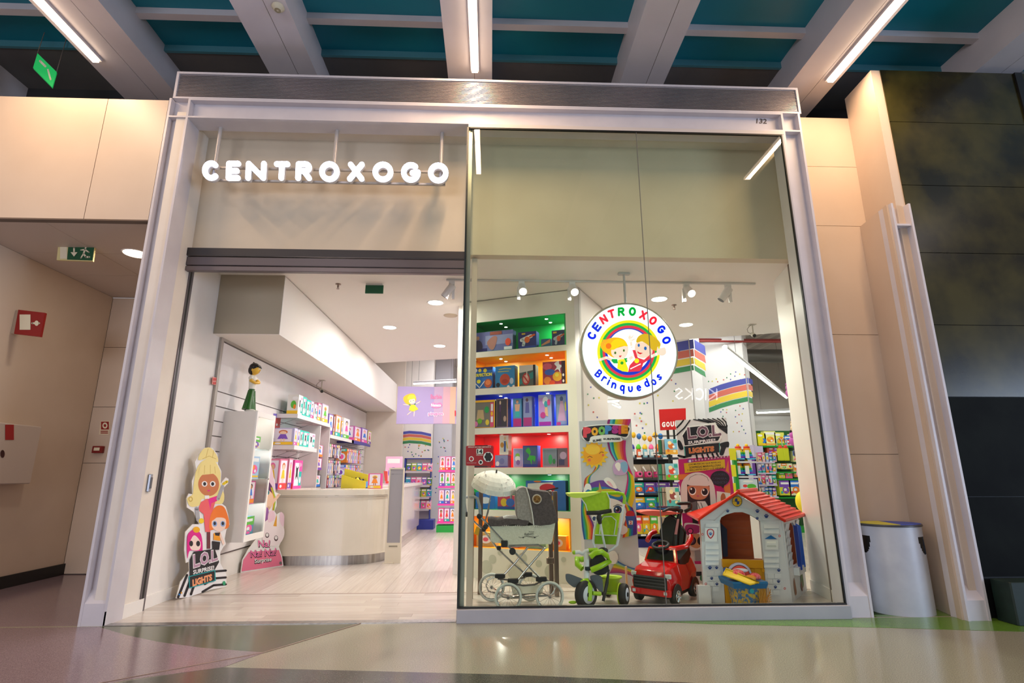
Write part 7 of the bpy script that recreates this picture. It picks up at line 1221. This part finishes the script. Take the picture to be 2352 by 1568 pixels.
confetti(b, PL_, [tuple(q) for q in kq(587, 447, 541, 465, 623, 466, 667, 472, 580, 484, 507, 498, 412, 510, 478, 517, 541, 514, 343, 532, 376, 530, 425, 535, 630, 516, 494, 556, 581, 548, 547, 601, 673, 567, 632, 641, 657, 648, 590, 620, 590, 658, 553, 684, 560, 712, 632, 710, 535, 728, 410, 748, 465, 738, 625, 752, 655, 777, 473, 786, 507, 786, 504, 812, 453, 806, 586, 792, 646, 823, 617, 831, 585, 850, 473, 846, 639, 885, 600, 904, 642, 935, 660, 967, 566, 984, 618, 983, 676, 999)], 1.3); b.build('rainbow_print', e)
# ---- gondola with bubble toys
y = 5.0; GK = M(58, 58, 70, .5); a, c_ = at(1445, 1180, y=y).x, at(1556, 1180, y=y).x
e = empty('shelf_unit', ((a+c_)/2, y, 0), 'dark grey shelf unit of bubble toys, pink cameras and ball boxes between the two posters', 'shelf')
MB().box((a, y-.35, 0), (c_, y+.3, .13), X('14146a')).build('base', e); MB().box((a, y+.05, .13), (c_, y+.08, 1.55), M(40, 38, 44, .6)).build('back_panel', e)
zs_ = [at(1500, r, y=y-.3).z for r in (1226, 1169, 1132, 1098, 1050)]
for z in zs_: MB().box((a, y-.32, z-.035), (c_, y+.05, z), GK).build('shelf', e)
for z in zs_:
    for t in (.12, .66): MB().box((a+t*(c_-a), y-.326, z-.03), (a+t*(c_-a)+.09, y-.321, z-.003), M(236, 236, 240)).build('price_label', e)
def rowbox(n, z, h, cols, style, names, grp, gap=.008, d=.12, x0=a+.02, x1=c_-.02, yf=y-.28, sd=0, nm='toy_box', lean=.02):
    w_ = (x1-x0)/n
    for i in range(n): ycard(x0+i*w_, x0+(i+1)*w_-gap, z, z+h, yf, d, cols[i % len(cols)], style, sd+i, nm, '%s %s' % (ORD[i], names), 'toy', grp, lean)
rowbox(6, zs_[0], .30, ('e8c818', 'e8c010', 'e8c818'), 'game', 'yellow blister box on the lowest shelf between the posters', 'yellow boxes between the posters', sd=300)
rowbox(4, zs_[1], .20, ('2868b8', '3078c8'), 'game', 'blue ball box on the second shelf from the bottom between the posters', 'blue ball boxes, lower row', sd=310)
rowbox(4, zs_[2], .18, ('2868b8', '3078c8'), 'game', 'blue ball box on the middle shelf between the posters', 'blue ball boxes, upper row', sd=320)
for i in range(4):
    x = a+.06+i*.165; z = zs_[3]; e3 = empty('toy_camera_pack', (x+.06, y-.25, z), '%s pink toy camera pack on the shelf below the bubble bottles' % ORD[i], 'toy', 'pink toy camera packs')
    MB().prism([(x, y-.28, z), (x+.15, y-.28, z), (x+.13, y-.24, z+.24), (x-.03, y-.24, z+.24)], (0, .03, 0), X('b0a090')).build('card', e3)
    MB().box((x+.01, y-.31, z+.02), (x+.14, y-.28, z+.11), X('d02878')).build('camera_body', e3); MB().cyl((x+.085, y-.31, z+.075), (x+.085, y-.34, z+.075), .045, X('e86aa0'), n=18).cyl((x+.085, y-.34, z+.075), (x+.085, y-.345, z+.075), .022, K_, n=14).build('lens', e3); MB().tube([(x-.01, y-.29, z+.2), (x+.04, y-.3, z+.12)], .014, W_, 8).build('strap', e3)
z = zs_[4]
for i in range(6):
    x = a+.06+i*.115; c1 = ('3828a8', '58c018', 'f0c020', 'f060a0', 'f08020', '2888d8')[i]; e3 = empty('bubble_bottle', (x, y-.2, z), '%s bubble bottle with coloured lid on the top shelf between the posters' % ORD[i], 'toy', 'bubble bottles')
    MB().lathe((x, y-.22, z), [(.04, 0), (.042, .12), (.03, .15), (.02, .16)], X(('a8c8d8', 'e86838', '88c8e0')[i % 3]), 14).build('bottle', e3); MB().lathe((x, y-.22, z+.15), [(.045, 0), (.045, .03), (.03, .07), (.01, .085)], X(c1), 14).build('lid', e3); MB().box((x-.025, y-.265, z+.03), (x+.025, y-.262, z+.1), W_).build('label', e3)
for i in range(7):
    x = a+.05+i*.1; q = V((x, y-.02, z+.34+.07*((i*3) % 4)/3)); e3 = empty('balloon_stick', (x, y-.02, z), '%s balloon-shaped toy standing behind the bubble bottles' % ORD[i], 'toy', 'balloon sticks')
    MB().ell(q, (.045, .045, .055), X(('88c020', 'f0b818', '3878c8', 'f0c828', 'f8a020', 'f0b818', '2080d8')[i]), 12, 8).build('balloon', e3); MB().cyl((x, y-.02, z), q, .006, W_, n=5).build('stick', e3)
# ---- wire spinner with puzzle cards
y = 4.1; q = at(1551, 1240, y=y); e = empty('spinner_rack', (q.x, y, 0), 'black wire spinner rack with puzzle cards left of the black and white poster', 'rack')
zt_ = at(1548, 985, y=y).z; MB().cyl((q.x, y, 0.03), (q.x, y, zt_), .022, BLK, n=10).build('post', e); MB().cyl((q.x, y, 0), (q.x, y, .03), .22, BLK, n=24).build('base', e)
xa, xb = at(1512, 1100, y=y-.1).x, at(1560, 1100, y=y-.1).x
for r_ in (1000, 1040, 1090, 1130, 1165, 1218):
    z = at(1540, r_, y=y-.1).z; MB().tube([(xa, y-.12, z), (xb+.02, y-.12, z), (xb+.02, y+.1, z), (xa, y+.1, z)], .006, BLK, 5, True).build('wire_hoop', e)
for x in (xa, xb+.02): MB().cyl((x, y-.12, .3), (x, y-.12, zt_-.05), .005, BLK, n=5).build('wire_upright', e)
for i, (r0, r1, cols, t) in enumerate(((1008, 1043, ('78b0d0', 'e0a030', 'c86820'), 'top'), (1064, 1102, ('88b8c8', '70b028', 'd84830'), 'second'), (1118, 1162, ('c8c0b0', '50a8a8', '90403a'), 'third'), (1186, 1224, ('c8c0b0', '68b0a8', '90403a'), 'lowest'))):
    x0 = at(1526+i*1.6, r0, y=y-.14).x; x1 = at(1554+i*2.2, r0, y=y-.14).x; z1, z0 = at(1540, r0, y=y-.14).z, at(1540, r1, y=y-.14).z; e3 = empty('puzzle_card', ((x0+x1)/2, y-.14, z0), '%s colourful wooden puzzle card facing out of the spinner rack' % t, 'toy', 'puzzle cards')
    MB().prism([(x0, y-.15, z0), (x1, y-.15, z0), (x1, y-.14, z1), (x0, y-.14, z1)], (0, .012, 0), X(cols[0])).build('card', e3); b = MB(); art(b, Fr((x0, y-.15, z0), (x1-x0, 0, 0), (0, .01, z1-z0)), [('r', X(cols[1]), 0, 0, 1, .3), ('e', X(cols[2]), .5, .55, .25, .2), ('e', X('f0d8a0'), .4, .75, .16, .12), ('e', W_, .7, .5, .1, .08), ('r', X('28a090'), .7, .75, .98, .95), ('e', X(cols[2]), .25, .25, .1, .1), ('e', X('f0d8a0'), .75, .2, .12, .08)], .001, .0003); b.build('print', e3)
    x2 = at(1514, r0, y=y-.1).x; rr_ = X(('1a5a3a', '2a7a58', '50907a', 'c8b8a0')[i])
    for j in range(3): tag(MB().box((x2+j*.045, y-.1, z0), (x2+j*.045+.035, y-.02, z1-.01), (rr_, X('a89080'), X('c8b098'))[j]).build('game_pack'), '%s thin pack on the %s tier of the spinner rack' % (ORD[j], t), 'toy', 'thin packs on the spinner')
# red GOU... sign on its pole
y = 4.0; P = PY(y); q = [P.pt(*c) for c in ((1514, 940), (1575, 937), (1576, 985), (1517, 988))]; e = empty('red_sign', tuple(q[3]), 'red square shop sign starting GOU on a black pole', 'sign')
MB().prism(q, (0, .02, 0), M(186, 12, 16, .4)).build('panel', e)
for i, ch in enumerate('GOULA'): b = MB(); b.text(ch, P, [(1520+i*10, 969-i*.6), (1528+i*10, 968.5-i*.6), (1528.4+i*10, 980.5-i*.6), (1520.4+i*10, 981-i*.6)], W_, .05, .003); b.build('letter', e)
MB().cyl(P.pt(1549, 986)+V((0, .03, 0)), V((P.pt(1549, 986).x, y+.03, at(1549, 1000, y=y).z-.1)), .018, BLK, n=8).build('pole', e)
# ---- green, violet and back wall shelves
def shelfunit(name, x0, x1, y, zs, ztop, m, lab, d=.35, base=None, back=None):
    e = empty(name, ((x0+x1)/2, y, 0), lab, 'shelf'); MB().box((x0, y, 0), (x1, y+.03, ztop), back or m).build('back_panel', e); MB().box((x0, y-d, 0), (x1, y, .12), base or m).build('base', e)
    MB().box((x0-.03, y-d, 0), (x0, y+.03, ztop), m).build('side_frame', e)
    for z in zs: MB().box((x0, y-d, z-.03), (x1, y, z), m).build('shelf', e)
    return e
GS = M(16, 150, 44, .4); WS = M(224, 222, 232, .4); VS = M(96, 40, 150, .4)
y = 5.0
gx0, gx1 = at(1681, 1080, y=4.8).x, at(1688, 1080, y=4.8).x
e = shelfunit('green_shelf_unit', at(1690, 1090, y=4.7).x, at(1737, 1090, y=4.7).x, 5.0, [at(1710, r, y=4.7).z for r in (1059, 1093, 1128)], at(1710, 1032, y=5).z, WS, 'white framed shelf unit with rainbow stacking toys right of the black and white poster', base=GS, back=M(34, 26, 50, .6))
MB().box((at(1682, 1080, y=4.7).x, 4.6, 0), (at(1689, 1080, y=4.7).x, 4.68, at(1684, 1038, y=4.7).z), GS).build('end_panel', e, label='green end panel'); 
for i, r_ in enumerate((1040, 1078, 1120)): q = at(1678, r_, y=4.55); tag(MB().box((q.x-.03, 4.56, q.z-.12), (q.x+.10, 4.598, q.z+.08), X('e0d828')).build('hanging_pack'), '%s yellow pack hanging on the green end panel' % ORD[i], 'toy', 'yellow packs on the green end panel')
ring = ('8038c0', '28a0e0', '30b848', 'f0e020', 'f0a018', 'e03828')
for s, (r_, t) in enumerate(((1052, 'upper'), (1088, 'lower'))):
    for i in range(2):
        q = at(1702+i*20, r_, y=4.7); e3 = empty('stacking_ring_toy', (q.x, 4.7, q.z), '%s rainbow ring stacker on the %s white shelf' % (('left', 'right')[i], t), 'toy', 'rainbow ring stackers')
        for j, c_ in enumerate(ring): MB().lathe((q.x, 4.78, q.z+j*.035), [(.09-j*.008, 0), (.1-j*.009, .017), (.09-j*.008, .034)], X(c_), 14).build('ring', e3)
        MB().ell((q.x, 4.78, q.z+.225), (.03, .03, .035), X('f0c020'), 10, 7).build('top_ball', e3); MB().box((q.x-.09, 4.66, q.z), (q.x-.02, 4.665, q.z+.14), W_).build('card', e3); MB().box((q.x-.1, 4.68, q.z-.02), (q.x+.1, 4.86, q.z), X('58c8f0')).build('tray', e3)
q0, q1 = at(1697, 1128, y=4.7), at(1736, 1096, y=4.7); ycard(q0.x, q1.x, q0.z, q1.z-.03, 4.66, .1, 'd0e0ee', 'misc', 401, lab='wide pale blue toy box under the rainbow ring stackers')
q0, q1 = at(1697, 1165, y=4.7), at(1736, 1131, y=4.7); ycard(q0.x, q1.x, q0.z+.02, q1.z-.03, 4.66, .1, 'e0e0f0', 'game', 402, lab='white toy box on the lowest visible shelf of the white framed unit')
rs = random.Random(12)
e = shelfunit('violet_shelf_unit', at(1741, 1090, y=5.4).x, at(1783, 1090, y=5.4).x, 5.8, [at(1760, r, y=5.4).z for r in (1060, 1085, 1112, 1140)], at(1760, 1024, y=5.8).z, M(206, 196, 224, .4), 'pale lilac shelf unit crowded with baby toys', d=.4)
for s, r_ in enumerate((1060, 1085, 1112, 1140)):
    for i in range(5): q = at(1743+i*8.2, r_, y=5.4); q1 = at(1743+i*8.2+7.6, r_-20, y=5.4); ycard(q.x, q1.x, q.z, q1.z+.02*rs.random(), 5.42, .08, rs.choice(('e8e0f0', 'f0b8c0', 'a8c0e8', 'e0e8f8', 'd8c8e8', 'f8d8a0')), rs.choice(('misc', 'blister', 'game')), 410+s*9+i, lab='%s toy pack from the left on the %s shelf of the lilac unit' % (ORD[i], ORD[s]), grp='baby toys on the lilac unit')
MB().box((at(1738, 1090, y=5.4).x-.02, 5.4, 0), (at(1740, 1090, y=5.4).x, 5.5, at(1740, 1050, y=5.4).z), VS).build('violet_end', e, label='violet end panel')
yb2 = 7.2
e = shelfunit('green_wall_shelf', at(1737, 1090, y=6.9).x, at(1850, 1090, y=6.9).x, yb2, [at(1790, r, y=6.9).z for r in (1024, 1083, 1099, 1141)], at(1790, 989, y=yb2).z, GS, 'bright green wall shelving with yellow toy boxes at the back right', back=M(24, 96, 36, .5))
for i, (x0, x1, r0, c, st) in enumerate(((1741, 1757, 995, 'e8e020', 'misc'), (1757, 1779, 990, 'f4f29a', 'book'), (1780, 1799, 993, 'e8e868', 'misc'), (1801, 1816, 1000, 'e8b8c0', 'game'), (1818, 1830, 996, 'f0f0c8', 'misc'))):
    a_ = at(x0, 1023, y=6.9); b_ = at(x1, r0, y=6.9); ycard(a_.x, b_.x, a_.z, b_.z, 6.88, .15, c, st, 440+i, lab='%s toy box from the left on the top green shelf' % ORD[i], grp='boxes on the top green shelf')
for i, x in enumerate((1796, 1808)):
    a_ = at(x, 1058, y=6.85); e3 = empty('toy_bag', (a_.x, 6.85, a_.z), '%s yellow and red fruit bag with a looped handle on the green shelves' % ('left', 'right')[i], 'toy', 'fruit bags'); w_ = .075
    MB().rbox((a_.x-w_, 6.84, a_.z), (a_.x+w_, 6.9, a_.z+.28), X('c8d020'), .03).build('bag', e3); MB().ell((a_.x, 6.87, a_.z+.28), (.07, .03, .06), X('e03828'), 12, 7).build('red_top', e3); MB().tube([(a_.x-.06, 6.87, a_.z+.3), (a_.x-.055, 6.87, a_.z+.45), (a_.x, 6.87, a_.z+.5), (a_.x+.055, 6.87, a_.z+.45), (a_.x+.06, 6.87, a_.z+.3)], .01, M(190, 200, 196), 6).build('handle', e3)
for i, (x0, x1, r1, r0, c) in enumerate(((1762, 1777, 1042, 1028, 'b84028'), (1778, 1788, 1045, 1027, 'e87070'), (1786, 1792, 1076, 1064, 'f0d8a8'), (1794, 1805, 1077, 1064, 'f0e8b0'), (1807, 1818, 1077, 1064, 'f0e8b0'), (1789, 1801, 1098, 1085, 'e8e040'), (1804, 1818, 1098, 1085, 'e06a80'), (1822, 1832, 1060, 1035, 'e8e8a0'), (1824, 1832, 1095, 1066, 'e8c8a0'))):
    a_ = at(x0, r1, y=6.9); b_ = at(x1, r0, y=6.9); ycard(a_.x, b_.x, a_.z, b_.z, 6.88, .12, c, 'game' if i % 2 else 'misc', 450+i, lab='%s small toy pack in the middle of the green shelves, counted from upper left' % ORD[i], grp='small packs on the green shelves')
for i, (x0, x1, c) in enumerate(((1790, 1812, 'e0e038'), (1813, 1836, 'f0f0c8'))):
    a_ = at(x0, 1137, y=6.9); b_ = at(x1, 1103, y=6.9); ycard(a_.x, b_.x, a_.z, b_.z, 6.86, .2, c, 'game', 470+i, lab='%s large yellow food set box on the lowest green shelf' % ('left', 'right')[i], grp='food set boxes')
# ---- plush toys hanging on a rail at the right edge
y = 2.25; q = at(1822, 900, y=y); e = empty('plush_rack', (q.x+.1, y, 0), 'slim black rack of plush toys half hidden behind the right window wall', 'rack'); MB().cyl((q.x+.12, y, 0), (q.x+.12, y, 3.2), .02, BLK, n=8).build('pole', e); MB().cyl((q.x+.12, y, 0), (q.x+.12, y, .03), .18, BLK, n=20).build('base', e)
for i, (px, py, s, c, h) in enumerate(((1806, 756, .07, '2a3a78', 'dark blue'), (1806, 800, .085, '20204a', 'navy'), (1812, 836, .05, '38a060', 'green'), (1814, 868, .06, 'e8b8c8', 'pale pink'), (1815, 903, .085, 'b04aa0', 'purple'), (1822, 962, .06, '301824', 'dark brown'), (1822, 984, .06, 'e8c8a0', 'sand'), (1824, 1012, .085, 'c050b0', 'magenta'), (1832, 1040, .08, '181a3a', 'midnight blue'), (1836, 1062, .05, '4a3020', 'brown'), (1838, 1088, .07, 'd88ab8', 'rose'), (1842, 1115, .07, '2a1a4a', 'dark violet'))):
    q = at(px+4, py, y=y); e3 = empty('plush_toy', tuple(q-V((0, 0, s))), '%s plush toy hanging at the right edge of the display window' % h, 'toy', 'plush toys at the right edge')
    MB().ell(q, (s, s*.8, s*.95), X(c), 12, 8).build('body', e3); MB().ell(q+V((-s*.4, -s*.2, s*.9)), s*.6, X(c), 12, 8).build('head', e3)
    for sx in (-.8, 0): MB().ell(q+V((s*sx, -s*.2, s*1.45)), s*.22, X('181818' if i % 2 else c), 8, 6).build('ear', e3)
    MB().tube([q+V((0, 0, s)), q+V((.05, 0, s+.05)), V((at(1822, 900, y=y).x+.12, y, q.z+s+.05))], .004, BLK, 4).build('hook', e3)
q = at(1845, 1152, y=1.9); tag(MB().ell((q.x, 1.9, q.z), (.09, .09, .13), X('f0d818'), 16, 10).cyl((q.x, 1.9, 0), (q.x, 1.9, q.z), .02, X('f0d818'), n=10).build('yellow_balloon'), 'round yellow toy standing just behind the red roof of the play house', 'toy')
q = at(1440, 1350, y=1.1); tag(MB().cyl((q.x, 1.1, 0), (q.x, 1.1, at(1440, 1300, y=1.1).z), .012, M(232, 190, 140), n=8).build('wooden_peg'), 'short pale wooden peg standing behind the trike rear wheel', 'peg')
q = at(1738, 1230, y=3.0); tag(MB().rbox((q.x-.2, 3.0, 0), (q.x+.25, 3.4, .85), M(240, 238, 236, .4), .01).build('white_block'), 'plain white display plinth seen through the opening of the play house', 'plinth')  # added block, there to make the gap in the house read white
